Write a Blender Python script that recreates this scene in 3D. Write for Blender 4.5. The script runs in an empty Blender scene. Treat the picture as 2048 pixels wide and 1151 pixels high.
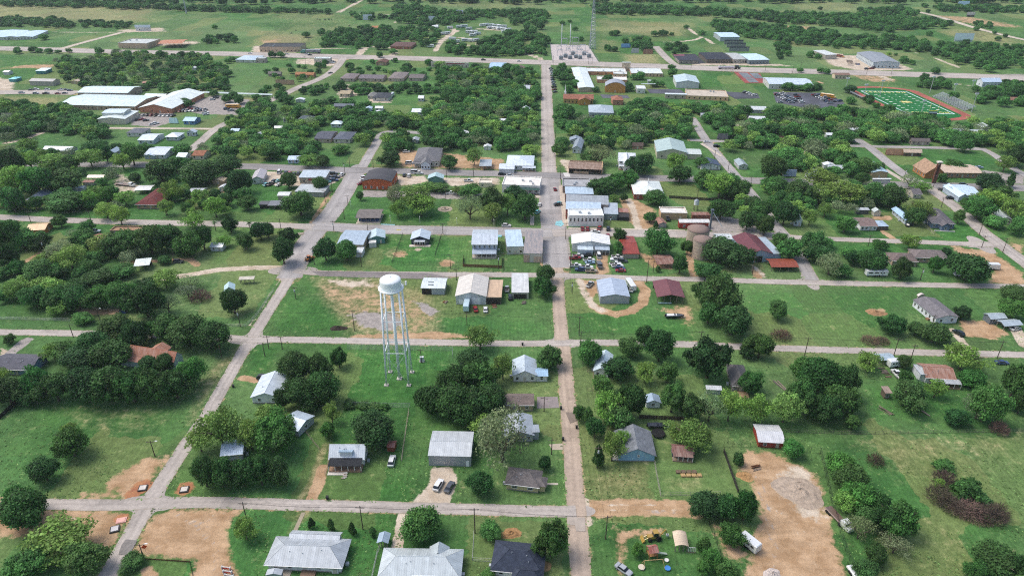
import bpy, math, random
import numpy as np
from math import sin, cos, tan, atan, atan2, radians, pi, sqrt
from mathutils import Vector
random.seed(7)
RNG = np.random.default_rng(7)
SC = bpy.context.scene
COL = SC.collection

# ------------------------------------------------------------------ camera, sky, sun, exposure
HC, FPX, CX, CY, PITCH = 150.0, 1420.0, 1024.0, 575.5, radians(28.8)
SP, CP = sin(PITCH), cos(PITCH)
cam = bpy.data.objects.new('camera', bpy.data.cameras.new('camera'))
COL.objects.link(cam)
cam.location = (0, 0, HC)
cam.rotation_euler = (pi/2 - PITCH, 0, 0)
cam.data.sensor_width = 36
cam.data.lens = FPX/2048*36
cam.data.clip_start = 1
cam.data.clip_end = 20000
SC.camera = cam
W = bpy.data.worlds.new('World'); SC.world = W; W.use_nodes = True
wn = W.node_tree.nodes; wl = W.node_tree.links
SUN_EL, SUN_AZ = radians(58), radians(-75)      # high sun behind thin cloud
sky = wn.new('ShaderNodeTexSky'); sky.sky_type = 'NISHITA'; sky.sun_disc = False
sky.sun_elevation = SUN_EL; sky.sun_rotation = SUN_AZ; sky.air_density = 1.0; sky.dust_density = 4.0; sky.ozone_density = 1.0
bg = wn['Background']; bg.inputs['Strength'].default_value = 0.15
wl.new(sky.outputs[0], bg.inputs[0])
sun = bpy.data.objects.new('sun', bpy.data.lights.new('sun', 'SUN')); COL.objects.link(sun)
sun.data.energy = 1.15; sun.data.angle = radians(26); sun.data.color = (1.0, 0.98, 0.95)
sd = Vector((sin(SUN_AZ)*cos(SUN_EL), cos(SUN_AZ)*cos(SUN_EL), sin(SUN_EL)))
sun.rotation_euler = sd.to_track_quat('Z', 'Y').to_euler()
sun.location = (-300, 0, 400)
vs = SC.view_settings
vs.view_transform = 'Standard'; vs.look = 'None'; vs.gamma = 1; vs.use_curve_mapping = False; vs.exposure = 0.54
SC.cycles.max_bounces = 5; SC.cycles.diffuse_bounces = 3; SC.cycles.glossy_bounces = 2; SC.cycles.transmission_bounces = 2
SC.cycles.transparent_max_bounces = 6; SC.cycles.caustics_reflective = False; SC.cycles.caustics_refractive = False
SC.cycles.volume_bounces = 1; SC.cycles.use_denoising = False; SC.cycles.pixel_filter_type = 'BLACKMAN_HARRIS'; SC.cycles.filter_width = 1.15
try: SC.cycles.denoiser = 'OPENIMAGEDENOISE'
except Exception: pass

# ------------------------------------------------------------------ survey: photo position -> metres on the flat town ground
def G(u, v, z=0.0):
    a = (u-CX)/FPX; b = (v-CY)/FPX
    t = (z-HC)/(-SP - b*CP)
    return (a*t, (CP - b*SP)*t)
def row(y, z):
    d = y*CP + (HC-z)*SP
    return CY + FPX*((HC-z)*CP - y*SP)/d
def sc(y, z=0.0):                      # photo pixels per metre at a place
    return FPX/(y*CP + (HC-z)*SP)
def zat(y, v):                         # height seen at photo row v above distance y
    return HC - y*tan(PITCH + atan((v-CY)/FPX))

def lin(c):
    if isinstance(c, str):
        c = c.lstrip('#'); c = [int(c[i:i+2], 16)/255 for i in (0, 2, 4)]
        return tuple(x/12.92 if x <= .04045 else ((x+.055)/1.055)**2.4 for x in c)
    return tuple(c)

# ------------------------------------------------------------------ materials
MATS = {}
class NT:
    def __init__(s, name):
        s.m = bpy.data.materials.new(name); s.m.use_nodes = True
        s.n = s.m.node_tree.nodes; s.l = s.m.node_tree.links
        s.b = s.n['Principled BSDF']; s.out = s.n['Material Output']
        MATS[name] = s.m
    def node(s, t, **k):
        x = s.n.new(t)
        for a, b in k.items(): setattr(x, a, b)
        return x
    def set(s, sock, val):
        if hasattr(val, 'default_value') or hasattr(val, 'is_linked'): s.l.new(val, sock)
        else: sock.default_value = val
    def noise(s, scale, vec=None, detail=4, rough=.55, dist=0):
        x = s.node('ShaderNodeTexNoise'); x.inputs['Scale'].default_value = scale
        x.inputs['Detail'].default_value = detail; x.inputs['Roughness'].default_value = rough; x.inputs['Distortion'].default_value = dist
        if vec is not None: s.l.new(vec, x.inputs['Vector'])
        return x.outputs['Fac']
    def math(s, op, a, b=0, clamp=False, c=None):
        x = s.node('ShaderNodeMath', operation=op); x.use_clamp = clamp
        s.set(x.inputs[0], a); s.set(x.inputs[1], b)
        if c is not None: x.inputs[2].default_value = c
        return x.outputs[0]
    def ramp(s, fac, lo, hi, a=0.0, b=1.0):
        x = s.node('ShaderNodeMapRange'); x.interpolation_type = 'SMOOTHSTEP'
        s.l.new(fac, x.inputs[0])
        for i, q in enumerate((lo, hi, a, b)): x.inputs[1+i].default_value = q
        return x.outputs[0]
    def mix(s, f, a, b, mode='MIX'):
        x = s.node('ShaderNodeMix', data_type='RGBA', blend_type=mode)
        s.set(x.inputs[0], f)
        for i, q in ((6, a), (7, b)):
            if isinstance(q, tuple): x.inputs[i].default_value = (*q[:3], 1)
            else: s.l.new(q, x.inputs[i])
        return x.outputs[2]
    def val(s, col, v):                     # multiply colour by value socket
        return s.mix(1.0, col, s.gray(v), 'MULTIPLY')
    def gray(s, v):
        x = s.node('ShaderNodeCombineColor'); 
        for i in range(3): s.l.new(v, x.inputs[i])
        return x.outputs[0]
    def ocol(s): return s.node('ShaderNodeObjectInfo').outputs['Color']
    def orand(s): return s.node('ShaderNodeObjectInfo').outputs['Random']
    def pos(s): return s.node('ShaderNodeNewGeometry').outputs['Position']
    def obj(s): return s.node('ShaderNodeTexCoord').outputs['Object']
    def uv(s): return s.node('ShaderNodeTexCoord').outputs['UV']
    def scale(s, vec, sx, sy, sz):
        x = s.node('ShaderNodeMapping'); s.l.new(vec, x.inputs[0]); x.inputs['Scale'].default_value = (sx, sy, sz); return x.outputs[0]
    def sep(s, vec):
        x = s.node('ShaderNodeSeparateXYZ'); s.l.new(vec, x.inputs[0]); return x.outputs
    def attr(s, name):
        x = s.node('ShaderNodeAttribute', attribute_name=name); return x
    def bump(s, h, strength=.3, dist=.05):
        x = s.node('ShaderNodeBump'); x.inputs['Strength'].default_value = strength; x.inputs['Distance'].default_value = dist
        s.l.new(h, x.inputs['Height']); s.l.new(x.outputs[0], s.b.inputs['Normal'])
    def fin(s, col=None, rough=.8, metal=0.0, spec=.3):
        if col is not None:
            if isinstance(col, tuple): s.b.inputs['Base Color'].default_value = (*col[:3], 1)
            else: s.l.new(col, s.b.inputs['Base Color'])
        s.set(s.b.inputs['Roughness'], rough); s.set(s.b.inputs['Metallic'], metal)
        s.b.inputs['Specular IOR Level'].default_value = spec
        return s.m

def mk_materials():
    # metal roof: seams along the slope (u = along the eave in m, v = up the slope in m)
    t = NT('metal_roof'); uv = t.uv(); u = t.sep(uv)
    seam = t.math('PINGPONG', u[0], .3); seam = t.ramp(seam, 0, .05, .62, 1)
    band = t.math('SNAP', t.math('ADD', u[0], 0.0), .9); 
    vecb = t.node('ShaderNodeCombineXYZ'); t.l.new(band, vecb.inputs[0]); 
    wn_ = t.node('ShaderNodeTexWhiteNoise'); t.l.new(vecb.outputs[0], wn_.inputs[0])
    pan = t.math('MULTIPLY_ADD', wn_.outputs[0], .12, c=.92)
    streak = t.ramp(t.noise(1.0, t.scale(uv, 2.2, .12, 1), 5), .3, .75, .88, 1.04)
    blot = t.ramp(t.noise(.35, uv, 4), .25, .75, .84, 1.08)
    c = t.val(t.val(t.val(t.val(t.mix(1, t.ocol(), (1.14, 1.14, 1.14), 'MULTIPLY'), seam), streak), blot), pan)
    rust = t.ramp(t.noise(.6, t.scale(uv, 1, .4, 1), 6, .65), .63, .76)
    c = t.mix(t.math('MULTIPLY', rust, .45), c, lin('#8a6350'))
    t.fin(c, .42, .12, .4); t.bump(seam, .5, .04)
    # rusty metal roof
    t = NT('rusty_roof'); uv = t.uv(); u = t.sep(uv)
    seam = t.ramp(t.math('PINGPONG', u[0], .33), 0, .06, .6, 1)
    n = t.ramp(t.noise(.5, t.scale(uv, 1.6, .35, 1), 7, .68), .3, .7)
    c = t.mix(n, t.val(t.ocol(), t.ramp(t.noise(2.2, uv, 5), .3, .7, .55, 1.25)), t.mix(.55, t.ocol(), lin('#b9a79c')))
    t.fin(t.val(c, seam), .8, 0, .2); t.bump(seam, .5, .04)
    # shingles
    t = NT('shingle_roof'); uv = t.uv()
    br = t.node('ShaderNodeTexBrick'); t.l.new(uv, br.inputs['Vector']); br.inputs['Scale'].default_value = 1
    br.inputs['Brick Width'].default_value = .5; br.inputs['Row Height'].default_value = .22; br.inputs['Mortar Size'].default_value = .012
    br.inputs['Color1'].default_value = (.8, .8, .8, 1); br.inputs['Color2'].default_value = (1.12, 1.12, 1.12, 1); br.inputs['Mortar'].default_value = (.55, .55, .55, 1)
    c = t.mix(1, t.ocol(), br.outputs[0], 'MULTIPLY'); c = t.val(c, t.ramp(t.noise(.45, uv, 5, .65), .25, .75, .72, 1.18)); c = t.val(c, t.ramp(t.noise(6, uv, 2), .3, .7, .85, 1.12))
    t.fin(c, .92, 0, .2)
    # flat roof membrane
    t = NT('flat_roof'); uv = t.uv()
    c = t.val(t.ocol(), t.ramp(t.noise(.22, uv, 6, .65), .3, .72, .74, 1.08)); c = t.val(c, t.ramp(t.noise(2.5, uv, 3), .3, .7, .9, 1.06))
    sm = t.ramp(t.math('PINGPONG', t.sep(uv)[1], .9), 0, .05, .8, 1); t.fin(t.val(c, sm), .7, 0, .25)
    # walls
    t = NT('siding'); p = t.obj(); z = t.sep(p)[2]
    ln = t.ramp(t.math('PINGPONG', z, .1), 0, .03, .72, 1)
    c = t.val(t.val(t.ocol(), ln), t.ramp(t.noise(.5, p, 5), .2, .8, .82, 1.05))
    st = t.ramp(t.noise(1, t.scale(p, 1.5, 1.5, .15), 4), .45, .8, 0, .35); c = t.mix(st, c, lin('#6f6a5e'))
    t.fin(c, .75, 0, .25); t.bump(ln, .4, .03)
    t = NT('metal_wall'); p = t.obj(); q = t.sep(p); xy = t.math('ADD', q[0], q[1])
    ln = t.ramp(t.math('PINGPONG', xy, .28), 0, .06, .75, 1)
    c = t.val(t.val(t.ocol(), ln), t.ramp(t.noise(.4, t.scale(p, 1, 1, .3), 5), .25, .8, .8, 1.06))
    t.fin(c, .5, .1, .4); t.bump(ln, .4, .04)
    t = NT('brick'); p = t.obj(); q = t.sep(p); cx = t.node('ShaderNodeCombineXYZ'); t.l.new(t.math('ADD', q[0], q[1]), cx.inputs[0]); t.l.new(q[2], cx.inputs[1])
    br = t.node('ShaderNodeTexBrick'); t.l.new(cx.outputs[0], br.inputs['Vector']); br.inputs['Scale'].default_value = 1; br.inputs['Brick Width'].default_value = .3; br.inputs['Row Height'].default_value = .1; br.inputs['Mortar Size'].default_value = .008
    br.inputs['Color1'].default_value = (.75, .75, .75, 1); br.inputs['Color2'].default_value = (1.15, 1.15, 1.15, 1); br.inputs['Mortar'].default_value = (1.1, 1.1, 1.1, 1)
    c = t.val(t.mix(1, t.ocol(), br.outputs[0], 'MULTIPLY'), t.ramp(t.noise(.5, p, 5), .25, .75, .75, 1.12)); t.fin(c, .9, 0, .2)
    t = NT('stucco'); p = t.obj(); c = t.val(t.ocol(), t.ramp(t.noise(.6, p, 6, .65), .25, .75, .78, 1.06)); t.fin(c, .9, 0, .2)
    t = NT('paint'); p = t.obj(); c = t.val(t.ocol(), t.ramp(t.noise(.9, p, 4), .25, .75, .88, 1.05)); t.fin(c, .55, 0, .35)
    t = NT('car_paint'); t.fin(t.ocol(), .28, .1, .5); t.b.inputs['Coat Weight'].default_value = .5
    t = NT('glass_dark'); t.fin(lin('#20262c'), .12, 0, .6)
    t = NT('rubber'); t.fin(lin('#1c1c1d'), .85)
    t = NT('steel'); t.fin(lin('#b6bcc0'), .5, .4, .4)
    t = NT('dark_interior'); t.fin(lin('#35322e'), .9)  # flat dark colour, also paints in the shade behind openings
    t = NT('wood'); p = t.obj(); c = t.val(t.ocol(), t.ramp(t.noise(1.2, t.scale(p, 3, 3, .4), 5), .25, .75, .65, 1.15)); t.fin(c, .85, 0, .2)
    t = NT('pole_wood'); p = t.obj(); c = t.val(t.ocol(), t.ramp(t.noise(3, p, 4), .25, .75, .7, 1.2)); t.fin(c, .9, 0, .2)
    t = NT('concrete'); p = t.pos(); c = t.val(t.ocol(), t.ramp(t.noise(.35, p, 7, .65), .25, .75, .8, 1.1)); t.fin(c, .9, 0, .2)
    # bark / leaves
    t = NT('bark'); p = t.obj(); t.fin(t.mix(t.ramp(t.noise(4, p, 5), .3, .7), lin('#4a4038'), lin('#7d7166')), .95, 0, .15)
    for nm, tr in (('leaf', .28), ('leaf_sparse', .32)):
        t = NT(nm); a = t.attr('tint'); oc = t.ocol(); r = t.orand()
        c = t.val(oc, t.math('MULTIPLY_ADD', a.outputs['Fac'], 1.25, c=.4))      # each clump its own green; inner cores darkened, shade put into the colour
        c = t.mix(t.math('MULTIPLY', r, .35), c, t.val(t.mix(.5, c, lin('#7f8f4a'), 'MIX'), t.math('ADD', r, .15)))
        t.fin(c, .65, 0, .25)
        tb = t.node('ShaderNodeBsdfTranslucent'); t.l.new(c, tb.inputs[0])
        ms = t.node('ShaderNodeMixShader'); ms.inputs[0].default_value = tr
        t.l.new(t.b.outputs[0], ms.inputs[1]); t.l.new(tb.outputs[0], ms.inputs[2]); t.l.new(ms.outputs[0], t.out.inputs[0])
    t = NT('twig'); a = t.attr('tint'); t.fin(t.val(t.ocol(), t.math('MULTIPLY_ADD', a.outputs['Fac'], .7, c=.6)), .95, 0, .1)
    # road: uv.x across 0..1, uv.y along in metres
    t = NT('road'); p = t.pos(); uv = t.sep(t.uv())
    x2 = t.math('ABSOLUTE', t.math('SUBTRACT', uv[0], .5))
    track = t.ramp(t.math('ABSOLUTE', t.math('SUBTRACT', x2, .2)), 0, .16, 1.06, .97)
    edge = t.ramp(x2, .34, .5, 0, .55)
    c = t.val(t.ocol(), t.ramp(t.noise(.05, p, 6, .6), .3, .7, .86, 1.1)); c = t.val(c, t.ramp(t.noise(.8, p, 6, .7), .3, .7, .88, 1.1))
    c = t.val(c, t.ramp(t.noise(.6, t.scale(t.uv(), 10, .03, 1), 4), .3, .7, .94, 1.05)); c = t.val(c, track)
    vor = t.node('ShaderNodeTexVoronoi', feature='DISTANCE_TO_EDGE'); vor.inputs['Scale'].default_value = .16
    wv = t.node('ShaderNodeVectorMath', operation='ADD'); t.l.new(p, wv.inputs[0]); nz = t.node('ShaderNodeTexNoise'); nz.inputs['Scale'].default_value = .3; nz.inputs['Detail'].default_value = 4; t.l.new(p, nz.inputs['Vector'])
    sv = t.node('ShaderNodeVectorMath', operation='SCALE'); t.l.new(nz.outputs['Color'], sv.inputs[0]); sv.inputs['Scale'].default_value = 6; t.l.new(sv.outputs[0], wv.inputs[1]); t.l.new(wv.outputs[0], vor.inputs['Vector'])
    c = t.val(c, t.ramp(vor.outputs[0], 0, .012, .86, 1))
    pv_ = t.node('ShaderNodeCombineXYZ'); t.l.new(t.math('SNAP', uv[0], .5), pv_.inputs[0]); t.l.new(t.math('SNAP', uv[1], 7.0), pv_.inputs[1]); pw = t.node('ShaderNodeTexWhiteNoise'); t.l.new(pv_.outputs[0], pw.inputs[0])
    c = t.val(c, t.ramp(pw.outputs[0], .86, .9, 1.0, .86)); c = t.val(c, t.ramp(t.noise(.22, p, 5, .7), .56, .7, 1.0, .84)); c = t.val(c, t.ramp(x2, 0, .06, .95, 1.0))
    ed = t.math('MULTIPLY', edge, t.ramp(t.noise(.5, p, 5), .35, .65)); c = t.mix(ed, c, lin('#93866f'))
    t.fin(c, .9, 0, .25)
    t = NT('asphalt'); p = t.pos(); c = t.val(t.ocol(), t.ramp(t.noise(.08, p, 6), .3, .7, .75, 1.25)); c = t.val(c, t.ramp(t.noise(1.2, p, 5), .3, .7, .85, 1.12)); t.fin(c, .9, 0, .25)
    # ground
    t = NT('ground'); p = t.pos()
    n1 = t.noise(.012, p, 5, .6); n2 = t.noise(.07, p, 6, .65); n3 = t.noise(.45, p, 6, .7); n4 = t.noise(2.2, p, 4, .7)
    n5 = t.noise(.004, p, 3, .5); n6 = t.noise(.16, p, 6, .7)
    g = t.mix(t.ramp(n2, .3, .7), lin('#345a2d'), lin('#4b753b'))
    g = t.mix(t.ramp(n1, .42, .68, 0, .7), g, lin('#62784c'))
    g = t.mix(t.ramp(n5, .45, .65, 0, .5), g, lin('#72855a'))
    A = t.attr('m1'); Bm = t.attr('m2'); a = t.sep(A.outputs['Color']); b = t.sep(Bm.outputs['Color'])
    nz_ = t.math('ADD', t.math('MULTIPLY', t.math('SUBTRACT', n3, .5), 1.0), t.math('MULTIPLY', t.math('SUBTRACT', n6, .5), 1.0))
    def msk(ch, lo=.36, hi=.64): return t.ramp(t.math('ADD', ch, nz_), lo, hi)
    g = t.mix(t.math('MULTIPLY', msk(b[1], .15, 1.0), .85), g, t.mix(t.ramp(n6, .35, .65), lin('#33602c'), lin('#4a783a')))
    bare = t.ramp(t.math('ADD', n6, t.math('MULTIPLY', t.math('SUBTRACT', n3, .5), .7)), .58, .8, 0, .7)
    dry = t.math('ADD', t.math('MULTIPLY', msk(b[0], .2, 1.0), .85), t.math('MULTIPLY', bare, t.ramp(n1, .35, .6, .35, 1)), True)
    g = t.mix(dry, g, t.mix(t.ramp(n3, .35, .65), lin('#857f58'), lin('#9d9470')))
    yv = t.node('ShaderNodeTexVoronoi', distance='CHEBYCHEV'); yv.inputs['Scale'].default_value = 1.0; yv.inputs['Randomness'].default_value = .5; wob = t.node('ShaderNodeVectorMath', operation='MULTIPLY_ADD'); nzv = t.node('ShaderNodeTexNoise'); nzv.inputs['Scale'].default_value = .25; nzv.inputs['Detail'].default_value = 4; t.l.new(p, nzv.inputs['Vector']); t.l.new(nzv.outputs['Color'], wob.inputs[0]); wob.inputs[1].default_value = (5, 5, 0); t.l.new(p, wob.inputs[2]); t.l.new(t.scale(wob.outputs[0], .04, .027, 0), yv.inputs['Vector']); yc = t.sep(yv.outputs['Color'])
    g = t.val(g, t.ramp(yc[0], 0, 1, .86, 1.12)); g = t.mix(t.ramp(yc[1], .45, 1, 0, .4), g, lin('#8b8a5a')); g = t.mix(t.ramp(yc[2], .5, 1, 0, .25), g, lin('#3f6f3c'))
    px_ = t.sep(p); mow = t.math('SINE', t.math('MULTIPLY', t.math('ADD', px_[0], t.math('MULTIPLY', n3, .8)), 4.2)); g = t.val(g, t.math('MULTIPLY_ADD', t.math('MULTIPLY', mow, t.ramp(yc[2], .4, .6)), .07, c=1.0))
    dk = t.ramp(t.noise(.3, p, 5, .7), .56, .72, 0, .55); g = t.mix(dk, g, lin('#2d4a24'))
    g = t.val(g, t.ramp(n4, .25, .75, .74, 1.24)); g = t.val(g, t.ramp(n3, .25, .75, .72, 1.26))
    trk = t.noise(.25, t.scale(p, .35, 1.6, 1), 5, .6)
    d = t.mix(t.ramp(n6, .35, .65), lin('#9b7e5f'), lin('#b89c7d')); d = t.val(d, t.ramp(n4, .3, .7, .9, 1.08)); d = t.val(d, t.ramp(trk, .3, .7, .88, 1.1))
    pl = t.mix(t.ramp(n6, .35, .65), lin('#ab9c88'), lin('#c9bcaa')); pl = t.val(pl, t.ramp(n4, .3, .7, .86, 1.08))
    rd = t.mix(t.ramp(n3, .35, .65), lin('#96634a'), lin('#a97c58'))
    gr = t.mix(t.ramp(n3, .35, .65), lin('#857f7a'), lin('#a39c96'))
    g = t.mix(msk(a[0]), g, d); g = t.mix(msk(b[2]), g, gr); g = t.mix(msk(a[2]), g, rd); g = t.mix(msk(a[1]), g, pl)
    t.fin(g, .95, 0, .12); hh = t.math('ADD', t.math('MULTIPLY', n4, .5), n3); t.bump(hh, .5, .35)
    # sports ground and odds
    t = NT('turf'); p = t.obj(); c = t.val(t.ocol(), t.ramp(t.noise(.3, t.pos(), 4), .3, .7, .88, 1.1)); t.fin(c, .9, 0, .15)
    t = NT('tower_paint'); p = t.obj(); c = t.val(lin('#eff5f5'), t.ramp(t.noise(.25, t.scale(p, 1, 1, .4), 5), .25, .75, .88, 1.04)); t.fin(c, .45, 0, .4)
    t = NT('pile'); p = t.pos(); c = t.val(t.ocol(), t.ramp(t.noise(.7, p, 7, .7), .3, .7, .75, 1.2)); t.fin(c, .95, 0, .1); t.bump(t.noise(1.5, p, 6), .8, .3)
mk_materials()

# ------------------------------------------------------------------ mesh builder
class MB:
    def __init__(s): s.v = []; s.f = []; s.uv = []; s.mi = []
    def face(s, pts, uv=None, mi=0):
        i = len(s.v); s.v += [tuple(p) for p in pts]; s.f.append(tuple(range(i, i+len(pts))))
        s.uv.append(uv or [(0, 0)]*len(pts)); s.mi.append(mi)
    def box(s, x0, x1, y0, y1, z0, z1, mi=0, top=True, bot=True):
        a = (x0, y0, z0); b = (x1, y0, z0); c = (x1, y1, z0); d = (x0, y1, z0)
        e = (x0, y0, z1); f = (x1, y0, z1); g = (x1, y1, z1); h = (x0, y1, z1)
        i = len(s.v); s.v += [a, b, c, d, e, f, g, h]
        fs = [(0, 1, 5, 4), (1, 2, 6, 5), (2, 3, 7, 6), (3, 0, 4, 7)]
        if top: fs.append((4, 5, 6, 7))
        if bot: fs.append((3, 2, 1, 0))
        for q in fs:
            s.f.append(tuple(i+k for k in q)); s.mi.append(mi)
            s.uv.append([(s.v[i+k][0], s.v[i+k][1]) for k in q])
        return s
    def hull8(s, p, mi=0):               # 8 points: bottom ring then top ring
        i = len(s.v); s.v += [tuple(q) for q in p]
        for q in [(0, 1, 5, 4), (1, 2, 6, 5), (2, 3, 7, 6), (3, 0, 4, 7), (4, 5, 6, 7), (3, 2, 1, 0)]:
            s.f.append(tuple(i+k for k in q)); s.mi.append(mi); s.uv.append([(0, 0)]*4)
        return s
    def tube(s, p0, p1, r0, r1=None, n=8, mi=0, caps=True):
        r1 = r0 if r1 is None else r1
        p0 = Vector(p0); p1 = Vector(p1); d = (p1-p0).normalized()
        a = d.cross(Vector((0, 0, 1)) if abs(d.z) < .9 else Vector((1, 0, 0))).normalized(); b = d.cross(a)
        i = len(s.v)
        for p, r in ((p0, r0), (p1, r1)):
            for k in range(n):
                t = 2*pi*k/n; s.v.append(tuple(p + a*r*cos(t) + b*r*sin(t)))
        for k in range(n):
            q = (i+k, i+(k+1) % n, i+n+(k+1) % n, i+n+k); s.f.append(q); s.mi.append(mi); s.uv.append([(0, 0)]*4)
        if caps:
            s.f.append(tuple(i+n+k for k in range(n))); s.mi.append(mi); s.uv.append([(0, 0)]*n)
            s.f.append(tuple(i+k for k in reversed(range(n)))); s.mi.append(mi); s.uv.append([(0, 0)]*n)
        return s
    def lathe(s, prof, n=20, mi=0, c=(0, 0)):   # prof: (r, z)
        i = len(s.v)
        for r, z in prof:
            for k in range(n): s.v.append((c[0]+r*cos(2*pi*k/n), c[1]+r*sin(2*pi*k/n), z))
        for j in range(len(prof)-1):
            for k in range(n):
                s.f.append((i+j*n+k, i+j*n+(k+1) % n, i+(j+1)*n+(k+1) % n, i+(j+1)*n+k)); s.mi.append(mi); s.uv.append([(0, 0)]*4)
        return s
    def mesh(s, name, mats, smooth=False):
        m = bpy.data.meshes.new(name); m.from_pydata(s.v, [], s.f)
        for q in (mats if isinstance(mats, (list, tuple)) else [mats]): m.materials.append(MATS[q])
        ul = m.uv_layers.new(name='UVMap')
        ul.data.foreach_set('uv', np.array([c for f in s.uv for p in f for c in p], dtype=np.float32))
        m.polygons.foreach_set('material_index', np.array(s.mi, dtype=np.int32))
        if smooth: m.polygons.foreach_set('use_smooth', np.ones(len(s.f), dtype=bool))
        m.update(); return m
    def build(s, name, mats, parent=None, color=None, smooth=False):
        return link(name, s.mesh(name, mats, smooth), parent, color)
def link(name, mesh, parent=None, color=None):
    o = bpy.data.objects.new(name, mesh); COL.objects.link(o)
    if parent is not None: o.parent = parent
    if color is not None: o.color = (*lin(color)[:3], 1)
    return o
def empty(name, loc, rz=0.0):
    o = bpy.data.objects.new(name, None); COL.objects.link(o); o.location = loc; o.rotation_euler = (0, 0, rz); o.empty_display_size = .5; return o
def tag(o, label=None, cat=None, group=None, kind=None):
    if label: o['label'] = label
    if cat: o['category'] = cat
    if group: o['group'] = group
    if kind: o['kind'] = kind
    return o
KIDS = {}
def copy_tree(root, loc, rz=0.0, scale=None, color=None, label=None, group=None):
    if root not in KIDS: KIDS[root] = [(c, list(c.children)) for c in root.children]
    r = root.copy(); COL.objects.link(r); r.location = loc; r.rotation_euler = (0, 0, rz)
    if scale: r.scale = scale
    if color is not None and r.type == 'MESH': r.color = (*lin(color), 1)
    for c, gs in KIDS[root]:
        d = c.copy(); COL.objects.link(d); d.parent = r
        if color is not None and c.get('painted'): d.color = (*lin(color), 1)
        for g in gs:
            e = g.copy(); COL.objects.link(e); e.parent = d
    if label: r['label'] = label
    if group: r['group'] = group
    return r

# ------------------------------------------------------------------ roads (photo positions along the centre line, width in metres, colour)
C_CHIP, C_TAN, C_GREY, C_DARK, C_PALE = '#aaa29a', '#ad9c8b', '#a09c99', '#8b8886', '#b9ae9e'
ROADS = [
 ('road', 'main', [(1174,1240),(1163,1151),(1152,1010),(1141,863),(1129,726),(1121,660),(1116,576),(1114,515)], 5.4, C_TAN),
 ('road', 'downtown', [(1115,535),(1110,470),(1101,400),(1098,350)], 13.5, C_GREY),
 ('road', 'north', [(1098,352),(1097,300),(1094,225),(1092,126)], 9.5, C_CHIP),
 ('road', 'left', [(160,1240),(215,1151),(255,1080),(297,1005),(345,930),(395,855),(417,826),(460,748),(500,680),(545,610),(575,563),(590,538)], 4.9, C_CHIP),
 ('road', 'left2', [(578,556),(603,503),(625,470),(651,440),(668,418),(687,388),(714,342)], 11.5, C_GREY),
 ('road', 'left3', [(722,338),(737,312),(752,288),(764,264),(800,263),(842,266)], 6.5, C_GREY),
 ('road', 'side1', [(0,1004),(90,1007),(177,1009),(265,1009),(310,1006),(354,1004),(430,1004),(512,1007),(762,1013),(1024,1020),(1099,1022),(1152,1022)], 4.3, C_CHIP),
 ('road', 'side2', [(-60,663),(0,664),(150,666),(300,669),(458,675),(500,680),(550,678),(687,681),(912,685),(1039,687),(1120,686),(1199,684),(1374,688),(1461,692),(1553,696),(1786,703),(2048,709),(2110,711)], 4.4, C_CHIP),
 ('road', 'side3', [(590,540),(625,546),(737,547),(912,549),(1024,549),(1112,551),(1180,552),(1274,557),(1399,558),(1536,563),(1761,568),(2048,573),(2110,575)], 4.8, C_CHIP),
 ('road', 'side4', [(-60,432),(0,434),(90,439),(175,442),(350,446),(512,449),(600,452),(640,455)], 7.0, C_CHIP),
 ('road', 'side4b', [(628,452),(687,455),(737,458),(887,461),(1024,463),(1105,467)], 11.0, C_GREY),
 ('road', 'side4c', [(1105,466),(1180,464),(1249,466),(1361,468),(1470,472),(1560,472)], 9.0, C_CHIP),
 ('road', 'side4d', [(1545,470),(1586,474),(1648,478),(1798,482),(1961,489),(1990,490)], 5.2, C_CHIP),
 ('road', 'business', [(-60,325),(160,329),(262,329),(387,331),(524,333),(662,340),(762,341),(937,346),(1024,348),(1149,353),(1299,356),(1499,361),(1561,363),(1861,371),(1948,373),(2048,376),(2110,378)], 11.0, C_DARK),
 ('road', 'mid_street', [(1384,236),(1410,278),(1430,303),(1460,338),(1499,383),(1520,410),(1546,446),(1568,470),(1598,513),(1624,560)], 6.5, C_GREY),
 ('road', 'back_street', [(1380,280),(1500,285),(1600,288),(1735,293),(1860,295),(1975,299)], 5.5, C_GREY),
 ('road', 'east_street', [(1712,278),(1735,292),(1756,308),(1786,333),(1815,354),(1845,371)], 7.0, C_GREY),
 ('road', 'east_street2', [(1850,370),(1900,405),(1936,435),(1961,460),(2000,488),(2033,513),(2090,556)], 7.5, C_CHIP),
 ('road', 'far_east', [(1945,296),(1975,300),(2023,335),(2060,356)], 5.5, C_GREY),
 ('highway', 'highway', [(-120,94),(0,97),(120,100),(225,104),(425,107),(512,109),(687,114),(837,117),(1024,123),(1149,127),(1299,132),(1449,138),(1536,141),(1661,144),(1823,149),(1940,152),(2048,157),(2160,162)], 24.0, C_CHIP),
 ('road', 'school_street', [(505,216),(562,192),(595,175),(642,158),(672,138),(688,114)], 8.5, C_CHIP),
 ('road', 'school_street2', [(378,302),(400,285),(428,258),(470,238)], 7.0, C_CHIP),
 ('road', 'lane', [(195,256),(300,257),(428,258)], 4.5, C_PALE),
 ('road', 'school_road', [(-40,186),(0,185),(70,184),(155,186)], 15, C_CHIP),
 ('road', 'farm_road', [(122,98),(175,83),(245,65)], 8, C_PALE),
 ('road', 'ranch_road', [(1360,137),(1336,120),(1311,93)], 8.5, C_CHIP),
 ('track', 'ridge_road', [(1826,22),(1873,32),(1961,60),(2048,80),(2120,95)], 9, C_PALE),
]
ROADPTS = {}
ROADSEG = []
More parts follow.
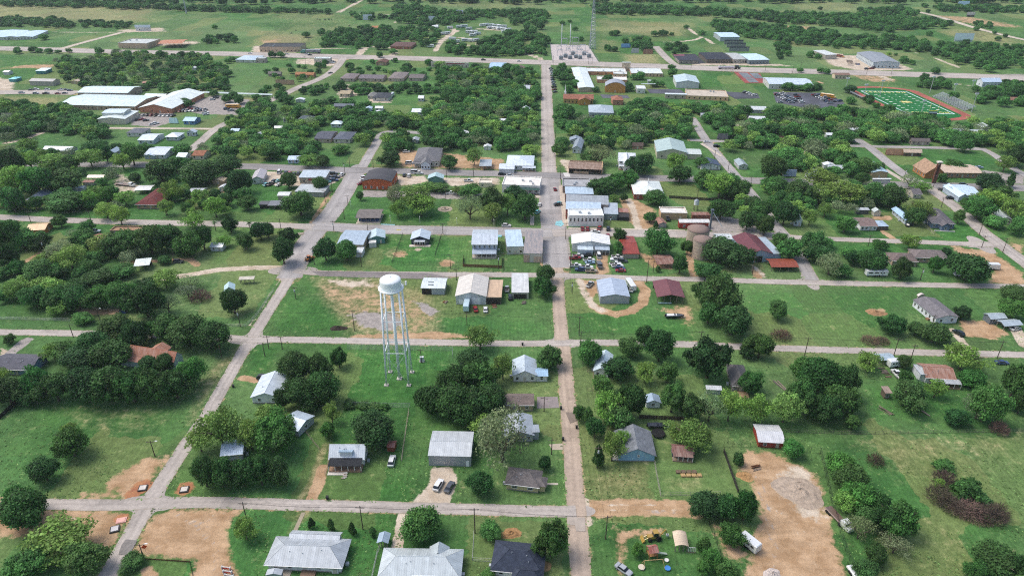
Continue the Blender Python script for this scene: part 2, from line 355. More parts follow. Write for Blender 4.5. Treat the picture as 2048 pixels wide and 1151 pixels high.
def densify(pts, step):
    out = [pts[0]]
    for a, b in zip(pts, pts[1:]):
        n = max(1, int(math.dist(a, b)/step))
        out += [(a[0]+(b[0]-a[0])*k/n, a[1]+(b[1]-a[1])*k/n) for k in range(1, n+1)]
    return out
def smooth_line(p, it=2):
    for _ in range(it):
        q = [p[0]]
        for a, b in zip(p, p[1:]): q += [(a[0]*.75+b[0]*.25, a[1]*.75+b[1]*.25), (a[0]*.25+b[0]*.75, a[1]*.25+b[1]*.75)]
        p = q + [p[-1]]
    return p
def ribbon(pts, w, z, jit=.18, step=2.5):
    p = densify(smooth_line(pts), step if w > 6 else 1.6); mb = MB(); L = 0; prev = None
    rr = random.Random(len(pts)*31+int(w*10))
    jl = jr = 0
    for i, q in enumerate(p):
        a = p[max(0, i-1)]; b = p[min(len(p)-1, i+1)]
        dx, dy = b[0]-a[0], b[1]-a[1]; l = math.hypot(dx, dy) or 1; nx, ny = -dy/l, dx/l
        jl = .6*jl + rr.uniform(-jit, jit); jr = .6*jr + rr.uniform(-jit, jit)
        A = (q[0]+nx*(w/2+jl), q[1]+ny*(w/2+jl), z); B = (q[0]-nx*(w/2+jr), q[1]-ny*(w/2+jr), z)
        if prev:
            L2 = L + math.dist(p[i-1], q)
            mb.face([prev[1], B, A, prev[0]], [(1, L), (1, L2), (0, L2), (0, L)]); L = L2
        prev = (A, B)
    return mb
for k, (nm, key, px, w, col) in enumerate(ROADS):
    pts = [G(*q) for q in px]; ROADPTS[key] = pts
    o = ribbon(pts, w, .03+.004*k, .12 if w < 9 else .2).build(nm, 'road', color=col); tag(o, kind='structure')
    sp = smooth_line(pts, 1)
    ROADSEG += [(a, b, w/2) for a, b in zip(sp, sp[1:])]

for i, (u, v, r, col) in enumerate([(1123,686,6.5,C_CHIP),(1149,1021,4.6,C_CHIP),(298,1006,6.5,C_CHIP),(503,679,7,C_CHIP),(586,541,9,C_CHIP),(1114,552,7.5,C_CHIP),(640,453,10,C_GREY),(1106,466,11,C_GREY),(1098,350,10,C_GREY),(710,342,10,C_GREY),(1620,563,6,C_CHIP),(1962,489,8,C_CHIP),(1850,371,8,C_GREY),(1484,361,7,C_GREY)]):
    x, y = G(u, v); mb = MB(); mb.face([(x+r*cos(k*pi/24)*(.98+.3*cos(4*k*pi/24)), y+r*sin(k*pi/24)*(.98+.3*cos(4*k*pi/24)), .02+.0005*i) for k in range(48)], [(.5, .3*k) for k in range(48)]); tag(mb.build('road_junction', 'road', color=col), kind='structure')
# ------------------------------------------------------------------ ground sheet: bare earth, gravel, dry and mown grass as masks on one mesh
PATCH = []   # (channel, polygon or line in photo positions, soft edge m, line half width or None, strength)
def area(ch, pts, soft=3.0, k=1.0): PATCH.append((ch, [G(*p) for p in pts], soft, None, k))
def path(ch, pts, hw, soft=1.0, k=1.0): PATCH.append((ch, [G(*p) for p in pts], soft, hw, k))
def blob(ch, u, v, r, soft=2.0, k=1.0): x, y = G(u, v); PATCH.append((ch, [(x, y), (x+.01, y)], soft, r, k))
DIRT, PALE, RED, DRY, LUSH, GRAV = range(6)
# lower part of the picture
area(DIRT, [(-20,1016),(100,1018),(262,1020),(240,1062),(225,1093),(150,1100),(100,1092),(50,1075),(-20,1065)], 3, .92)
area(DIRT, [(345,1016),(430,1018),(496,1018),(462,1040),(452,1065),(458,1088),(470,1120),(482,1160),(385,1160),(388,1122),(330,1112),(268,1106),(285,1062),(310,1030)], 2.4, .92)
area(DIRT, [(200,980),(215,960),(250,935),(300,908),(338,918),(310,955),(262,995),(220,992)], 4, .85)
area(DIRT, [(160,985),(230,975),(262,998),(150,1000)], 3, .7)
for u, v, r in ((285,973,2.9),(370,976,2.4),(243,1036,2.2),(268,985,2.2)): blob(RED, u, v, r, 1.6)
area(LUSH, [(250,1112),(384,1124),(388,1170),(215,1170)], 1.5)
area(DIRT, [(318,1146),(300,1130),(282,1135),(285,1165),(318,1165)], 1)
path(DIRT, [(620,1000),(638,965),(645,935)], 1.7, .8)
path(DRY, [(600,1000),(625,960),(640,915),(650,890)], 1.2, 1)
area(PALE, [(822,1006),(858,970),(862,935),(905,932),(915,960),(898,1008)], 1.2)
path(DRY, [(585,1062),(600,1035),(612,1022)], 1.6, .9, .8)
path(PALE, [(795,1092),(800,1060),(806,1030)], 1.5, .6)
area(DIRT, [(1165,1012),(1180,1000),(1240,996),(1300,998),(1375,1000),(1420,1020),(1400,1035),(1300,1030),(1200,1034),(1165,1032)], 1.6)
path(PALE, [(1168,1000),(1172,1020),(1176,1045)], 1.2, .8)
area(DIRT, [(1222,1055),(1330,1052),(1335,1068),(1260,1082),(1250,1120),(1262,1151),(1235,1151),(1225,1090)], 3, .72)
area(DIRT, [(1478,905),(1530,898),(1600,930),(1640,955),(1662,1050),(1700,1165),(1488,1165),(1508,1075),(1520,1010),(1500,960),(1478,940)], 3.5, .92)
area(PALE, [(1558,950),(1578,932),(1602,934),(1630,955),(1652,1020),(1640,1042),(1590,1030),(1556,990)], 4, .85)
area(DRY, [(1545,1082),(1600,1078),(1628,1100),(1640,1151),(1600,1170),(1545,1151)], 5, .62)
area(DIRT, [(1420,1045),(1470,1050),(1500,1110),(1470,1130),(1440,1105)], 3, .7)
area(DRY, [(1180,945),(1290,925),(1300,990),(1190,992)], 5, .75)
area(DRY, [(1320,955),(1400,945),(1440,985),(1330,990)], 5, .6)
area(DRY, [(1700,870),(2048,860),(2048,930),(1900,925),(1800,960),(1760,930)], 9, .6)
area(DRY, [(1820,1040),(1900,1060),(2048,1070),(2048,1130),(1850,1150)], 10, .45)
area(DRY, [(100,810),(330,800),(360,840),(250,870),(120,850)], 8, .5)
area(DRY, [(410,745),(470,690),(495,690),(430,780),(385,850),(372,850)], 3, .7)
area(LUSH, [(690,700),(900,700),(880,800),(690,800)], 3)
area(LUSH, [(650,960),(830,950),(815,1000),(650,1002)], 4, .8)
area(LUSH, [(500,695),(560,692),(540,745),(490,750)], 3)
area(LUSH, [(590,1030),(790,1035),(790,1120),(700,1150),(540,1110)], 4, .7)
area(DIRT, [(648,770),(660,775),(655,790),(640,785)], 1.5, .5)
for q in ([(300,1090),(340,1060),(400,1035),(470,1022)], [(310,1096),(352,1066),(410,1041),(480,1026)], [(430,1150),(425,1100),(400,1060),(350,1030)], [(442,1150),(437,1098),(412,1054),(362,1026)], [(0,1035),(90,1040),(200,1030)], [(0,1045),(95,1050),(205,1040)],
          [(1550,1160),(1545,1100),(1530,1030),(1510,950)], [(1562,1160),(1556,1100),(1541,1030),(1520,948)], [(1640,1160),(1620,1090),(1580,1050),(1535,1020)], [(1652,1160),(1632,1086),(1592,1044),(1545,1014)], [(1180,1012),(1260,1008),(1360,1010)], [(1180,1022),(1260,1018),(1360,1020)], [(1290,1020),(1340,1024),(1400,1022)]): path(GRAV if q[0][0] % 4 else PALE, q, .32, .5, .62)
path(GRAV, [(1300,1024),(1330,1020),(1350,1026)], 1.2, 1.2, .5)
# water tower lot and its neighbours
area(DIRT, [(622,552),(700,556),(770,558),(800,585),(870,595),(885,640),(860,672),(760,672),(690,655),(660,610),(640,590)], 5, .47); area(DRY, [(622,552),(770,556),(880,590),(890,672),(690,672),(640,600)], 5, .9); area(PALE, [(640,556),(740,557),(770,575),(700,580),(650,570)], 4, .6)
area(GRAV, [(690,628),(730,622),(790,624),(810,650),(770,664),(720,652)], 3, .8)
area(GRAV, [(820,600),(855,604),(880,622),(860,634),(840,618)], 2, .8)
area(DIRT, [(700,668),(880,660),(960,675),(880,680),(700,680)], 2, .75)
area(LUSH, [(560,600),(640,600),(690,650),(715,668),(545,668)], 4, .8)
area(LUSH, [(880,640),(1100,640),(1105,672),(900,676)], 4, .6)
area(LUSH, [(1135,570),(1190,620),(1390,640),(1390,676),(1140,674)], 5, .8)
path(DIRT, [(1275,560),(1290,580),(1286,605),(1262,622),(1232,628),(1205,621),(1188,612)], 2.3, 1.2)
path(PALE, [(1160,562),(1172,590),(1188,612),(1205,620)], 2.0, 1.8, .8)
area(DIRT, [(1160,558),(1195,562),(1198,585),(1178,600),(1170,580)], 1.5, .9)
area(DIRT, [(1310,615),(1385,605),(1395,650),(1370,650),(1330,632)], 4, .62)
path(DIRT, [(1378,500),(1382,535),(1390,556)], 1.6, 1)
area(DIRT, [(1195,480),(1215,500),(1218,545),(1192,552)], 1.5)
area(DIRT, [(1270,500),(1350,528),(1345,540),(1300,535)], 2, .8)
area(GRAV, [(1430,430),(1520,445),(1535,468),(1440,470),(1400,450)], 2)
area(DIRT, [(1238,395),(1275,400),(1310,418),(1320,450),(1285,462),(1250,440)], 2, .8)
path(PALE, [(1257,398),(1266,420),(1274,445),(1280,462)], 1.9, .8)
area(LUSH, [(1330,365),(1390,368),(1395,396),(1335,396)], 3)
area(LUSH, [(1205,438),(1260,440),(1262,454),(1206,452)], 2)
area(LUSH, [(770,476),(940,478),(940,528),(780,528)], 4)
area(LUSH, [(690,420),(1060,405),(1060,450),(690,440)], 4)
for u, v, r in ((788,505,6),(892,525,5),(740,525,4),(822,500,2)): blob(DRY, u, v, r, 3, .7); 
blob(DIRT, 892, 526, 4, 2, .8); blob(DIRT, 800, 508, 4, 2, .7); blob(PALE, 836, 499, 2, 1, .8)
area(LUSH, [(400,455),(590,455),(560,525),(420,532)], 4, .8)
area(LUSH, [(520,380),(560,380),(620,440),(520,445)], 5, .6)
path(PALE, [(582,535),(512,535),(437,539),(382,549),(330,556)], 2.2, .8)
path(DIRT, [(395,530),(380,518),(345,520),(250,525)], 2, 1.2, .8)
path(DIRT, [(0,545),(45,525),(100,495)], 1.6, 1, .8)
path(PALE, [(570,545),(545,580),(525,615),(500,650)], .7, .6, .6)
area(DIRT, [(150,618),(240,615),(240,628),(160,632)], 2, .8)
path(GRAV, [(52,680),(35,695),(12,712)], 2.2, .6)
area(PALE, [(0,695),(18,700),(0,715)], 1)
path(DIRT, [(485,755),(512,760)], 1.6, .6)
# east part
area(LUSH, [(1465,570),(1830,578),(1800,690),(1480,686)], 8, .75)
area(DIRT, [(1735,615),(1770,618),(1768,634),(1745,632)], 2, .75)
area(DIRT, [(1915,640),(1975,640),(2020,668),(1990,680),(1930,672)], 2, .85)
path(PALE, [(2030,655),(2048,690)], 2.2, .8); path(PALE, [(1905,660),(1938,698)], 1.5, .8)
area(LUSH, [(1720,760),(1900,780),(1960,840),(1720,850)], 6, .8)
area(DIRT, [(1900,490),(1990,505),(2048,545),(2048,570),(1975,568),(1985,540),(1920,510)], 3, .85)
area(DIRT, [(2010,480),(2048,490),(2048,520)], 3, .7)
path(DIRT, [(1765,462),(1788,478)], 1.6, .8); area(DIRT, [(1740,433),(1785,430),(1785,442),(1745,440)], 2, .8)
area(LUSH, [(1860,440),(1960,450),(1960,480),(1870,478)], 4)
area(LUSH, [(1650,485),(1780,488),(1770,510),(1660,512)], 4)
area(GRAV, [(1963,340),(2048,350),(2048,368),(1975,366)], 2)
area(LUSH, [(1810,338),(1880,360),(1960,362),(1960,352),(1860,345)], 2); area(LUSH, [(1950,300),(2010,330),(1900,325)], 5)
# downtown and north
area(DIRT, [(790,296),(1010,318),(1005,340),(800,334)], 3, .8); area(PALE, [(1115,318),(1135,345),(1210,347),(1205,335),(1140,320)], 2, .8)
area(PALE, [(790,350),(850,352),(860,365),(800,372)], 2, .8); area(PALE, [(880,355),(1000,355),(1000,370),(900,372)], 2, .8)
area(GRAV, [(725,380),(1000,388),(1000,400),(725,394)], 2, .9)
area(PALE, [(525,342),(700,350),(650,375),(530,370)], 2, .8); path(DIRT, [(660,385),(640,420),(622,447)], 1.6, .9, .7)
area(PALE, [(612,455),(628,470),(600,510),(590,530),(582,505)], 2, .7)
path(DIRT, [(1082,470),(1090,500),(1088,530)], 2, .8, .8); path(PALE, [(1120,372),(1126,440)], 2.2, .5); path(PALE, [(1115,470),(1135,510),(1134,535)], 1.2, .5)
area(DIRT, [(1500,528),(1510,540),(1530,545),(1525,560),(1505,555)], 1.5, .8)
area(PALE, [(1490,520),(1510,530),(1540,556),(1525,556)], 1.2, .7)
area(PALE, [(225,335),(290,372),(260,395),(225,400)], 3, .6); area(DIRT, [(430,370),(470,360),(480,385),(440,390)], 3, .7)
# far fields
area(DRY, [(-100,5),(350,10),(300,45),(-100,42)], 30, .75); area(DRY, [(512,60),(640,70),(620,92),(512,92)], 20, .9); area(DIRT, [(512,78),(570,78),(560,88),(512,88)], 12, .6)
area(DRY, [(500,24),(720,26),(760,70),(560,62)], 30, .45); area(DRY, [(840,0),(1090,0),(1090,18),(850,16)], 30, .55)
area(DRY, [(1190,40),(1400,46),(1380,75),(1200,68)], 25, .75); area(DRY, [(1240,108),(1320,108),(1325,128),(1250,128)], 10, .9); area(DRY, [(1190,78),(1240,80),(1230,100),(1190,98)], 10, .6)
area(DRY, [(1560,0),(1740,5),(1740,22),(1560,25)], 30, .6); area(DIRT, [(1556,52),(1620,52),(1625,60),(1560,60)], 12, .75); area(DIRT, [(1840,28),(1950,34),(2048,52),(2048,58),(1940,50)], 14, .6)
area(DRY, [(1860,55),(1960,60),(2048,80),(2048,100),(1900,75)], 14, .7); area(RED, [(738,52),(768,51),(762,66),(745,65)], 8, .9)
area(LUSH, [(0,110),(160,112),(130,140),(0,135)], 10, .8); area(DIRT, [(10,138),(45,130),(110,129),(100,140),(60,136)], 8, .9)
area(PALE, [(-30,150),(30,160),(30,185),(-30,185)], 6, .8); area(PALE, [(230,92),(330,92),(400,88),(395,82),(300,85)], 8, .8); area(PALE, [(505,92),(610,88),(595,105),(505,108)], 6, .9)
area(PALE, [(590,118),(690,116),(670,134),(590,128)], 6, .8); area(RED, [(405,118),(432,110),(425,116)], 5, .8)
area(PALE, [(230,60),(330,55),(335,64),(240,66)], 8, .7); path(PALE, [(245,66),(180,65),(105,64)], 3, 2, .7)
area(GRAV, [(260,228),(345,225),(340,245),(310,255),(265,250)], 3); area(GRAV, [(345,215),(430,190),(500,200),(490,230),(400,228)], 4); area(DRY, [(470,192),(520,195),(540,215),(500,215)], 6, .8)
area(DRY, [(0,192),(130,195),(115,212),(0,215)], 8, .8); path(PALE, [(12,286),(45,280),(82,266)], 2.5, 1)
path(PALE, [(870,102),(885,80),(912,62),(905,58)], 3.5, 1.5); path(PALE, [(912,75),(945,78),(958,88),(950,92),(915,88)], 2.5, 1.2); path(PALE, [(955,58),(1020,62),(1030,90)], 3, 1.5)
path(PALE, [(715,112),(730,96)], 4, 1.5, .8); path(PALE, [(745,94),(785,96),(790,108),(775,114)], 3.5, 1.5); path(PALE, [(612,98),(640,97),(720,98)], 2, 1.5, .8)
path(PALE, [(677,25),(725,0)], 4, 2, .8); path(PALE, [(790,46),(806,30),(700,28)], 2.5, 2, .7)
path(PALE, [(1371,55),(1404,74),(1390,80),(1355,84),(1330,84)], 2.2, 1.2); path(PALE, [(1404,75),(1430,88)], 2.2, 1.2)
path(PALE, [(1871,117),(1918,135)], 2.5, 2, .8); path(PALE, [(1820,102),(1870,117)], 1.5, 2, .6)
path(PALE, [(1055,108),(1082,118),(1088,125)], 3, 1.5); area(PALE, [(1640,110),(1760,112),(1830,140),(1720,142),(1660,130)], 5, .9)
area(PALE, [(1380,125),(1560,128),(1590,133),(1380,131)], 5, .8); area(RED, [(1568,146),(1585,147),(1580,152)], 4, .6); path(DIRT, [(1625,160),(1650,168)], 3, 2, .7)
area(LUSH, [(1400,145),(1500,146),(1525,172),(1400,175)], 4); area(LUSH, [(1665,160),(1720,160),(1690,190),(1660,180)], 6, .5)
area(DIRT, [(1690,150),(1780,150),(1800,165),(1740,165)], 5, .6); path(PALE, [(1762,153),(1778,160)], 3, 2)
area(GRAV, [(1975,150),(2048,148),(2048,160),(1990,162)], 6); path(PALE, [(1915,168),(1990,180)], 2, 1.5, .8)
area(PALE, [(1620,280),(1640,290),(1600,292)], 3, .6); area(PALE, [(690,160),(720,190),(680,200),(670,185)], 4, .7); area(PALE, [(735,190),(785,195),(785,207),(735,206)], 3, .7)

def make_ground():
    zones = [((-260, 260, 95, 330), 1.0), ((-480, 480, 330, 640), 2.0), ((-1000, 1000, 640, 1440), 5.0)]
    vs, fs, n0 = [], [], 0
    for (x0, x1, y0, y1), st in zones:
        nx = int((x1-x0)/st); ny = int((y1-y0)/st)
        X, Y = np.meshgrid(x0+np.arange(nx+1)*st, y0+np.arange(ny+1)*st)
        vs.append(np.stack([X.ravel(), Y.ravel()], 1))
        i = np.arange(nx)[None, :] + np.arange(ny)[:, None]*(nx+1) + n0
        i = i.ravel(); fs.append(np.stack([i, i+1, i+nx+2, i+nx+1], 1)); n0 += (nx+1)*(ny+1)
    V = np.concatenate(vs); F = np.concatenate(fs)
    M = np.zeros((len(V), 6), np.float32)
    def near(bx0, bx1, by0, by1): return np.nonzero((V[:, 0] > bx0) & (V[:, 0] < bx1) & (V[:, 1] > by0) & (V[:, 1] < by1))[0]
    def segd(P, a, b):
        ax, ay = a; dx, dy = b[0]-ax, b[1]-ay; L = dx*dx+dy*dy + 1e-9
        t = np.clip(((P[:, 0]-ax)*dx + (P[:, 1]-ay)*dy)/L, 0, 1)
        return np.hypot(P[:, 0]-ax-t*dx, P[:, 1]-ay-t*dy)
    for ch, pts, soft, hw, k in PATCH:
        mar = (hw or 0) + soft*1.2
        xs = [p[0] for p in pts]; ys = [p[1] for p in pts]
        ii = near(min(xs)-mar, max(xs)+mar, min(ys)-mar, max(ys)+mar)
        if not len(ii): continue
        P = V[ii]; d = np.full(len(ii), 1e9)
        segs = list(zip(pts, pts[1:])) + ([] if hw else [(pts[-1], pts[0])])
        for a, b in segs: d = np.minimum(d, segd(P, a, b))
        if hw: d = d - hw
        else:
            ins = np.zeros(len(ii), bool)
            for (ax, ay), (bx, by) in segs:
                c = ((ay > P[:, 1]) != (by > P[:, 1])) & (P[:, 0] < (bx-ax)*(P[:, 1]-ay)/((by-ay) or 1e-9)+ax)
                ins ^= c
            d = np.where(ins, -d, d)
        m = np.clip(.5 - d/(2*soft), 0, 1)*k
        M[ii, ch] = np.maximum(M[ii, ch], m)
        if ch == LUSH: M[ii, DRY] *= 1-.6*m
    for a, b, hw in ROADSEG:                        # worn verges along the roads
        ii = near(min(a[0], b[0])-hw-3, max(a[0], b[0])+hw+3, min(a[1], b[1])-hw-3, max(a[1], b[1])+hw+3)
        if not len(ii): continue
        d = segd(V[ii], a, b)-hw
        M[ii, DIRT] = np.maximum(M[ii, DIRT], np.clip(.5 - d/2.6, 0, .5))
    # the open country beyond the surveyed town
    big = [(-9000, -200), (9000, -200), (9000, 9000), (-9000, 9000)]
    def ring(x0, x1, y0, y1, X0, X1, Y0, Y1):       # frame between an inner and an outer box
        return [[(X0, Y0), (X1, Y0), (X1, y0), (X0, y0)], [(X0, y1), (X1, y1), (X1, Y1), (X0, Y1)], [(X0, y0), (x0, y0), (x0, y1), (X0, y1)], [(x1, y0), (X1, y0), (X1, y1), (x1, y1)]]
    extra = ring(-1000, 1000, 640, 1440, -9000, 9000, 640, 9000) 
    extra = [e for e in extra if e[0][1] != e[2][1]]
    extra += [[(-9000, 330), (-480, 330), (-480, 640), (-9000, 640)], [(480, 330), (9000, 330), (9000, 640), (480, 640)],
              [(-9000, 95), (-260, 95), (-260, 330), (-9000, 330)], [(260, 95), (9000, 95), (9000, 330), (260, 330)], [(-9000, -900), (9000, -900), (9000, 95), (-9000, 95)]]
    ev = np.array([p for e in extra for p in e]); ef = (np.arange(len(extra)*4).reshape(-1, 4) + len(V))
    V3 = np.zeros((len(V)+len(ev), 3), np.float32); V3[:len(V), :2] = V; V3[len(V):, :2] = ev
    Fa = np.concatenate([F, ef]).astype(np.int32)
    m = bpy.data.meshes.new('ground'); m.vertices.add(len(V3)); m.vertices.foreach_set('co', V3.ravel())
    m.loops.add(Fa.size); m.loops.foreach_set('vertex_index', Fa.ravel())
    m.polygons.add(len(Fa)); m.polygons.foreach_set('loop_start', np.arange(len(Fa), dtype=np.int32)*4); m.polygons.foreach_set('loop_total', np.full(len(Fa), 4, np.int32))
    m.update(); m.validate()
    for nm, c in (('m1', (0, 1, 2)), ('m2', (3, 4, 5))):
        a = m.attributes.new(nm, 'FLOAT_COLOR', 'POINT'); d = np.zeros((len(V3), 4), np.float32); d[:, 3] = 1; d[:len(V), :3] = M[:, c]
        a.data.foreach_set('color', d.ravel())
    m.materials.append(MATS['ground'])
    tag(link('ground', m), kind='structure')
make_ground()
def polysheet(name, px, z, matname, color, kind='structure', label=None, cat=None, parent=None):
    mb = MB(); pts = [G(*p) for p in px]; mb.face([(x, y, z) for x, y in pts], [(x, y) for x, y in pts])
    o = mb.build(name, matname, parent, color)
    return tag(o, label, cat, None, kind)

# ------------------------------------------------------------------ buildings
FOOT = []      # footprints (centre x, y, yaw, half w, half d) for keeping trees clear
REFS = []      # (x, y, short phrase)
SHARED = {}
def shared(key, fn):
    if key not in SHARED: SHARED[key] = fn()
    return SHARED[key]
def win_mesh(w, h):
    def f():
        m = MB(); t = .09
        m.box(-w/2-t, -w/2, -.05, .02, -h/2-t, h/2+t); m.box(w/2, w/2+t, -.05, .02, -h/2-t, h/2+t)
        m.box(-w/2, w/2, -.05, .02, h/2, h/2+t); m.box(-w/2, w/2, -.07, .02, -h/2-t, -h/2); m.box(-w/2, w/2, -.04, .01, -.03, .03)
        return m.mesh('window_frame', 'paint')
    return shared(('wf', w, h), f)
def pane_mesh(w, h): return shared(('wp', w, h), lambda: MB().box(-w/2, w/2, -.025, .01, -h/2, h/2).mesh('pane', 'glass_dark'))
def add_window(parent, x, y, z, rz, w=.95, h=1.25, fcol='#e8e8e4', detail=True):
    if detail:
        o = link('window', win_mesh(w, h), parent, fcol); o.location = (x, y, z); o.rotation_euler = (0, 0, rz)
        link('pane', pane_mesh(w, h), o)
    else:
        o = link('window', pane_mesh(w, h), parent); o.location = (x, y, z); o.rotation_euler = (0, 0, rz)
    return o
def add_door(parent, x, y, z, rz, w=.95, h=2.05, col='#d8d4cc'):
    o = link('door', shared(('door', w, h), lambda: MB().box(-w/2, w/2, -.05, .02, 0, h).mesh('door', 'paint')), parent, col)
    o.location = (x, y, z); o.rotation_euler = (0, 0, rz); return o

def slab(mb, P, th, uv, mi=0):            # sloping roof plane of thickness th; P counter-clockwise from above
    n = (Vector(P[1])-Vector(P[0])).cross(Vector(P[2])-Vector(P[0])).normalized()*th
    Q = [tuple(Vector(p)+n) for p in P]; k = len(P)
    mb.face(Q, uv, mi); mb.face([tuple(p) for p in reversed(P)], list(reversed(uv)), mi)
    for i in range(k):
        j = (i+1) % k; mb.face([P[i], P[j], Q[j], Q[i]], [(0, 0)]*4, mi)
def plane_uv(P, along):                   # uv in metres: u along the eave, v up the slope
    a = Vector(along).normalized(); o = Vector(P[0]); n = (Vector(P[1])-o).cross(Vector(P[2])-o).normalized(); b = n.cross(a)
    return [((Vector(p)-o).dot(a), (Vector(p)-o).dot(b)) for p in P]
def roof_planes(kind, x0, x1, y0, y1, h, rise, ov):
    """sloping planes (points, eave direction) and the gable triangles of a roof over a box"""
    X0, X1, Y0, Y1 = x0-ov, x1+ov, y0-ov, y1+ov; out, gab = [], []
    W_, D_ = x1-x0, y1-y0
    if kind == 'gx':
        k = rise/(D_/2); ze = h-ov*k; ym = (y0+y1)/2; zr = h+rise
        out = [([(X0, Y0, ze), (X1, Y0, ze), (X1, ym, zr), (X0, ym, zr)], (1, 0, 0)), ([(X1, Y1, ze), (X0, Y1, ze), (X0, ym, zr), (X1, ym, zr)], (-1, 0, 0))]
        gab = [[(x0, y1, h), (x0, y0, h), (x0, ym, zr)], [(x1, y0, h), (x1, y1, h), (x1, ym, zr)]]
    elif kind == 'gy':
        k = rise/(W_/2); ze = h-ov*k; xm = (x0+x1)/2; zr = h+rise
        out = [([(X0, Y1, ze), (X0, Y0, ze), (xm, Y0, zr), (xm, Y1, zr)], (0, -1, 0)), ([(X1, Y0, ze), (X1, Y1, ze), (xm, Y1, zr), (xm, Y0, zr)], (0, 1, 0))]
        gab = [[(x0, y0, h), (x1, y0, h), (xm, y0, zr)], [(x1, y1, h), (x0, y1, h), (xm, y1, zr)]]
    elif kind == 'hip':
        if W_ >= D_:
            k = rise/(D_/2); ze = h-ov*k; ym = (y0+y1)/2; a, b = (X0+(D_/2+ov)*.9, ym, h+rise), (X1-(D_/2+ov)*.9, ym, h+rise)
            if a[0] > b[0]: a = b = ((X0+X1)/2, ym, h+rise)
            out = [([(X0, Y0, ze), (X1, Y0, ze), b, a], (1, 0, 0)), ([(X1, Y1, ze), (X0, Y1, ze), a, b], (-1, 0, 0)), ([(X0, Y1, ze), (X0, Y0, ze), a], (0, -1, 0)), ([(X1, Y0, ze), (X1, Y1, ze), b], (0, 1, 0))]
        else:
            k = rise/(W_/2); ze = h-ov*k; xm = (x0+x1)/2; a, b = (xm, Y0+(W_/2+ov)*.9, h+rise), (xm, Y1-(W_/2+ov)*.9, h+rise)
            out = [([(X0, Y1, ze), (X0, Y0, ze), a, b], (0, -1, 0)), ([(X1, Y0, ze), (X1, Y1, ze), b, a], (0, 1, 0)), ([(X0, Y0, ze), (X1, Y0, ze), a], (1, 0, 0)), ([(X1, Y1, ze), (X0, Y1, ze), b], (-1, 0, 0))]
    elif kind in ('shed', 'shedr'):          # high at the back / high at the front
        zf, zb = (h, h+rise) if kind == 'shed' else (h+rise, h)
        out = [([(X0, Y0, zf), (X1, Y0, zf), (X1, Y1, zb), (X0, Y1, zb)], (1, 0, 0))]
        gab = [[(x0, y1, zb), (x0, y1, h), (x0, y0, h), (x0, y0, zf)], [(x1, y0, zf), (x1, y0, h), (x1, y1, h), (x1, y1, zb)]]
        gab += [[(x0, y1, h), (x0, y1, zb), (x1, y1, zb), (x1, y1, h)]] if kind == 'shed' else [[(x0, y0, h), (x1, y0, h), (x1, y0, zf), (x0, y0, zf)]]
    elif kind in ('by', 'bx'):
        n = 10; w = (W_ if kind == 'by' else D_)/2; pr = []
        for i in range(n+1):
            t = -1+2*i/n; pr.append((t*(w+ov*.3), h+rise*(1-t*t)))
        c = (x0+x1)/2 if kind == 'by' else (y0+y1)/2
        for (a, za), (b, zb) in zip(pr, pr[1:]):
            if kind == 'by': out.append(([(c+b, Y0, zb), (c+b, Y1, zb), (c+a, Y1, za), (c+a, Y0, za)], (0, 1, 0)))
            else: out.append(([(X0, c+a, za), (X1, c+a, za), (X1, c+b, zb), (X0, c+b, zb)], (1, 0, 0)))
        if kind == 'by': gab = [[(c+a, y0, z) for a, z in pr], [(c+a, y1, z) for a, z in reversed(pr)]]
        else: gab = [[(x0, c+a, z) for a, z in reversed(pr)], [(x1, c+a, z) for a, z in pr]]
    return out, gab
def add_roof(parent, kind, x0, x1, y0, y1, h, rise, ov, mat, col, name='roof', th=.12):
    mb = MB(); out, gab = roof_planes(kind, x0, x1, y0, y1, h, rise, ov)
    for P, al in out: slab(mb, P, th, plane_uv(P, al))
    return mb.build(name, mat, parent, col), gab
def solve_depth(y0, vtop, f):
    lo, hi = .5, 260.0
    for _ in range(40):
        m = (lo+hi)/2
        if f(y0, m) > vtop: lo = m
        else: hi = m
    return lo
ROOFMAT = {'m': 'metal_roof', 's': 'shingle_roof', 'r': 'rusty_roof', 'f': 'flat_roof'}
WALLMAT = {'s': 'siding', 'm': 'metal_wall', 'b': 'brick', 'p': 'stucco', 'w': 'wood'}
WHITE, CREAM, TANW, BLUEW = '#dcdcd8', '#cfc6a8', '#b7a488', '#9db4c2'
MW, MG, MB_, MD = '#cfd6d8', '#a9b2b8', '#9fb3c4', '#5d6166'      # metal roofs: white, grey, blue-grey, dark
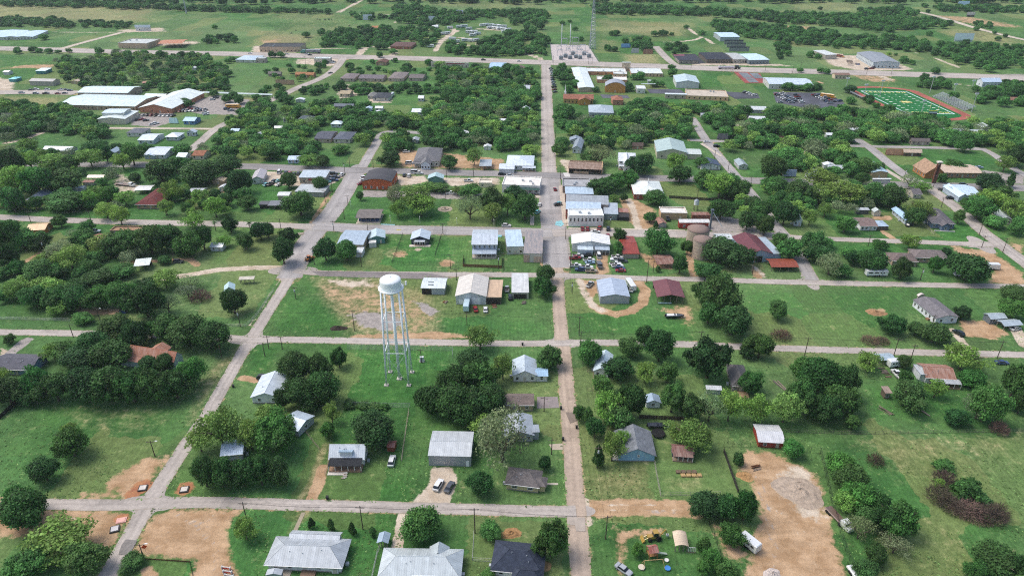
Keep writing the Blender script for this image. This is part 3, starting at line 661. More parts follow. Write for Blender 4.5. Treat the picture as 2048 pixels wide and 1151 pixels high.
def B(name, short, extra, fl, fr, vt, h, roof, rise, wall, roofc, win=(2, 2), door=1, ov=.4, cat=None, open_=False, **o):
    """fl/fr: front base corners as photo positions; vt: photo row of the roof's upper edge; roof: kind + material letter, e.g. 'gx:m'"""
    x0, y0 = G(*fl); x1, y1 = G(*fr); Wd = math.dist((x0, y0), (x1, y1)); yaw = o.get('yaw', None)
    yaw = atan2(y1-y0, x1-x0) if yaw is None else radians(yaw)
    kind, rm = roof.split(':'); wm, wc = wall
    tops = {'gx': lambda Y, D: min(row(Y+D/2, h+rise), row(Y+D+ov, h)), 'hip': lambda Y, D: min(row(Y+D/2, h+rise), row(Y+D+ov, h)), 'gy': lambda Y, D: row(Y+D+ov, h+rise), 'by': lambda Y, D: row(Y+D+ov, h+rise),
            'bx': lambda Y, D: min(row(Y+D/2, h+rise), row(Y+D, h)), 'flat': lambda Y, D: row(Y+D, h), 'shed': lambda Y, D: row(Y+D+ov, h+rise), 'shedr': lambda Y, D: min(row(Y-ov, h+rise), row(Y+D+ov, h))}
    D = o.get('depth') or solve_depth(y0, vt, tops[kind])/max(.4, cos(yaw))
    root = empty(name, (x0, y0, 0), yaw)
    cat = cat or name.replace('_', ' ').split()[-1]
    tag(root, (short+' '+extra).strip(), cat, o.get('group'))
    cxx = x0+cos(yaw)*Wd/2-sin(yaw)*D/2; cyy = y0+sin(yaw)*Wd/2+cos(yaw)*D/2
    FOOT.append((cxx, cyy, yaw, Wd/2, D/2)); REFS.append((cxx, cyy, o.get('ref', short)))
    near = y0 < 430
    mb = MB()
    if kind == 'flat':
        par = o.get('par', .5)
        for a in ((0, Wd, 0, .25), (0, Wd, D-.25, D), (0, .25, .25, D-.25), (Wd-.25, Wd, .25, D-.25)): mb.box(*a, 0, h)
        rf = MB(); rf.face([(.25, .25, h-par), (Wd-.25, .25, h-par), (Wd-.25, D-.25, h-par), (.25, D-.25, h-par)], [(0, 0), (Wd, 0), (Wd, D), (0, D)])
        rf.build('roof', ROOFMAT[rm], root, roofc)
        cp = MB()
        for a in ((-.06, Wd+.06, -.06, .3), (-.06, Wd+.06, D-.3, D+.06), (-.06, .3, .3, D-.3), (Wd-.3, Wd+.06, .3, D-.3)): cp.box(*a, h+.002, h+.08)
        cp.build('parapet_cap', 'paint', root, o.get('cap', roofc))
        nr = random.Random(int(x0*7+y0))
        if Wd > 9 and D > 9:
            for _ in range(o.get('units', 2)):
                ux, uy = nr.uniform(2, Wd-3), nr.uniform(2, D-3)
                u_ = MB(); u_.box(-.7, .7, -.6, .6, 0, 1.0); u_.box(-.5, .5, -.4, .4, 1.0, 1.12); q = u_.build('roof_unit', 'steel', root); q.location = (ux, uy, h-par)
    else:
        rr, gab = add_roof(root, kind, 0, Wd, 0, D, h, rise, ov, ROOFMAT[rm], roofc)
        if open_:
            pass
        else:
            mb.box(0, Wd, 0, D, 0, h, top=False, bot=False)
            for gpts in gab: mb.face(gpts)
        if kind in ('gx', 'gy', 'hip') and near and Wd > 5:
            rc = MB(); z = h+rise+.12
            if kind == 'gx' or (kind == 'hip' and Wd >= D):
                e = ov if kind == 'gx' else -D*.45; rc.hull8([(-e, D/2-.16, z-.09), (Wd+e, D/2-.16, z-.09), (Wd+e, D/2+.16, z-.09), (-e, D/2+.16, z-.09), (-e, D/2-.05, z+.06), (Wd+e, D/2-.05, z+.06), (Wd+e, D/2+.05, z+.06), (-e, D/2+.05, z+.06)])
            else:
                e = ov if kind == 'gy' else -Wd*.45; rc.hull8([(Wd/2-.16, -e, z-.09), (Wd/2+.16, -e, z-.09), (Wd/2+.16, D+e, z-.09), (Wd/2-.16, D+e, z-.09), (Wd/2-.05, -e, z+.06), (Wd/2+.05, -e, z+.06), (Wd/2+.05, D+e, z+.06), (Wd/2-.05, D+e, z+.06)])
            rc.build('ridge_cap', 'paint', root, o.get('ridgec', roofc))
        if kind in ('gx', 'hip') and near and cat in ('house', 'home', 'cottage') and not open_:
            k = rise/(D/2) if (kind == 'gx' or Wd >= D) else rise/(Wd/2); MB().box(-ov, Wd+ov, -ov-.14, -ov-.01, h-ov*k-.02, h-ov*k+.12).build('gutter', 'paint', root, '#e3e3de')
        if o.get('vents', near and cat in ('house', 'home')) and not open_:
            nr = random.Random(int(x0*13+y0))
            for _ in range(3):
                vx, vy = nr.uniform(.25, .75)*Wd, nr.uniform(.2, .42)*D
                zz = h+rise*(vy/(D/2)) if kind in ('gx', 'hip') else h+rise*(1-abs(vx-Wd/2)/(Wd/2))
                q = MB().tube((0, 0, -.3), (0, 0, .45), .09, n=8).build('vent_pipe', 'steel', root); q.location = (vx, vy, zz+.1)
    if open_:
        for i in range(o.get('bays', 3)+1):
            for yy in (.15, D-.15):
                zz = h - .02
                if kind == 'shed': zz = h+rise*yy/D-.02
                q = link('post', shared(('post', round(zz, 1)), lambda: MB().box(-.09, .09, -.09, .09, 0, zz).mesh('post', 'wood')), root, o.get('postc', '#8a8178')); q.location = (.15+(Wd-.3)*i/o.get('bays', 3), yy, 0)
        if o.get('backwall'): mb.box(0, Wd, D-.12, D, 0, h)
    if mb.f: mb.build('wall', WALLMAT[wm], root, wc)
    if not open_ and not o.get('nofound') and near and cat in ('house', 'home'):
        MB().box(-.05, Wd+.05, -.05, D+.05, 0, .3).build('foundation', 'concrete', root, '#8e8a84')
    if near and cat in ('house', 'home') and not open_:
        vx = Wd+.95 if (fl[0]+fr[0])/2 < CX else -.95
        link('air_conditioner', shared('acunit', lambda: MB().box(-.42, .42, -.42, .42, .06, .85).box(-.36, .36, -.36, .36, .852, .9).mesh('air_conditioner', 'steel')), root).location = (vx, D*.3, 0)
    fcol = o.get('fcol', '#e9e9e6')
    if not open_:
        nf, ns = win; slots = nf+(1 if door else 0); zwin = o.get('zw', min(h*.55, 1.55)); ww, wh = o.get('wsize', (.95, min(1.25, h*.42)))
        storeys = o.get('storeys', 1)
        for st in range(storeys):
            zz = zwin+st*2.9
            for i in range(slots):
                x = Wd*(i+.5)/slots if slots else 0
                if door and i == slots//2 and st == 0: add_door(root, x, -.003, .05, 0, col=o.get('doorc', '#b9b3a8'))
                else: add_window(root, x, -.003, zz, 0, ww, wh, fcol, near)
            for i in range(ns):
                y = D*(i+.5)/ns
                add_window(root, Wd+.003, y, zz, pi/2, ww, wh, fcol, near); add_window(root, -.003, y, zz, -pi/2, ww, wh, fcol, near)
    for e in o.get('extras', ()): e(root, Wd, D, h)
    return root
def wing(x0, x1, y0, y1, h, roof, rise, wallc, roofc, ov=.3, nw=0, wm='siding', label=None):
    """an attached wing given in fractions of the main body's width and depth"""
    def f(root, W_, D, H_):
        a, b, c, d = x0*W_, x1*W_, y0*D, y1*D; kind, rm = roof.split(':')
        _, gab = add_roof(root, kind, a, b, c, d, h, rise, ov, ROOFMAT[rm], roofc, 'wing_roof')
        mb = MB(); mb.box(a, b, c, d, 0, h, top=False, bot=False)
        for g in gab: mb.face(g)
        mb.build('wing_wall', wm, root, wallc)
        for i in range(nw): add_window(root, a+(b-a)*(i+.5)/nw, c-.003, 1.5, 0)
    return f
def porch(x0, x1, d, h0, h1, roofc, rm='m', deck='#8d7a66', postc='#d9d9d5', n=4, z=.35, y=0):
    """a porch along the front: sloping roof from h1 at the wall to h0 at the edge, posts and deck"""
    def f(root, W_, D, H_):
        a, b = x0*W_, x1*W_; mb = MB(); P = [(a, y-d, h0), (b, y-d, h0), (b, y-.02, h1), (a, y-.02, h1)]
        slab(mb, P, .1, plane_uv(P, (1, 0, 0))); mb.build('porch_roof', ROOFMAT[rm], root, roofc)
        MB().box(a, b, y-d, y-.06, 0, z).build('porch_deck', 'wood', root, deck)
        for i in range(n+1):
            q = link('porch_post', shared(('pp', round(h0, 1), z), lambda: MB().box(-.07, .07, -.07, .07, z+.002, h0).mesh('porch_post', 'paint')), root, postc); q.location = (a+.1+(b-a-.2)*i/n, y-d+.1, 0)
    return f
def part_box(name, x0, x1, y0, y1, z0, z1, mat, col, frac=True):
    def f(root, W_, D, H_):
        k, q = (W_, D) if frac else (1, 1)
        MB().box(x0*k, x1*k, y0*q, y1*q, z0, z1).build(name, mat, root, col)
    return f
def bigdoor(x, w, hh, col='#dfe3e3', y=0):
    def f(root, W_, D, H_):
        o = MB()
        n = max(3, int(hh/.5))
        for i in range(n): o.box(-w/2, w/2, -.06, .02, hh*i/n+.012, hh*(i+1)/n-.012)
        q = o.build('overhead_door', 'paint', root, col); q.location = (x*W_, y-.003, 0.02)
    return f
def opening_shade(x, w, hh):  # dark slab on the closed wall, painting in the shade of an opening
    def f(root, W_, D, H_): MB().box(-w/2, w/2, -.012, .0, .0, hh).build('opening_shade', 'dark_interior', root).location = (x*W_, -.004, .01)
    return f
def chimney(x, y, h, col='#7d5a4a'):
    def f(root, W_, D, H_): q = MB().box(-.4, .4, -.4, .4, H_-.2, H_+h).box(-.47, .47, -.47, .47, H_+h+.002, H_+h+.15).build('chimney', 'brick', root, col); q.location = (x*W_, y*D, 0)
    return f

# ------------------------------------------------------------------ the buildings, block by block
H_, S_ = 'house', 'shed'
# front row along the lowest street
B(H_, 'white hip-roofed house with a rear wing', 'south of the lowest side street', (538,1138), (683,1144), 1070, 2.7, 'hip:m', 2.0, ('s', WHITE), '#a9b0b5', (4, 2), ov=.7,
  extras=[wing(.18, .86, .9, 1.32, 2.5, 'gx:m', .9, WHITE, '#b3babf', .4), part_box('deck', .46, .66, -.28, -.01, 0, .5, 'wood', '#7a6555'), part_box('patio_slab', .05, .32, -.3, -.01, 0, .12, 'concrete', '#a79d8e')])
B(H_, 'purple-walled house under a long white hip roof', 'beside the round tree on the lowest street', (763,1163), (917,1166), 1093, 2.8, 'hip:m', 2.1, ('s', '#6d6a80'), '#b6bfc2', (3, 2), ov=.7,
  extras=[wing(.6, .82, .75, 1.12, 2.8, 'gy:m', 1.6, '#6d6a80', '#adb7bb', .4), porch(.4, .75, 3, 2.5, 2.8, '#cdd6d8')])
B(H_, 'white-walled house with a dark slate-blue shingle roof', 'at the lowest street corner', (986,1150), (1082,1160), 1078, 2.8, 'hip:s', 2.4, ('s', WHITE), '#3c4352', (2, 2), ov=.6,
  extras=[wing(.45, 1.0, -.35, .1, 2.8, 'hip:s', 1.6, WHITE, '#3c4352', .5, 1)])
B('carport', 'small blue-grey gabled carport', 'between the two long white-roofed houses', (757,1095), (776,1096), 1061, 2.2, 'gy:m', .6, ('m', '#7c6f66'), '#9aacba', (0, 0), 0, ov=.25, open_=True)
B(S_, 'tiny grey shed roof', 'by the patio of the white hip-roofed house', (536,1160), (564,1160), 1135, 2.2, 'gy:m', .5, ('m', '#9aa0a4'), '#a9b0b5', (0, 0), 0, ov=.2)
B(S_, 'little white shed with black roof', 'by the deck of the white hip-roofed house', (664,1146), (677,1146), 1129, 2.0, 'gx:s', .5, ('s', WHITE), '#2c2f35', (0, 0), 1, ov=.15)
# between the two lower streets
B(H_, 'white house with a dormer and black porch roof', 'beside the orange dirt drive', (662,930), (729,930), 887, 3.0, 'gx:m', 2.6, ('s', WHITE), '#c6cdd1', (3, 2), ov=.4,
  extras=[porch(0, .97, 3.0, 2.4, 3.0, '#34363a', 's', '#9a7d66', n=5, z=.6), wing(.3, .66, .04, .5, 4.0, 'shedr:m', 1.2, '#e8ecec', '#8fa6b8', .3), part_box('patio_slab', -.02, .55, -.72, -.42, 0, .15, 'concrete', '#c7c1b6')])
B(S_, 'little rust-red shed', 'behind the parked white suv in the back yard', (775,902), (789,903), 880, 1.8, 'gx:r', .4, ('m', '#8c4c3a'), '#9a5140', (0, 0), 0, ov=.15)
B('warehouse', 'grey metal warehouse', 'with a gravel drive and two parked cars', (858,930), (942,932), 861, 3.9, 'gx:m', .8, ('m', '#9ba1a5'), '#b4babd', (0, 0), 0, ov=.15,
  extras=[lambda r, W_, D, h: add_door(r, W_*.92, -.003, .02, 0, col='#e4e7e8')], ridgec='#aab0b3')
B(H_, 'yellow-walled house with a grey hip roof', 'on the street corner', (1013,977), (1076,985), 932, 2.6, 'hip:s', 1.5, ('s', '#c6b78a'), '#746e6c', (2, 2), 0, ov=.5, wsize=(1.5, 1.1), extras=[wing(.82, 1.2, .12, .62, 2.5, 'hip:s', .9, '#c6b78a', '#746e6c', .4)])
B(H_, 'long tan house with a brown gable roof', 'beside a concrete parking pad', (991,821), (1066,821), 786, 2.7, 'gx:s', 1.2, ('s', '#bfae86'), '#7c706a', (2, 1), 1, ov=.4)
B(H_, 'grey metal-roofed house', 'half hidden by the big pale tree', (1012,884), (1066,882), 823, 2.7, 'gy:m', 1.6, ('s', '#a8acae'), '#9fa7ad', (2, 2), extras=[wing(1.0, 1.22, .1, .5, 2.5, 'shedr:m', .5, '#a8acae', '#98a1a8', .3)])
B(H_, 'white gabled house with a blue side wing', 'south of the main street crossing', (1027,763), (1072,763), 709, 2.9, 'gy:m', 2.0, ('s', WHITE), '#b6c3cc', (2, 2), extras=[wing(1.0, 1.5, .02, .5, 2.5, 'gx:m', .8, WHITE, '#98b7d0', .3, 1)])
B(H_, 'light blue gabled house with grey shingles', 'beside the dirt side road', (1237,921), (1308,922), 847, 2.5, 'gy:s', 2.6, ('s', '#8fb6cc'), '#7c8187', (0, 2), 0, ov=.45,
  extras=[part_box('side_porch', -.18, -.005, .02, .45, 0, .3, 'concrete', '#b2aca2'), lambda r, W_, D, h: add_window(r, W_*.55, -.003, 2.1, 0, .5, .8)])
B('cabin', 'small brown cabin with a dark porch', 'under the yellow-green tree', (1344,914), (1384,917), 886, 2.4, 'gx:r', 1.2, ('w', '#4c5560'), '#7a4f47', (2, 1), cat='cabin', extras=[porch(0, 1, 1.8, 2.0, 2.3, '#6b4a44', 'r')])
B(S_, 'small white shed with a blue-grey gable roof', 'among the trees behind the light blue house', (1292,815), (1319,815), 785, 2.3, 'gy:m', 1.0, ('s', '#dfe4e4'), '#93a5b5', (1, 0), 0, ov=.35)
B(H_, 'white metal-roofed house in the trees', 'behind a timber fence at the crossing', (1188,752), (1214,748), 697, 2.7, 'gy:m', 1.6, ('s', WHITE), '#c7d8e0', (1, 2), yaw=-14)
B(H_, 'grey hip-roofed house', 'with a timber deck beside the huge round tree', (1464,782), (1496,784), 727, 2.7, 'hip:s', 1.7, ('s', '#8d8a84'), '#6f6c6b', (2, 2), extras=[part_box('deck', .1, .95, -.3, -.01, 0, .5, 'wood', '#9a8468')])
B(S_, 'low white metal shed', 'beside the grey hip-roofed house', (1413,787), (1440,788), 770, 2.0, 'shed:m', .4, ('m', '#b9bfc2'), '#c9ced0', (0, 0), 0)
B(S_, 'red shed with a white rust-streaked roof', 'on the corner of the black fence', (1516,893), (1566,896), 847, 2.2, 'gx:m', .9, ('m', '#a8453d'), '#c9cbcd', (1, 0), 1, ov=.3)
B('carport', 'tan arched metal carport', 'in the play yard', (1349,1103), (1375,1104), 1059, 2.2, 'by:m', .6, ('m', TANW), '#c6b49c', (0, 0), 0, ov=.1, open_=True, extras=[porch(1.02, 1.6, .1, 2.0, 2.1, '#d6d6d2')])
# west side by the thicket
B('barn', 'rusty-roofed barn with a pale blue gable end', 'buried in the thicket', (262,724), (352,738), 690, 3.6, 'gx:r', 2.4, ('m', '#a9b5bd'), '#a4684e', (0, 0), 0, ov=.3,
  extras=[wing(.3, .62, .8, 1.7, 3.4, 'gy:r', 1.6, '#a9b5bd', '#a06a52', .3, wm='metal_wall'), wing(-.12, .3, -.5, .02, 2.4, 'shed:r', 1.1, '#a9b5bd', '#a1674f', .2, wm='metal_wall')])
B(H_, 'grey-roofed blue house', 'at the end of the curved driveway', (-14,748), (66,750), 706, 2.7, 'gx:s', 1.6, ('s', '#6c86a0'), '#63636b', (3, 2), ov=.6)
B(H_, 'white gabled house', 'beside the dark clump west of the water tower', (506,806), (562,806), 741, 2.7, 'gy:m', 1.8, ('s', '#e3e6e6'), '#c0cbd3', (2, 2), 0)
B(S_, 'blue-white metal gable roof', 'among trees south of the white gabled house', (566,862), (604,866), 820, 2.6, 'gx:m', 1.2, ('m', '#b5bcc0'), '#b6c6d4', (0, 1), 1, yaw=-24)
B(H_, 'pale blue metal roof', 'deep among trees by the lower crossing', (446,922), (484,924), 880, 2.6, 'gx:m', 1.3, ('s', '#b3bac0'), '#a9bdd2', (1, 1), yaw=8)
# water tower block
B(S_, 'open white shed with skylights', 'beside the big workshop', (844,588), (889,589), 555, 3.2, 'gx:m', .7, ('m', '#a9b3ba'), '#cdd6d4', (0, 0), 0, ov=.4, extras=[opening_shade(.22, 4.2, 2.7), part_box('skylight', .25, .5, .2, .24, 3.75, 3.9, 'paint', '#8f9a9c'), part_box('skylight', .25, .5, .42, .46, 4.0, 4.12, 'paint', '#8f9a9c')])
B('workshop', 'big white gabled workshop with a tan lean-to', 'and an overhead door', (912,608), (972,609), 546, 4.0, 'gy:m', 1.9, ('m', '#c3c8ca'), '#cbc6bd', (0, 0), 0, ov=.25,
  extras=[bigdoor(.68, 3.6, 3.2), lambda r, W_, D, h: add_door(r, W_*.18, -.003, .02, 0, 1.8, 2.2, '#e1e3e3'),
          wing(1.002, 1.5, .05, .98, 3.0, 'shedr:m', .25, '#8b7d6c', '#c2a78a', .2, wm='metal_wall'), lambda r, W_, D, h: MB().box(W_*1.03, W_*1.47, .03*D, .049*D, .02, 2.6).build('opening_shade', 'dark_interior', r)])  # dark slab paints in the shade of the lean-to's open front
B(S_, 'white flat-roofed shed with peeling panels', 'behind the twin dark trees by main street', (1024,597), (1057,597), 546, 3.0, 'shed:m', .5, ('m', '#b9b2a6'), '#c7c9c7', (0, 0), 0, ov=.2, extras=[opening_shade(.5, 5.5, 2.3)])
B('workshop', 'grey-blue metal shop', 'inside the curved gravel drive', (1200,607), (1258,607), 555, 3.4, 'gy:m', 1.2, ('m', '#a7aeb4'), '#a9b6c6', (0, 0), 0, ov=.2)
B('barn', 'brown metal pole barn', 'with open sides and stored planks', (1314,607), (1366,608), 557, 3.4, 'gy:m', 1.2, ('m', '#6e4a44'), '#74474a', (0, 0), 0, ov=.4, open_=True, bays=4, backwall=True, extras=[part_box('plank', .05, .55, -.02, .02, .3, .6, 'paint', '#a9c4c9')])
B(S_, 'pale teal-roofed shed', 'behind the round bush west of the wide street', (452,591), (470,588), 564, 2.6, 'gy:m', 1.4, ('m', '#a9b8ba'), '#b9d2d6', (0, 0), 0, yaw=18)
B(S_, 'small flat open shelter', 'in the grass west of the wide street', (481,568), (508,567), 553, 2.3, 'shed:m', .3, ('m', '#9c978c'), '#bab4a5', (0, 0), 0, open_=True)
# second block (silos, used trucks, house fronts)
B('store_building', 'blue-grey metal store', 'on the corner of the wide grey street', (677,503), (727,504), 460, 4.0, 'gx:m', .8, ('m', TANW), '#a3b3c0', (2, 1), extras=[wing(.8, 1.06, -.35, -.01, 2.4, 'shed:m', .4, '#d4d6d4', '#cfd4d5', .1)])
B('cottage', 'teal-green gabled cottage', 'on the downtown street', (739,488), (770,486), 457, 3.0, 'gy:m', 1.4, ('s', '#5f8f86'), '#b4c8cd', (1, 1), cat='cottage', extras=[wing(0, .45, -.5, -.02, 2.2, 'shedr:m', .3, '#d6d6cf', '#d8d8d2', .1)])
B('cottage', 'navy gabled cottage with a pale metal roof', 'beside the fenced lawn', (823,489), (858,489), 457, 3.0, 'gy:m', 1.6, ('s', '#2e3648'), '#b9c6d0', (2, 1), cat='cottage', extras=[porch(.2, .8, 1.6, 2.2, 2.6, '#c6ccd2'), part_box('patio_slab', -.1, 1.1, -.3, -.01, 0, .12, 'concrete', '#c5bcae')])
B(H_, 'two-storey pale blue house', 'with a full-width porch and board fence', (945,510), (994,510), 459, 5.8, 'gx:m', 1.7, ('s', '#a8b3c1'), '#b9c3cb', (4, 2), storeys=2, zw=1.5, extras=[porch(0, .98, 4.0, 2.5, 3.2, '#a4b1bd', z=.5, deck='#b7ae9f', n=5)])
B('store_building', 'pale blue-roofed commercial building', 'next to the weathered metal building', (1014,509), (1047,508), 460, 4.2, 'shed:m', .5, ('m', '#c3c4c0'), '#b7cbd6', (2, 0), ov=.1)
B('store_building', 'weathered grey metal building', 'with a peeling white front', (1047,524), (1084,525), 460, 4.6, 'shed:r', .5, ('p', '#c9c3b8'), '#83858a', (0, 0), 0, ov=.1, extras=[part_box('siding_panel', .0, .32, -.006, -.002, .1, 3.8, 'rusty_roof', '#b89a86'), part_box('siding_panel', .55, .95, -.006, -.002, .1, 3.2, 'rusty_roof', '#c4ab97')])
B('garage', 'large white gabled garage', 'with lean-tos facing the truck lot', (1144,503), (1218,505), 463, 4.4, 'gy:m', 1.6, ('m', '#cfd2d1'), '#e4e4df', (0, 0), 0, extras=[wing(.15, .55, -.35, -.01, 2.8, 'shed:m', .6, '#c3cdd3', '#c5d3da', .2, wm='metal_wall'), porch(.6, 1.0, 3.2, 2.8, 3.4, '#aebcc8', z=.05)])
B(S_, 'red metal-roofed shed', 'between the white garage and the round bright tree', (1246,517), (1277,517), 472, 2.6, 'gx:m', 1.0, ('p', '#a59a8c'), '#8f3f33', (0, 0), 0, ov=.3)
B(S_, 'rust-brown open shed', 'in front of the round bright tree', (1314,537), (1347,536), 510, 2.4, 'gx:r', .8, ('w', '#5d4b42'), '#75483c', (0, 0), 0, open_=True)
B('barn', 'maroon-roofed barn with pale blue walls', 'east of the silos', (1493,525), (1541,523), 465, 4.4, 'gy:m', 2.0, ('m', '#93a9ba'), '#6a3a3e', (0, 0), 0, ov=.4, extras=[wing(1.002, 1.4, .0, .98, 3.6, 'shedr:m', .4, '#93a9ba', '#a2b0ba', .2, wm='metal_wall'), opening_shade(.5, 3, 3.2)])
B(S_, 'orange-red metal-roofed open shed', 'in front of the maroon barn', (1542,543), (1594,543), 517, 2.5, 'gx:m', .8, ('w', '#5d4b42'), '#8c4936', (0, 0), 0, open_=True)
B(S_, 'small white-roofed shed', 'beside the rusty silos', (1432,487), (1462,487), 467, 2.6, 'gx:m', .9, ('m', '#b9bcbc'), '#cdd3d3', (0, 0), 0)
B('store_building', 'tan flat-roofed hall with a white roof', 'behind the red workshop', (1321,439), (1373,440), 413, 4.0, 'flat:f', 0, ('p', '#b59b7a'), '#dedcd5', (1, 0), 1)
B('workshop', 'red metal workshop with a white roof', 'next to the grain elevator', (1358,457), (1416,457), 438, 3.6, 'gx:m', .8, ('m', '#9c3a35'), '#d8d8d4', (2, 0), 1)
B(S_, 'rusty lean-to roof', 'behind the red workshop', (1384,440), (1422,440), 424, 3.0, 'shed:r', .4, ('m', '#8a5a4c'), '#7c4a3e', (0, 0), 0)
B(S_, 'small rust-roofed shed', 'beside the tan flat-roofed hall', (1317,456), (1332,455), 434, 2.4, 'gy:r', .9, ('m', '#9a9a98'), '#8a5645', (0, 0), 0)
# shops on the main street
B('store_building', 'white two-part shop with a dark green awning', 'across from the park trees', (1004,385), (1079,388), 351, 5.0, 'flat:f', 0, ('p', '#e2e0da'), '#e6e2da', (5, 2), 1, extras=[porch(.12, 1.0, 2.2, 3.0, 3.6, '#33524c', 'm', z=.12, n=6)], units=3)
B('store_building', 'white shop with a row of arched windows', 'on the main street corner', (1137,453), (1206,453), 417, 6.3, 'flat:f', 0, ('p', '#e7e5df'), '#e6ecec', (9, 2), 0, zw=3.9, wsize=(.75, 1.7), fcol='#d9d4c9')
B('store_building', 'long shop with a blue-white metal roof', 'behind the arched-window shop', (1131,438), (1201,440), 402, 5.6, 'shed:m', .4, ('b', '#96564a'), '#b4c6d4', (0, 0), 0, ov=.1, depth=10)
B('store_building', 'deep shop with a dull grey roof', 'in the middle of the main street row', (1131,424), (1216,427), 385, 5.0, 'shed:m', .5, ('b', '#9d8d80'), '#9ba1a5', (0, 1), 0, ov=.1, depth=12)
B('store_building', 'brick-fronted shop with a light blue roof', 'under the spreading trees of the shop row', (1130,405), (1186,406), 370, 5.2, 'shed:m', .4, ('b', '#8c6f62'), '#b0c2cf', (0, 1), 0, ov=.1, depth=10)
B('store_building', 'low grey-roofed shop', 'at the highway end of the shop row', (1125,386), (1180,387), 361, 4.4, 'flat:f', 0, ('b', '#8d7f76'), '#a7a9ab', (2, 2), 1, depth=13)
B(S_, 'grey tin shed with a dark deck', 'at the back of the shop row', (1208,439), (1234,440), 405, 3.4, 'shed:m', .5, ('m', '#8f979c'), '#a9b3bb', (1, 0), 0, extras=[part_box('deck', 1.0, 1.9, -.05, .35, 0, 2.2, 'wood', '#3c3a3c'), part_box('deck_roof', 1.0, 1.9, .38, .8, 2.3, 2.42, 'rusty_roof', '#8a5145')])
B('church', 'brick church with a white hip roof and spire', 'on the highway lawn', (1268,399), (1326,400), 361, 3.4, 'hip:m', 2.6, ('b', '#8f5546'), '#dde4df', (3, 3), 1, extras=[lambda r, W_, D, h: MB().tube((W_*.55, D*.55, h+2.2), (W_*.55, D*.55, h+6.2), .45, .03, 6).build('spire', 'paint', r, '#e8e8e6')])
B(H_, 'white victorian house with steep gables', 'north of the business highway', (1237,338), (1269,339), 305, 5.4, 'gx:m', 2.6, ('s', '#e8e8e8'), '#d5dbe0', (3, 2), storeys=2, extras=[wing(.3, .65, -.3, .5, 5.4, 'gy:m', 3.2, '#e8e8e8', '#d5dbe0', .3, 1), porch(0, 1, 2.2, 2.5, 3.0, '#cfd6db')])
def ruin(r, W_, D, h):
    MB().box(0, W_, D-.35, D, 0, 4.2).build('brick_wall', 'brick', r, '#b39a7c'); MB().box(W_-.35, W_, 0, D-.36, 0, 4.6).build('brick_wall', 'brick', r, '#bfa27c')
    MB().box(0, .35, .4, D-.36, 0, 3.0).build('brick_wall', 'brick', r, '#a58a70'); MB().box(W_*.15, W_*.6, .3, .6, 0, 1.6).build('brick_wall', 'brick', r, '#b9a083')
    for i in range(5): MB().box(W_*(.1+.17*i), W_*(.1+.17*i)+.25, .7, D-.4, 3.2, 3.5).build('roof_beam', 'wood', r, '#6a5646')
B('ruin', 'roofless tan brick building', 'north of the highway by main street', (1137,347), (1204,350), 322, 3.4, 'gx:r', .5, ('b', '#a98f74'), '#7c6454', (0, 0), 0, open_=True, cat='ruin', extras=[ruin])
B(H_, 'white corner house with a metal roof', 'on main street north of the highway', (1013,340), (1066,341), 310, 3.2, 'hip:m', 2.0, ('s', '#e2e4e4'), '#cdd8e0', (3, 2), extras=[wing(-.25, .3, -.3, .2, 2.8, 'gx:m', 1.0, '#e2e4e4', '#cfd9df', .3), porch(.6, 1.1, 2.5, 2.4, 2.9, '#c9d4dc')])
B('hall', 'large grey-green gabled hall', 'on the cross street', (1313,317), (1372,319), 274, 4.6, 'gy:m', 2.4, ('p', '#bdb7a2'), '#a9bcb8', (2, 3), cat='hall', extras=[wing(1.0, 1.5, .05, .5, 3.4, 'gx:m', .9, '#bdb7a2', '#c3ccc6', .3)])
B(H_, 'navy metal-roofed house', 'beside the cross street', (1402,340), (1440,340), 315, 2.8, 'gy:m', 1.6, ('s', '#d7dad9'), '#3f4a63', (2, 2))
B(S_, 'small grey gabled shed', 'across the street from the navy metal-roofed house', (1477,339), (1494,339), 316, 2.6, 'gy:m', 1.2, ('s', '#b9bdba'), '#98a5a8', (1, 0), 0)
B(H_, 'grey steep-roofed cottage', 'near main street north of the highway', (1145,306), (1161,307), 274, 3.4, 'gy:m', 1.8, ('s', '#ccd2d6'), '#8d98a2', (1, 1))
# north-west of downtown
B('bank_building', 'grey hip-roofed office with a white portico', 'facing the highway', (829,333), (878,333), 296, 3.6, 'hip:s', 3.0, ('p', '#d3d0c6'), '#77777a', (4, 2), 1, cat='office', extras=[wing(.32, .68, -.22, .3, 3.8, 'gy:s', 1.8, '#e4e8ec', '#7d7d80', .5, 3), porch(-.05, .32, 3, 2.8, 3.3, '#7b7b7e', 's', z=.1)])
B('brick_building', 'orange brick building with a dark barrel roof', 'at the wide street corner', (726,379), (784,380), 336, 5.0, 'by:f', 1.8, ('b', '#b3603f'), '#4c4c50', (4, 3), 1, cat='building')
B('dealership', 'pale grey dealership with a red front', 'in the car lot', (600,367), (652,367), 340, 3.8, 'shed:m', .4, ('m', '#b9b3a6'), '#b3bfc6', (2, 0), 1, cat='garage', extras=[part_box('sign_board', .35, .75, -.02, -.006, 2.0, 3.0, 'paint', '#a03434')])
B(S_, 'flat grey tin roofs', 'behind the car dealership', (592,392), (648,394), 368, 2.8, 'shed:m', .3, ('m', '#9a9c9b'), '#b2b8b8', (0, 0), 0)
B('cottage', 'teal-roofed gabled store', 'beside the barrel-roofed building', (857,367), (886,367), 344, 3.2, 'gy:m', 1.6, ('m', '#6c8f8a'), '#a9c2c4', (0, 0), 0, cat='store')
B('carport', 'grey metal carport', 'on the office parking lot', (960,341), (982,341), 319, 2.8, 'bx:m', .5, ('m', '#8f8f8c'), '#a6b0b6', (0, 0), 0, open_=True)
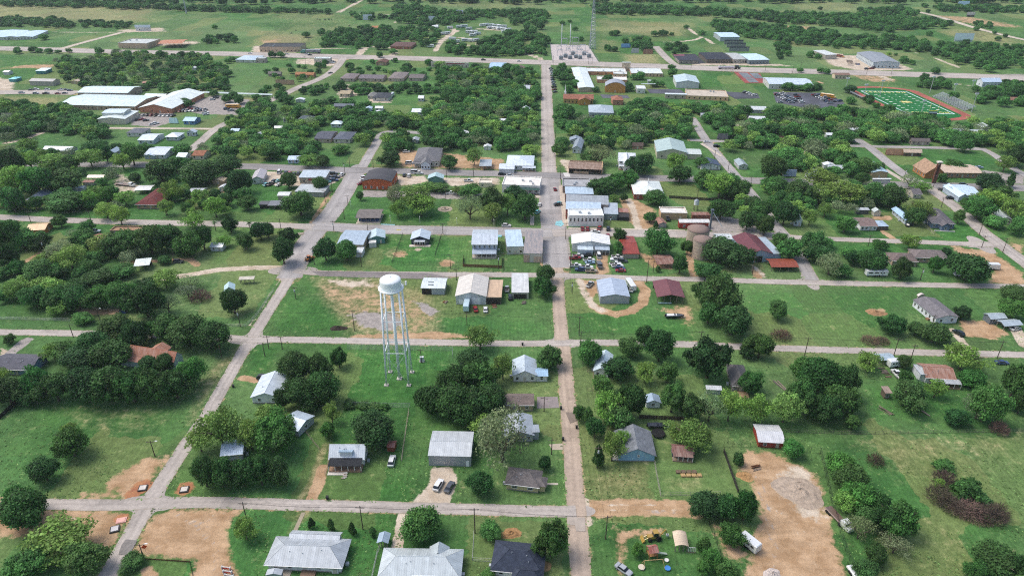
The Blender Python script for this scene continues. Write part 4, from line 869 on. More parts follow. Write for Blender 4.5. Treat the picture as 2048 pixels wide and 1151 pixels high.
B(S_, 'small white flat-roofed hut', 'beside the white two-part shop', (958,375), (984,375), 358, 3.0, 'flat:f', 0, ('p', '#d8cdb8'), '#dcd4c4', (1, 0), 1)
B('pavilion', 'grey-roofed park pavilion with a blue base', 'on the park corner', (714,445), (760,445), 418, 2.8, 'gx:s', .9, ('s', '#cfd6da'), '#7d7773', (0, 0), 0, ov=.5, open_=True, bays=5, cat='pavilion', extras=[part_box('counter', .05, .95, .15, .8, 0, 1.2, 'paint', '#46597c'), part_box('slab', -.02, 1.02, -.15, 1.02, 0, .1, 'concrete', '#c2b8a6')])
B(S_, 'pale tin shed', 'behind the spreading park oak', (557,400), (579,400), 383, 2.8, 'gx:m', .7, ('m', '#b7ad9d'), '#c9cdca', (0, 0), 0)
B(S_, 'long dark open shed', 'beside the spreading park oak', (538,419), (572,419), 401, 2.4, 'shed:m', .4, ('w', '#4a4440'), '#73757a', (0, 0), 0, open_=True, backwall=True)
B(S_, 'small black shed', 'at the end of the long dark shed', (520,417), (536,417), 402, 2.4, 'shed:m', .3, ('w', '#3f3a38'), '#57565a', (0, 0), 0)
B(S_, 'white gabled store shed', 'at the edge of the car lot', (505,368), (527,367), 337, 3.2, 'gy:m', 1.4, ('m', '#d2d4d3'), '#b3aeb0', (1, 1), 1)
B(H_, 'tiny pale blue house', 'beside the highway bend', (577,327), (597,327), 311, 2.6, 'gx:m', 1.1, ('s', '#b9cadb'), '#b9cada', (2, 1))
# west blocks
B(H_, 'red-brown hip-roofed brick house', 'on the west side street', (275,417), (319,418), 383, 2.7, 'hip:s', 1.8, ('b', '#b99878'), '#6c3b3a', (3, 2), ov=.6, extras=[wing(.0, .6, .6, 1.3, 2.7, 'hip:s', 1.4, '#b99878', '#6c3b3a', .5, wm='brick')])
B('carport', 'white flat carport', 'behind the red-brown brick house', (272,389), (302,388), 371, 2.6, 'gx:m', .5, ('m', '#c9c4ba'), '#d3d3cf', (0, 0), 0, open_=True)
B('carport', 'arched white carport', 'next to the flatbed truck', (177,363), (208,363), 350, 2.4, 'bx:m', .9, ('m', '#8c8278'), '#d5cbb9', (0, 0), 0, open_=True)
B(S_, 'rusty little shed', 'in front of the arched white carport', (167,371), (188,371), 360, 2.0, 'shed:r', .3, ('m', '#cdc9c1'), '#8a5c50', (0, 0), 0)
B(S_, 'small white metal shed', 'near the arched white carport', (144,383), (168,383), 371, 2.2, 'gx:m', .6, ('m', '#b4bcc2'), '#cfd8de', (0, 0), 0)
B(H_, 'blue-grey hip-roofed house', 'in the trees of the west side street', (56,408), (84,408), 371, 2.8, 'hip:s', 2.0, ('s', '#9db7bd'), '#76818d', (2, 1))
B('cabin', 'orange timber cabin with a tan roof', 'south of the west side street', (56,470), (92,468), 446, 2.6, 'gx:m', 1.3, ('w', '#b8743f'), '#c4a883', (1, 1), cat='cabin')
B(H_, 'low brown flat-roofed house', 'in the tree row south of the west side street', (222,470), (288,470), 452, 2.6, 'flat:f', 0, ('s', '#9a8a78'), '#a58468', (2, 1))
B('carport', 'tilted white metal carport', 'on the gravel track', (272,543), (300,541), 518, 2.8, 'shed:m', .6, ('m', '#5a544c'), '#d7e0dd', (0, 0), 0, open_=True, backwall=True, yaw=14)
for i, (u0, u1, vb, vt, rt, wc, rc, nm, ex) in enumerate([
    (88, 143, 308, 292, 'gx:m', '#c9ced0', '#c3ccd2', 'pale metal-roofed house', 'north of the west highway bend'),
    (217, 231, 313, 293, 'gy:m', '#ccd3d8', '#a9bac6', 'small blue-roofed house', 'north of the west highway'),
    (291, 331, 317, 293, 'gx:m', '#cfd4d6', '#c3cdd5', 'white-roofed cottage with a porch', 'north of the west highway'),
    (386, 408, 319, 300, 'gx:s', '#cfc6b0', '#9a6a54', 'cream house with a clay-red roof', 'north of the west highway'),
    (355, 372, 322, 305, 'gx:m', '#c5ccce', '#c2cccf', 'grey-white cottage', 'next to the cream house'),
    (255, 286, 273, 256, 'hip:s', '#d0d0c8', '#70757d', 'slate hip-roofed house', 'below the school car park'),
    (278, 308, 288, 267, 'gx:m', '#c3ccd0', '#c6d2d8', 'white long-roofed house', 'below the slate hip-roofed house'),
    (333, 357, 281, 265, 'hip:m', '#c9ced0', '#c9d3d6', 'white hip-roofed cottage', 'on the narrow lane'),
    (375, 391, 272, 257, 'gy:m', '#cfd5d8', '#b8c4cc', 'small white gabled cottage', 'on the narrow lane'),
    (368, 390, 249, 234, 'gx:m', '#5f86b4', '#a9c6dc', 'bright blue cottage', 'by the school car park'),
    (340, 356, 247, 237, 'hip:m', '#c8cfd0', '#bfdde0', 'mint-roofed shed', 'by the school car park'),
    (6, 44, 237, 226, 'gx:s', '#b8b4a8', '#8e8d88', 'grey-brown ranch house', 'west of the school'),
    (598, 624, 245, 231, 'hip:s', '#aab4ba', '#5e6a70', 'dark hip-roofed cottage', 'north-west among the street trees'),
    (567, 586, 245, 231, 'gy:m', '#c9cac4', '#b9bcb6', 'white-grey gabled cottage', 'north-west among the street trees'),
    (663, 683, 255, 241, 'hip:m', '#c9cfd2', '#c6d3da', 'pale hip-roofed cottage', 'north-west among the street trees'),
    (630, 662, 285, 262, 'gx:s', '#b9a596', '#5f626c', 'dark slate-roofed brick house', 'north of the highway lawn'),
    (668, 700, 286, 263, 'hip:s', '#c6c0b4', '#646a76', 'slate-blue hip-roofed brick house', 'north of the highway lawn'),
    (669, 707, 219, 207, 'gx:s', '#a9a49a', '#7f858e', 'long grey-roofed house', 'in the north-west gardens'),
    (746, 777, 202, 185, 'hip:s', '#d0cdc4', '#4b4f56', 'charcoal hip-roofed house', 'behind the long tree belt'),
    (736, 750, 198, 185, 'hip:s', '#c6c2b8', '#8d8d8a', 'grey hip-roofed garage', 'beside the charcoal house'),
    (680, 700, 194, 181, 'gx:s', '#c3b59c', '#b3a58a', 'tan-roofed house', 'behind the long tree belt'),
    (837, 847, 203, 191, 'gx:m', '#c9d0d2', '#d0d6d8', 'tiny white shed', 'on the lawn behind the tree belt'),
    (824, 846, 231, 217, 'gx:m', '#ccd2d4', '#d6dcdf', 'white roofed workshop', 'in the dense northern trees'),
    (681, 708, 163, 147, 'hip:s', '#b7a697', '#857c7c', 'grey-brown hip house', 'in the row south of the north highway'),
    (718, 766, 163, 149, 'gx:s', '#b7a697', '#7a7478', 'long grey-brown house', 'in the row south of the north highway'),
    (777, 806, 163, 144, 'hip:s', '#bfae9c', '#857d7b', 'big hip-roofed brick house', 'in the row south of the north highway'),
    (818, 846, 162, 148, 'gx:s', '#b8a898', '#77716f', 'dark ranch house', 'in the row south of the north highway'),
    (752, 772, 131, 117, 'gy:s', '#b5957c', '#6e5248', 'brown brick house', 'beside the north highway'),
    (591, 627, 155, 144, 'gx:s', '#b9875f', '#a87a58', 'orange-brown long house', 'west of the school street'),
    (553, 588, 169, 160, 'gx:s', '#b9a58c', '#a08a72', 'tan long house', 'west of the school street'),
    (537, 562, 153, 143, 'gx:s', '#a59a8c', '#7f7a76', 'grey ranch house', 'west of the school street'),
    (781, 822, 98, 84, 'hip:s', '#a9705a', '#6b5450', 'brown-roofed brick house', 'with a curved drive beyond the north highway'),
    (472, 512, 125, 111, 'hip:m', '#d0cfc6', '#b5c8d6', 'pale blue hip-roofed office', 'beside the north highway'),
    (978, 1008, 141, 125, 'gx:m', '#c3cbd0', '#a9c6e0', 'light blue-roofed shop', 'beside the north highway'),
    (1033, 1048, 142, 130, 'gy:s', '#b7a18e', '#7f6f66', 'small brown-roofed house', 'near the top of main street'),
    (1043, 1058, 187, 170, 'gx:m', '#c6c9c8', '#b8bec2', 'grey-white cottage in the trees', 'west of main street'),
    (1043, 1058, 229, 211, 'gy:m', '#d0d3d4', '#b9c3c8', 'white gabled cottage in the trees', 'west of main street'),
    (1140, 1163, 288, 270, 'gy:m', '#b9c2c9', '#8e9aa6', 'blue-grey gabled house', 'east of main street in the trees'),
    (1265, 1285, 298, 285, 'gx:s', '#b89278', '#7d6a62', 'brown-roofed house', 'behind the victorian house'),
    (1262, 1282, 266, 256, 'gx:s', '#a8907e', '#8a6f66', 'low brown house', 'deep in the northern trees'),
    (1500, 1530, 247, 232, 'gx:m', '#cdd0cf', '#ccd1d2', 'white-roofed house', 'south of the stadium car park'),
    (1490, 1532, 226, 212, 'gx:m', '#b9bdbc', '#c9cfcf', 'pale long-roofed house', 'south of the stadium car park'),
    (1545, 1565, 284, 272, 'gx:s', '#a58672', '#75544a', 'rust-roofed house', 'on the back street'),
    (1435, 1455, 279, 268, 'hip:s', '#b9b7b0', '#6f7072', 'small grey house', 'on the back street corner'),
    (1822, 1858, 290, 276, 'gx:s', '#b0a494', '#6e6765', 'brown-grey house', 'on the back street behind the brick church'),
    (1772, 1806, 310, 298, 'gx:m', '#b2724f', '#b98d72', 'small tan-roofed brick house', 'beside the brick church lawn'),
    (1806, 1841, 312, 298, 'gx:m', '#6f5a50', '#cfb9a2', 'pale tan carport roof', 'beside the brick church lawn'),
    (1926, 1964, 272, 259, 'gx:m', '#c9cfd2', '#d3dade', 'white mobile home roof', 'in the north-east trees'),
    (1885, 1925, 269, 256, 'gx:m', '#c4c8c8', '#c2c8cc', 'pale mobile home roof', 'in the north-east trees'),
    (1963, 1980, 262, 245, 'gy:m', '#c6cbcc', '#cbd2d6', 'white trailer house', 'in the north-east trees'),
    (2018, 2048, 207, 194, 'gx:s', '#b09a86', '#8d6c5c', 'tan-roofed house', 'at the north-east edge'),
    (1568, 1590, 353, 340, 'gx:m', '#c3cacf', '#8fa2b4', 'blue-grey porch house', 'in the trees beside the business highway'),
    (1615, 1645, 357, 337, 'gy:m', '#c6cccf', '#6f7a80', 'dark-roofed porch house', 'in the trees beside the business highway'),
    (1655, 1690, 345, 330, 'gx:m', '#c6cccf', '#cfd6d8', 'pale-roofed house', 'in the trees beside the business highway')]):
    ww = u1-u0
    B('house', nm, ex, (u0, vb), (u1, vb+.02*ww), vt, 2.8, rt, 1.5, ('s', wc), rc, (max(2, ww//12), 1), 1, vents=False)
# east blocks
B(H_, 'narrow white house', 'beside the round tree east of the barn', (1587,452), (1601,453), 421, 3.6, 'gy:m', 1.6, ('s', '#cfdadf'), '#b5c9d3', (1, 1))
B(H_, 'white cottage with a blue carport', 'on the east side street', (1720,461), (1752,461), 435, 2.6, 'gx:s', 1.3, ('s', '#e0e2e2'), '#84726e', (3, 1), extras=[wing(1.02, 1.75, .05, .75, 2.2, 'hip:m', .6, '#5c564f', '#a9bccb', .2)])
B(S_, 'small grey barn', 'behind the white cottage', (1747,432), (1760,432), 414, 2.6, 'gy:m', 1.2, ('m', '#c9c6ba'), '#b9c2c0', (0, 0), 0)
B(S_, 'dark tin shed', 'behind the white cottage with the carport', (1712,428), (1736,428), 415, 2.4, 'shed:m', .4, ('m', '#5f5f5f'), '#b4bac0', (0, 0), 0)
B(S_, 'red-brown shed', 'behind the long blue-roofed house', (1789,412), (1800,412), 398, 3.0, 'gy:r', .9, ('w', '#8a5544'), '#8a5f50', (0, 0), 0)
B(H_, 'long light-blue-roofed house', 'on the east side street', (1809,449), (1822,449), 413, 3.0, 'gy:m', .9, ('s', '#bcc9cf'), '#a6c3dd', (1, 4), ov=.7)
B('cottage', 'dark blue-grey cottage with a front gable', 'at the east street corner', (1861,456), (1906,458), 416, 3.0, 'hip:s', 2.6, ('s', '#5d7089'), '#6d6a6e', (3, 2), cat='house', extras=[wing(.35, .7, -.16, .4, 2.9, 'gy:s', 1.5, '#5d7089', '#6d6a6e', .4, 1), part_box('porch_deck', .05, .95, -.2, -.17, 0, .4, 'concrete', '#c7c4bd')])
B(H_, 'cream bungalow', 'at the east edge of town', (1997,447), (2021,449), 417, 2.7, 'gy:m', 1.2, ('s', '#d2cdb6'), '#9fa7a4', (2, 2))
B(H_, 'blue-white metal-roofed house', 'beside the woodpile on the business highway', (1914,400), (1958,400), 369, 3.0, 'gx:m', 1.6, ('s', '#aebfca'), '#c2d6e2', (3, 1), extras=[wing(-.12, .3, -.2, .8, 3.2, 'gy:m', 1.8, '#aebfca', '#c2d6e2', .3)])
B('church', 'orange brick church with tan roof', 'beside the tall brick tower', (1848,357), (1886,357), 316, 3.4, 'gy:s', 4.6, ('b', '#b07a4c'), '#a88c74', (0, 4), 0, ov=.5)
B('church_hall', 'tan flat-topped church hall with a colonnade', 'beside the brick church', (1887,355), (1960,356), 328, 3.4, 'gx:m', 1.0, ('b', '#a8826a'), '#c9b39c', (6, 0), 1, ov=.8, cat='hall', extras=[wing(.35, .58, .5, 1.1, 4.4, 'flat:f' if 0 else 'shed:m', .3, '#b58d70', '#cfc2b2', .2)])
B('shed', 'long tan store shed with a pale blue roof', 'by the east street', (1741,357), (1773,357), 320, 4.0, 'gy:m', .9, ('p', '#b39b7a'), '#b3ccd8', (0, 0), 1)
B('shed', 'low white flat roof', 'in front of the long tan store shed', (1744,367), (1779,367), 357, 2.8, 'shed:m', .2, ('p', '#c9c9c2'), '#dfe2df', (0, 0), 0)
B(H_, 'brown ranch house', 'behind the dark oaks of the east side street', (1783,531), (1832,533), 504, 2.7, 'hip:s', 1.3, ('b', '#a8937f'), '#776a66', (3, 2))
B(H_, 'long grey-brown ranch house', 'beside the dirt turnaround', (1828,524), (1894,527), 497, 2.7, 'hip:s', 1.4, ('b', '#a8937f'), '#7b7270', (4, 2))
B(H_, 'small grey house', 'in the trees by the business highway', (1825,397), (1841,397), 377, 2.8, 'gx:s', 1.6, ('s', '#b9b3a6'), '#6e6a6c', (1, 1))
B('mobile_home', 'long white mobile home with a grey roof', 'on the open field', (1869,648), (1912,645), 594, 2.9, 'gy:s', 1.1, ('s', '#dfe3e6'), '#7a777a', (2, 6), 0, ov=.4, cat='mobile home', extras=[part_box('steps', -.12, -.01, .2, .3, 0, .7, 'wood', '#8c6f55')])
B('carport', 'little arched white shelter', 'behind the long white mobile home', (1835,597), (1848,596), 588, 1.3, 'by:m', .9, ('m', '#b5a9a2'), '#d3c6c0', (0, 0), 0)
B(S_, 'grey metal shed', 'on the sandy yard of the mobile home', (1978,648), (2008,646), 626, 2.6, 'gx:m', .8, ('m', '#707a82'), '#aab6bc', (1, 0), 1)
B('carport', 'grey carport over a parked car', 'on the sandy yard of the mobile home', (2006,661), (2040,658), 640, 2.3, 'gx:m', .6, ('m', '#4c5054'), '#a9b6bd', (0, 0), 0, open_=True)
B(H_, 'white house with a rust-red roof', 'south of the east street bushes', (1849,766), (1906,770), 725, 2.7, 'gx:r', 1.6, ('s', '#cdd2d4'), '#8a5c4a', (2, 2), extras=[porch(.2, 1.15, 2.5, 2.1, 2.6, '#a9adb0', 'm'), wing(-.18, .02, .1, .9, 2.6, 'shedr:m', .5, '#c5cbce', '#b3b8ba', .2)])
B('carport', 'pale blue-grey carport', 'on the east street beside the box trailer', (1757,730), (1785,728), 707, 2.4, 'gx:m', .6, ('m', '#6c6a66'), '#a6b8c2', (0, 0), 0, open_=True)
B(S_, 'small cream shed', 'at the scrubby east edge', (1993,819), (2018,819), 790, 2.3, 'gy:s', .9, ('p', '#c4b392'), '#7e7777', (1, 0), 0)
B('privy', 'small tower-like wooden deer stand', 'in the green yard of the rust-roofed house', (1768,797), (1778,797), 772, 2.6, 'shed:r', .3, ('w', '#6a5d52'), '#8a7a70', (1, 0), 0, cat='deer stand')
# school campus north-west
B('school_building', 'long mint-roofed school classroom wing', 'with brick ends', (120,218), (272,222), 188, 3.6, 'gx:m', 1.8, ('b', '#b39a84'), '#c8d8d6', (16, 2), 1, cat='school')
B('school_building', 'mint-roofed school hall', 'behind the classroom wing', (158,196), (258,197), 172, 4.6, 'gx:m', 2.0, ('b', '#a8978a'), '#c9dbdb', (8, 1), 0, cat='school')
B('school_building', 'brick school wing with a huge white roof', 'beside the car park', (281,225), (345,227), 176, 4.0, 'gy:m', 3.0, ('b', '#b98468'), '#d6dfda', (3, 6), 1, cat='school', ov=.8)
B('school_building', 'small white-roofed school block', 'between the two brick wings', (290,201), (330,202), 187, 3.6, 'gx:m', 1.2, ('b', '#b0785e'), '#cdd9d7', (3, 1), 1, cat='school')
B('school_building', 'white metal school gym', 'below the classroom wing', (198,249), (252,249), 219, 4.2, 'gy:m', 1.2, ('m', '#d3cebd'), '#cfdad6', (0, 0), 1, cat='school', extras=[wing(.0, .8, .35, .9, 6.6, 'gx:m', .7, '#c9cfc9', '#c3d3d8', .2, wm='metal_wall')])
B('walkway_cover', 'long white covered walkway', 'running from the brick school wing', (408,191), (545,196), 184, 3.0, 'gx:m', .4, ('m', '#9aa5a4'), '#d7e4e2', (0, 0), 0, open_=True, bays=14, cat='walkway')
B(S_, 'long grey barn', 'beside the school ball field', (61,171), (108,172), 157, 4.0, 'gx:m', 1.2, ('m', '#b3ada2'), '#a9a8a2', (0, 0), 0)
B(S_, 'teal dugout with a white roof', 'behind home plate', (73,148), (92,148), 136, 2.8, 'shed:m', .5, ('m', '#2f7f86'), '#cfe3e3', (0, 0), 0)
B(S_, 'bright teal-roofed stand', 'by the ball field gate', (19,164), (33,164), 154, 2.6, 'hip:m', .8, ('m', '#3f8f96'), '#84d0d8', (0, 0), 0)
B(S_, 'white hut', 'by the ball field parking', (8,150), (19,150), 141, 2.8, 'gx:m', .8, ('m', '#d0d3d2'), '#d9dcda', (0, 0), 0)
for i, (a, b, vb, vt, nm) in enumerate([((48, 95, 80, 61, 'widest')), ((22, 70, 80, 62, 'middle')), ((-30, 40, 81, 60, 'end'))]):
    B('storage_unit_row', f'{nm} long white storage-unit building', 'with roll-up doors beyond the highway', (a-20, vb), (b-28+i*2, vb-1), vt, 3.0, 'gy:m', .9, ('m', '#cfcdc6'), '#b9d0e2', (6, 0), 0, cat='storage unit', fcol='#5b6a74')
B('metal_building', 'white metal farm building', 'at the end of the dirt farm road', (272,62), (302,62), 51, 6.0, 'gx:m', 1.2, ('m', '#cfd3d4'), '#c6d0da', (1, 0), 1, cat='building')
B('commercial_building', 'tan flat commercial building', 'north of the highway', (238,97), (296,98), 77, 6.0, 'flat:f', 0, ('p', '#c0a890'), '#bfc6c3', (3, 1), 1, cat='building')
B('canopy_frame', 'orange-roofed building under construction', 'next to the tan commercial building', (318,97), (366,96), 80, 5.0, 'gx:r', 1.2, ('w', '#b08060'), '#b8734c', (0, 0), 0, open_=True, bays=6, cat='building')
B('strip_mall', 'long strip mall with a black canopy roof', 'north of the highway', (520,104), (602,104), 86, 5.5, 'flat:f', 0, ('p', '#c2ac94'), '#3c3f42', (10, 0), 1, cat='building', cap='#3c3f42')
B('gas_station', 'white-canopied filling station', 'south of the highway', (629,127), (661,127), 114, 5.0, 'flat:f', 0, ('p', '#c9c3b4'), '#dbe8e8', (3, 0), 1, cat='station')
B('store_building', 'red and white roadside store', 'west of the filling station', (513,126), (531,126), 114, 4.5, 'flat:f', 0, ('p', '#b9a9a0'), '#cfd9dc', (2, 0), 1)
B('store_building', 'long white roadside shop row', 'with a red front fascia on the highway', (862,134), (937,136), 124, 4.6, 'flat:f', 0, ('p', '#c6beb0'), '#d9dad4', (8, 0), 1, extras=[part_box('sign_band', .1, .9, -.02, -.006, 3.4, 4.2, 'paint', '#9c3d45')])
# school complex north of downtown
SW = '#d5dedd'
B('school_building', 'stepped white-roofed high school wing', 'facing the row of parked cars', (1157,184), (1188,184), 134, 3.6, 'gy:m', .8, ('b', '#b5a48e'), SW, (0, 5), 0, cat='school')
B('school_building', 'white-roofed rear school wing', 'along the highway', (1172,150), (1252,151), 135, 3.4, 'flat:f', 0, ('b', '#c98f6c'), SW, (5, 0), 0, cat='school')
B('school_building', 'raised white roof block of the school', 'between the two rear wings', (1243,143), (1260,143), 128, 8.5, 'shed:m', .3, ('b', '#c9b49a'), SW, (0, 0), 0, cat='school')
B('school_building', 'long tan school wing with a line of dark windows', 'along the highway', (1262,153), (1325,154), 135, 3.2, 'flat:f', 0, ('b', '#c3a98c'), SW, (9, 1), 0, cat='school')
B('school_building', 'white flat school canteen', 'in front of the raised roof block', (1226,155), (1253,156), 143, 3.6, 'flat:f', 0, ('b', '#c9ad92'), '#dfe6e4', (3, 0), 0, cat='school')
B('school_building', 'low white roof around the arched gym', 'in the school courtyard', (1194,166), (1254,167), 152, 3.2, 'flat:f', 0, ('b', '#b98a6c'), '#e4e6e2', (0, 0), 0, cat='school')
B('gymnasium', 'orange brick gym with an arched grey roof', 'in the middle of the school', (1210,185), (1250,186), 157, 5.5, 'by:m', 3.4, ('b', '#c08a4c'), '#9a9fa8', (0, 0), 1, cat='gym', ov=.3)
B('church', 'long church with a brown roof and white steeple', 'below the school lawn', (1127,207), (1186,208), 188, 4.0, 'gx:s', 2.2, ('b', '#b5935f'), '#9a6a58', (8, 1), 0, extras=[wing(.52, .9, -.35, .5, 4.0, 'gy:s', 2.2, '#b98a4c', '#9a6a58', .4, 1, 'brick'), lambda r, W_, D, h: MB().box(W_*.02, W_*.02+1.6, D*.5, D*.5+1.6, h, h+4).tube((W_*.02+.8, D*.5+.8, h+4), (W_*.02+.8, D*.5+.8, h+10), .7, .03, 6).build('steeple', 'paint', r, '#ececea')])
B('pavilion', 'brown hip-roofed pavilion', 'at the end of the church walkway', (1225,210), (1246,210), 192, 4.0, 'hip:s', 2.0, ('b', '#b5806a'), '#a0705e', (1, 1), 0, cat='pavilion')
B('hall', 'big grey hip-roofed hall', 'in the trees below the church', (1178,235), (1226,236), 210, 4.0, 'hip:m', 2.6, ('p', '#a9adb0'), '#a9b6be', (3, 1), 0, cat='hall')
B('gymnasium', 'white metal gym with a low gable', 'beside the practice field', (1352,176), (1397,177), 147, 5.0, 'gy:m', 1.8, ('m', '#d3d6d4'), '#b9cbd0', (0, 0), 1, cat='gym')
B('school_building', 'tan two-tone school block', 'behind the long pale roof', (1373,199), (1456,202), 178, 3.4, 'flat:f', 0, ('b', '#c9a983'), '#c3b8a8', (8, 1), 0, cat='school')
B('walkway_cover', 'flat grey walkway cover', 'above the school car park', (1283,176), (1310,176), 168, 3.4, 'shed:m', .2, ('m', '#8f9898'), '#c2cdd0', (0, 0), 0, open_=True, cat='walkway')
B('school_building', 'pale-roofed school annex', 'beside the school car park', (1330,197), (1372,198), 186, 3.6, 'shed:m', .3, ('b', '#b3a594'), '#d0dadb', (3, 0), 0, cat='school')
B('school_building', 'small portable classroom with a white roof', 'behind the courtyard tree', (1295,169), (1312,169), 160, 3.4, 'shed:m', .3, ('m', '#c9ccc9'), '#cfd7d6', (2, 0), 0, cat='school')
B('school_building', 'white-roofed school shop', 'left of the school car park' if 0 else 'next to the school car park', (1274,187), (1290,187), 171, 4.2, 'gx:m', 1.0, ('m', '#d0d3d0'), '#d8dddb', (1, 0), 1, cat='school')
B('field_house', 'long white field house with a blue-white roof', 'beside the tennis courts', (1537,178), (1624,180), 155, 4.4, 'gx:m', 1.4, ('m', '#cfd0cc'), '#c3d2da', (6, 1), 0, cat='building')
B(S_, 'tan concession building', 'behind the stadium', (1669,158), (1698,158), 146, 3.6, 'gx:s', 1.2, ('p', '#cdbda4'), '#8a7266', (4, 0), 0)
B('store_building', 'long farm store with a grey roof', 'and a stock yard along the highway', (1745,136), (1797,137), 102, 5.5, 'gy:m', 1.6, ('m', '#b9c6cc'), '#8e9398', (6, 12), 1)
B(S_, 'pale-roofed yard shed', 'in the stock yard of the farm store', (1650,119), (1672,118), 101, 4.5, 'shed:m', .4, ('m', '#b9b4a8'), '#cfd3cf', (0, 0), 0)
B('greenhouse', 'black shade-cloth greenhouse', 'in the plant nursery', (1413,127), (1462,127), 105, 4.0, 'gx:f', .6, ('m', '#6f675f'), '#33363f', (9, 0), 0, cat='greenhouse', fcol='#2a2622')
B('greenhouse', 'grey roofed nursery shed', 'between the shade houses', (1466,127), (1490,127), 106, 4.0, 'gx:m', .8, ('m', '#a9a39a'), '#b4b6b2', (2, 0), 1, cat='greenhouse')
B('greenhouse', 'pale blue nursery greenhouse', 'at the end of the plant nursery', (1497,129), (1537,128), 108, 4.2, 'gx:m', .9, ('m', '#7f8a92'), '#c8e0e4', (6, 0), 0, cat='greenhouse')
B('greenhouse', 'long white-topped greenhouse', 'running back from the plant nursery', (1440,83), (1478,83), 65, 5.0, 'gx:m', .8, ('m', '#a9b3b8'), '#c3dbe8', (0, 0), 0, cat='greenhouse')
for i, (a, b, vb, vt) in enumerate([(1448, 1486, 89, 84.5), (1453, 1491, 95, 90), (1458, 1498, 103, 96)]):
    B('greenhouse', ['upper', 'middle', 'lower'][i]+' black shade-cloth bay', 'of the long greenhouse', (a, vb), (b, vb), vt, 4.0, 'bx:f', 1.0, ('m', '#8f938f'), '#3a3f4c', (0, 0), 0, cat='greenhouse', ov=.1)
B(S_, 'dark nursery potting shed', 'beside the low plant beds', (1358,128), (1396,128), 112, 3.4, 'shed:f', .2, ('m', '#8f8a84'), '#3a3c46', (4, 0), 0)
B('barn', 'white barn', 'in the north-east fields', (1908,83), (1944,84), 69, 6.5, 'gx:m', 3.0, ('m', '#cfd5d6'), '#c6d6dc', (0, 0), 1)
B('barn', 'pale blue-roofed farm building', 'among the far north-east trees', (1915,15), (1936,15), 9, 6.5, 'gx:m', 2.5, ('m', '#c9d5da'), '#c0dcea', (0, 0), 0)
B('barn', 'small dark open barn', 'on the far north-east pasture', (1933,34), (1948,34), 28, 5.0, 'gx:m', 1.5, ('m', '#5a5650'), '#b7b5ae', (0, 0), 0)
B('house', 'white hip-roofed villa', 'north-east beyond the stadium', (1963,174), (2000,174), 156, 4.5, 'gx:m', 2.5, ('p', '#cdd3d8'), '#b9cbdc', (4, 1), 1, vents=False)
B('house', 'grey-roofed farmhouse', 'in the far pasture trees', (727,40), (744,40), 30, 4, 'gx:m', 3.0, ('s', '#d0d4d6'), '#c2ccd4', (2, 1), 1, vents=False)
B('house', 'white farmhouse', 'by the far tree belt', (912,30), (926,30), 23, 4, 'gx:m', 2.5, ('s', '#d8dcde'), '#d8dfe4', (2, 1), 1, vents=False)
B('house', 'white-roofed house', 'by the camper park', (858,42), (870,42), 34, 4, 'gx:m', 2.2, ('s', '#d0d6da'), '#c3cdd8', (2, 1), 1, vents=False)
B('house', 'tan-roofed bungalow', 'on the ranch road', (1287,108), (1305,108), 101, 3, 'hip:s', 2.0, ('s', '#c2a68e'), '#9a7766', (2, 1), 1, vents=False)
B('house', 'grey bungalow', 'under the oak grove by the ranch road', (1263,106), (1277,106), 99, 3, 'hip:s', 2.0, ('s', '#b9b4ac'), '#b4b8b6', (2, 1), 1, vents=False)
B('house', 'blue-tarped house', 'under the oak grove by the ranch road', (1243,96), (1260,96), 88, 3, 'gx:m', 1.6, ('s', '#8fa4b4'), '#6f9cc6', (2, 1), 1, vents=False)

SHEDC = [('white', '#d6dadb', '#d9dee0'), ('grey', '#9aa0a3', '#a9b0b4'), ('rust-brown', '#8a6a5a', '#8a5c4a'), ('pale blue', '#a9bccb', '#b5cad8'), ('tan', '#b5a184', '#b9a88e')]
def near_ref(x, y):
    bx, by, ref = min(REFS, key=lambda q: (q[0]-x)**2+(q[1]-y)**2); dx, dy = x-bx, y-by
    return ['east', 'north-east', 'north', 'north-west', 'west', 'south-west', 'south', 'south-east'][int(round(atan2(dy, dx)/(pi/4))) % 8], ref
for i, (u, v) in enumerate([(387,141),(292,171),(150,168),(870,57),(737,223),(758,222),(757,231),(730,247),(830,287),(1004,247),(927,273),(910,219),(1146,258),(1409,236),(1611,247),(1708,266),(1721,248),(1601,315),(1658,337),(1696,406),(1603,377),(1641,390),(437,369),(394,391),(447,383),(434,502),(190,489),(560,262),(520,275),(470,268),(600,205),(1330,268),(1480,262),(1660,276),(300,318),(118,365),(975,300),(880,288)]):
    cw, wc, rc = SHEDC[(i*7) % 5 if i % 3 else 0]; x, y = G(u, v); d, ref = near_ref(x, y); n0 = len(REFS); w = (4.5+i % 4)*sc(y)
    B('garden_shed', f'small {cw} garden shed', f'{d} of the {ref}', (u-w/2, v), (u+w/2, v+.01*w), v-9, 2.3, 'gx:m' if i % 2 else 'gy:m', .9, ('m', wc), rc, (1 if i % 2 else 0, 0), 1, cat='shed', depth=4+i % 3, group='garden sheds in the back yards'); del REFS[n0:]

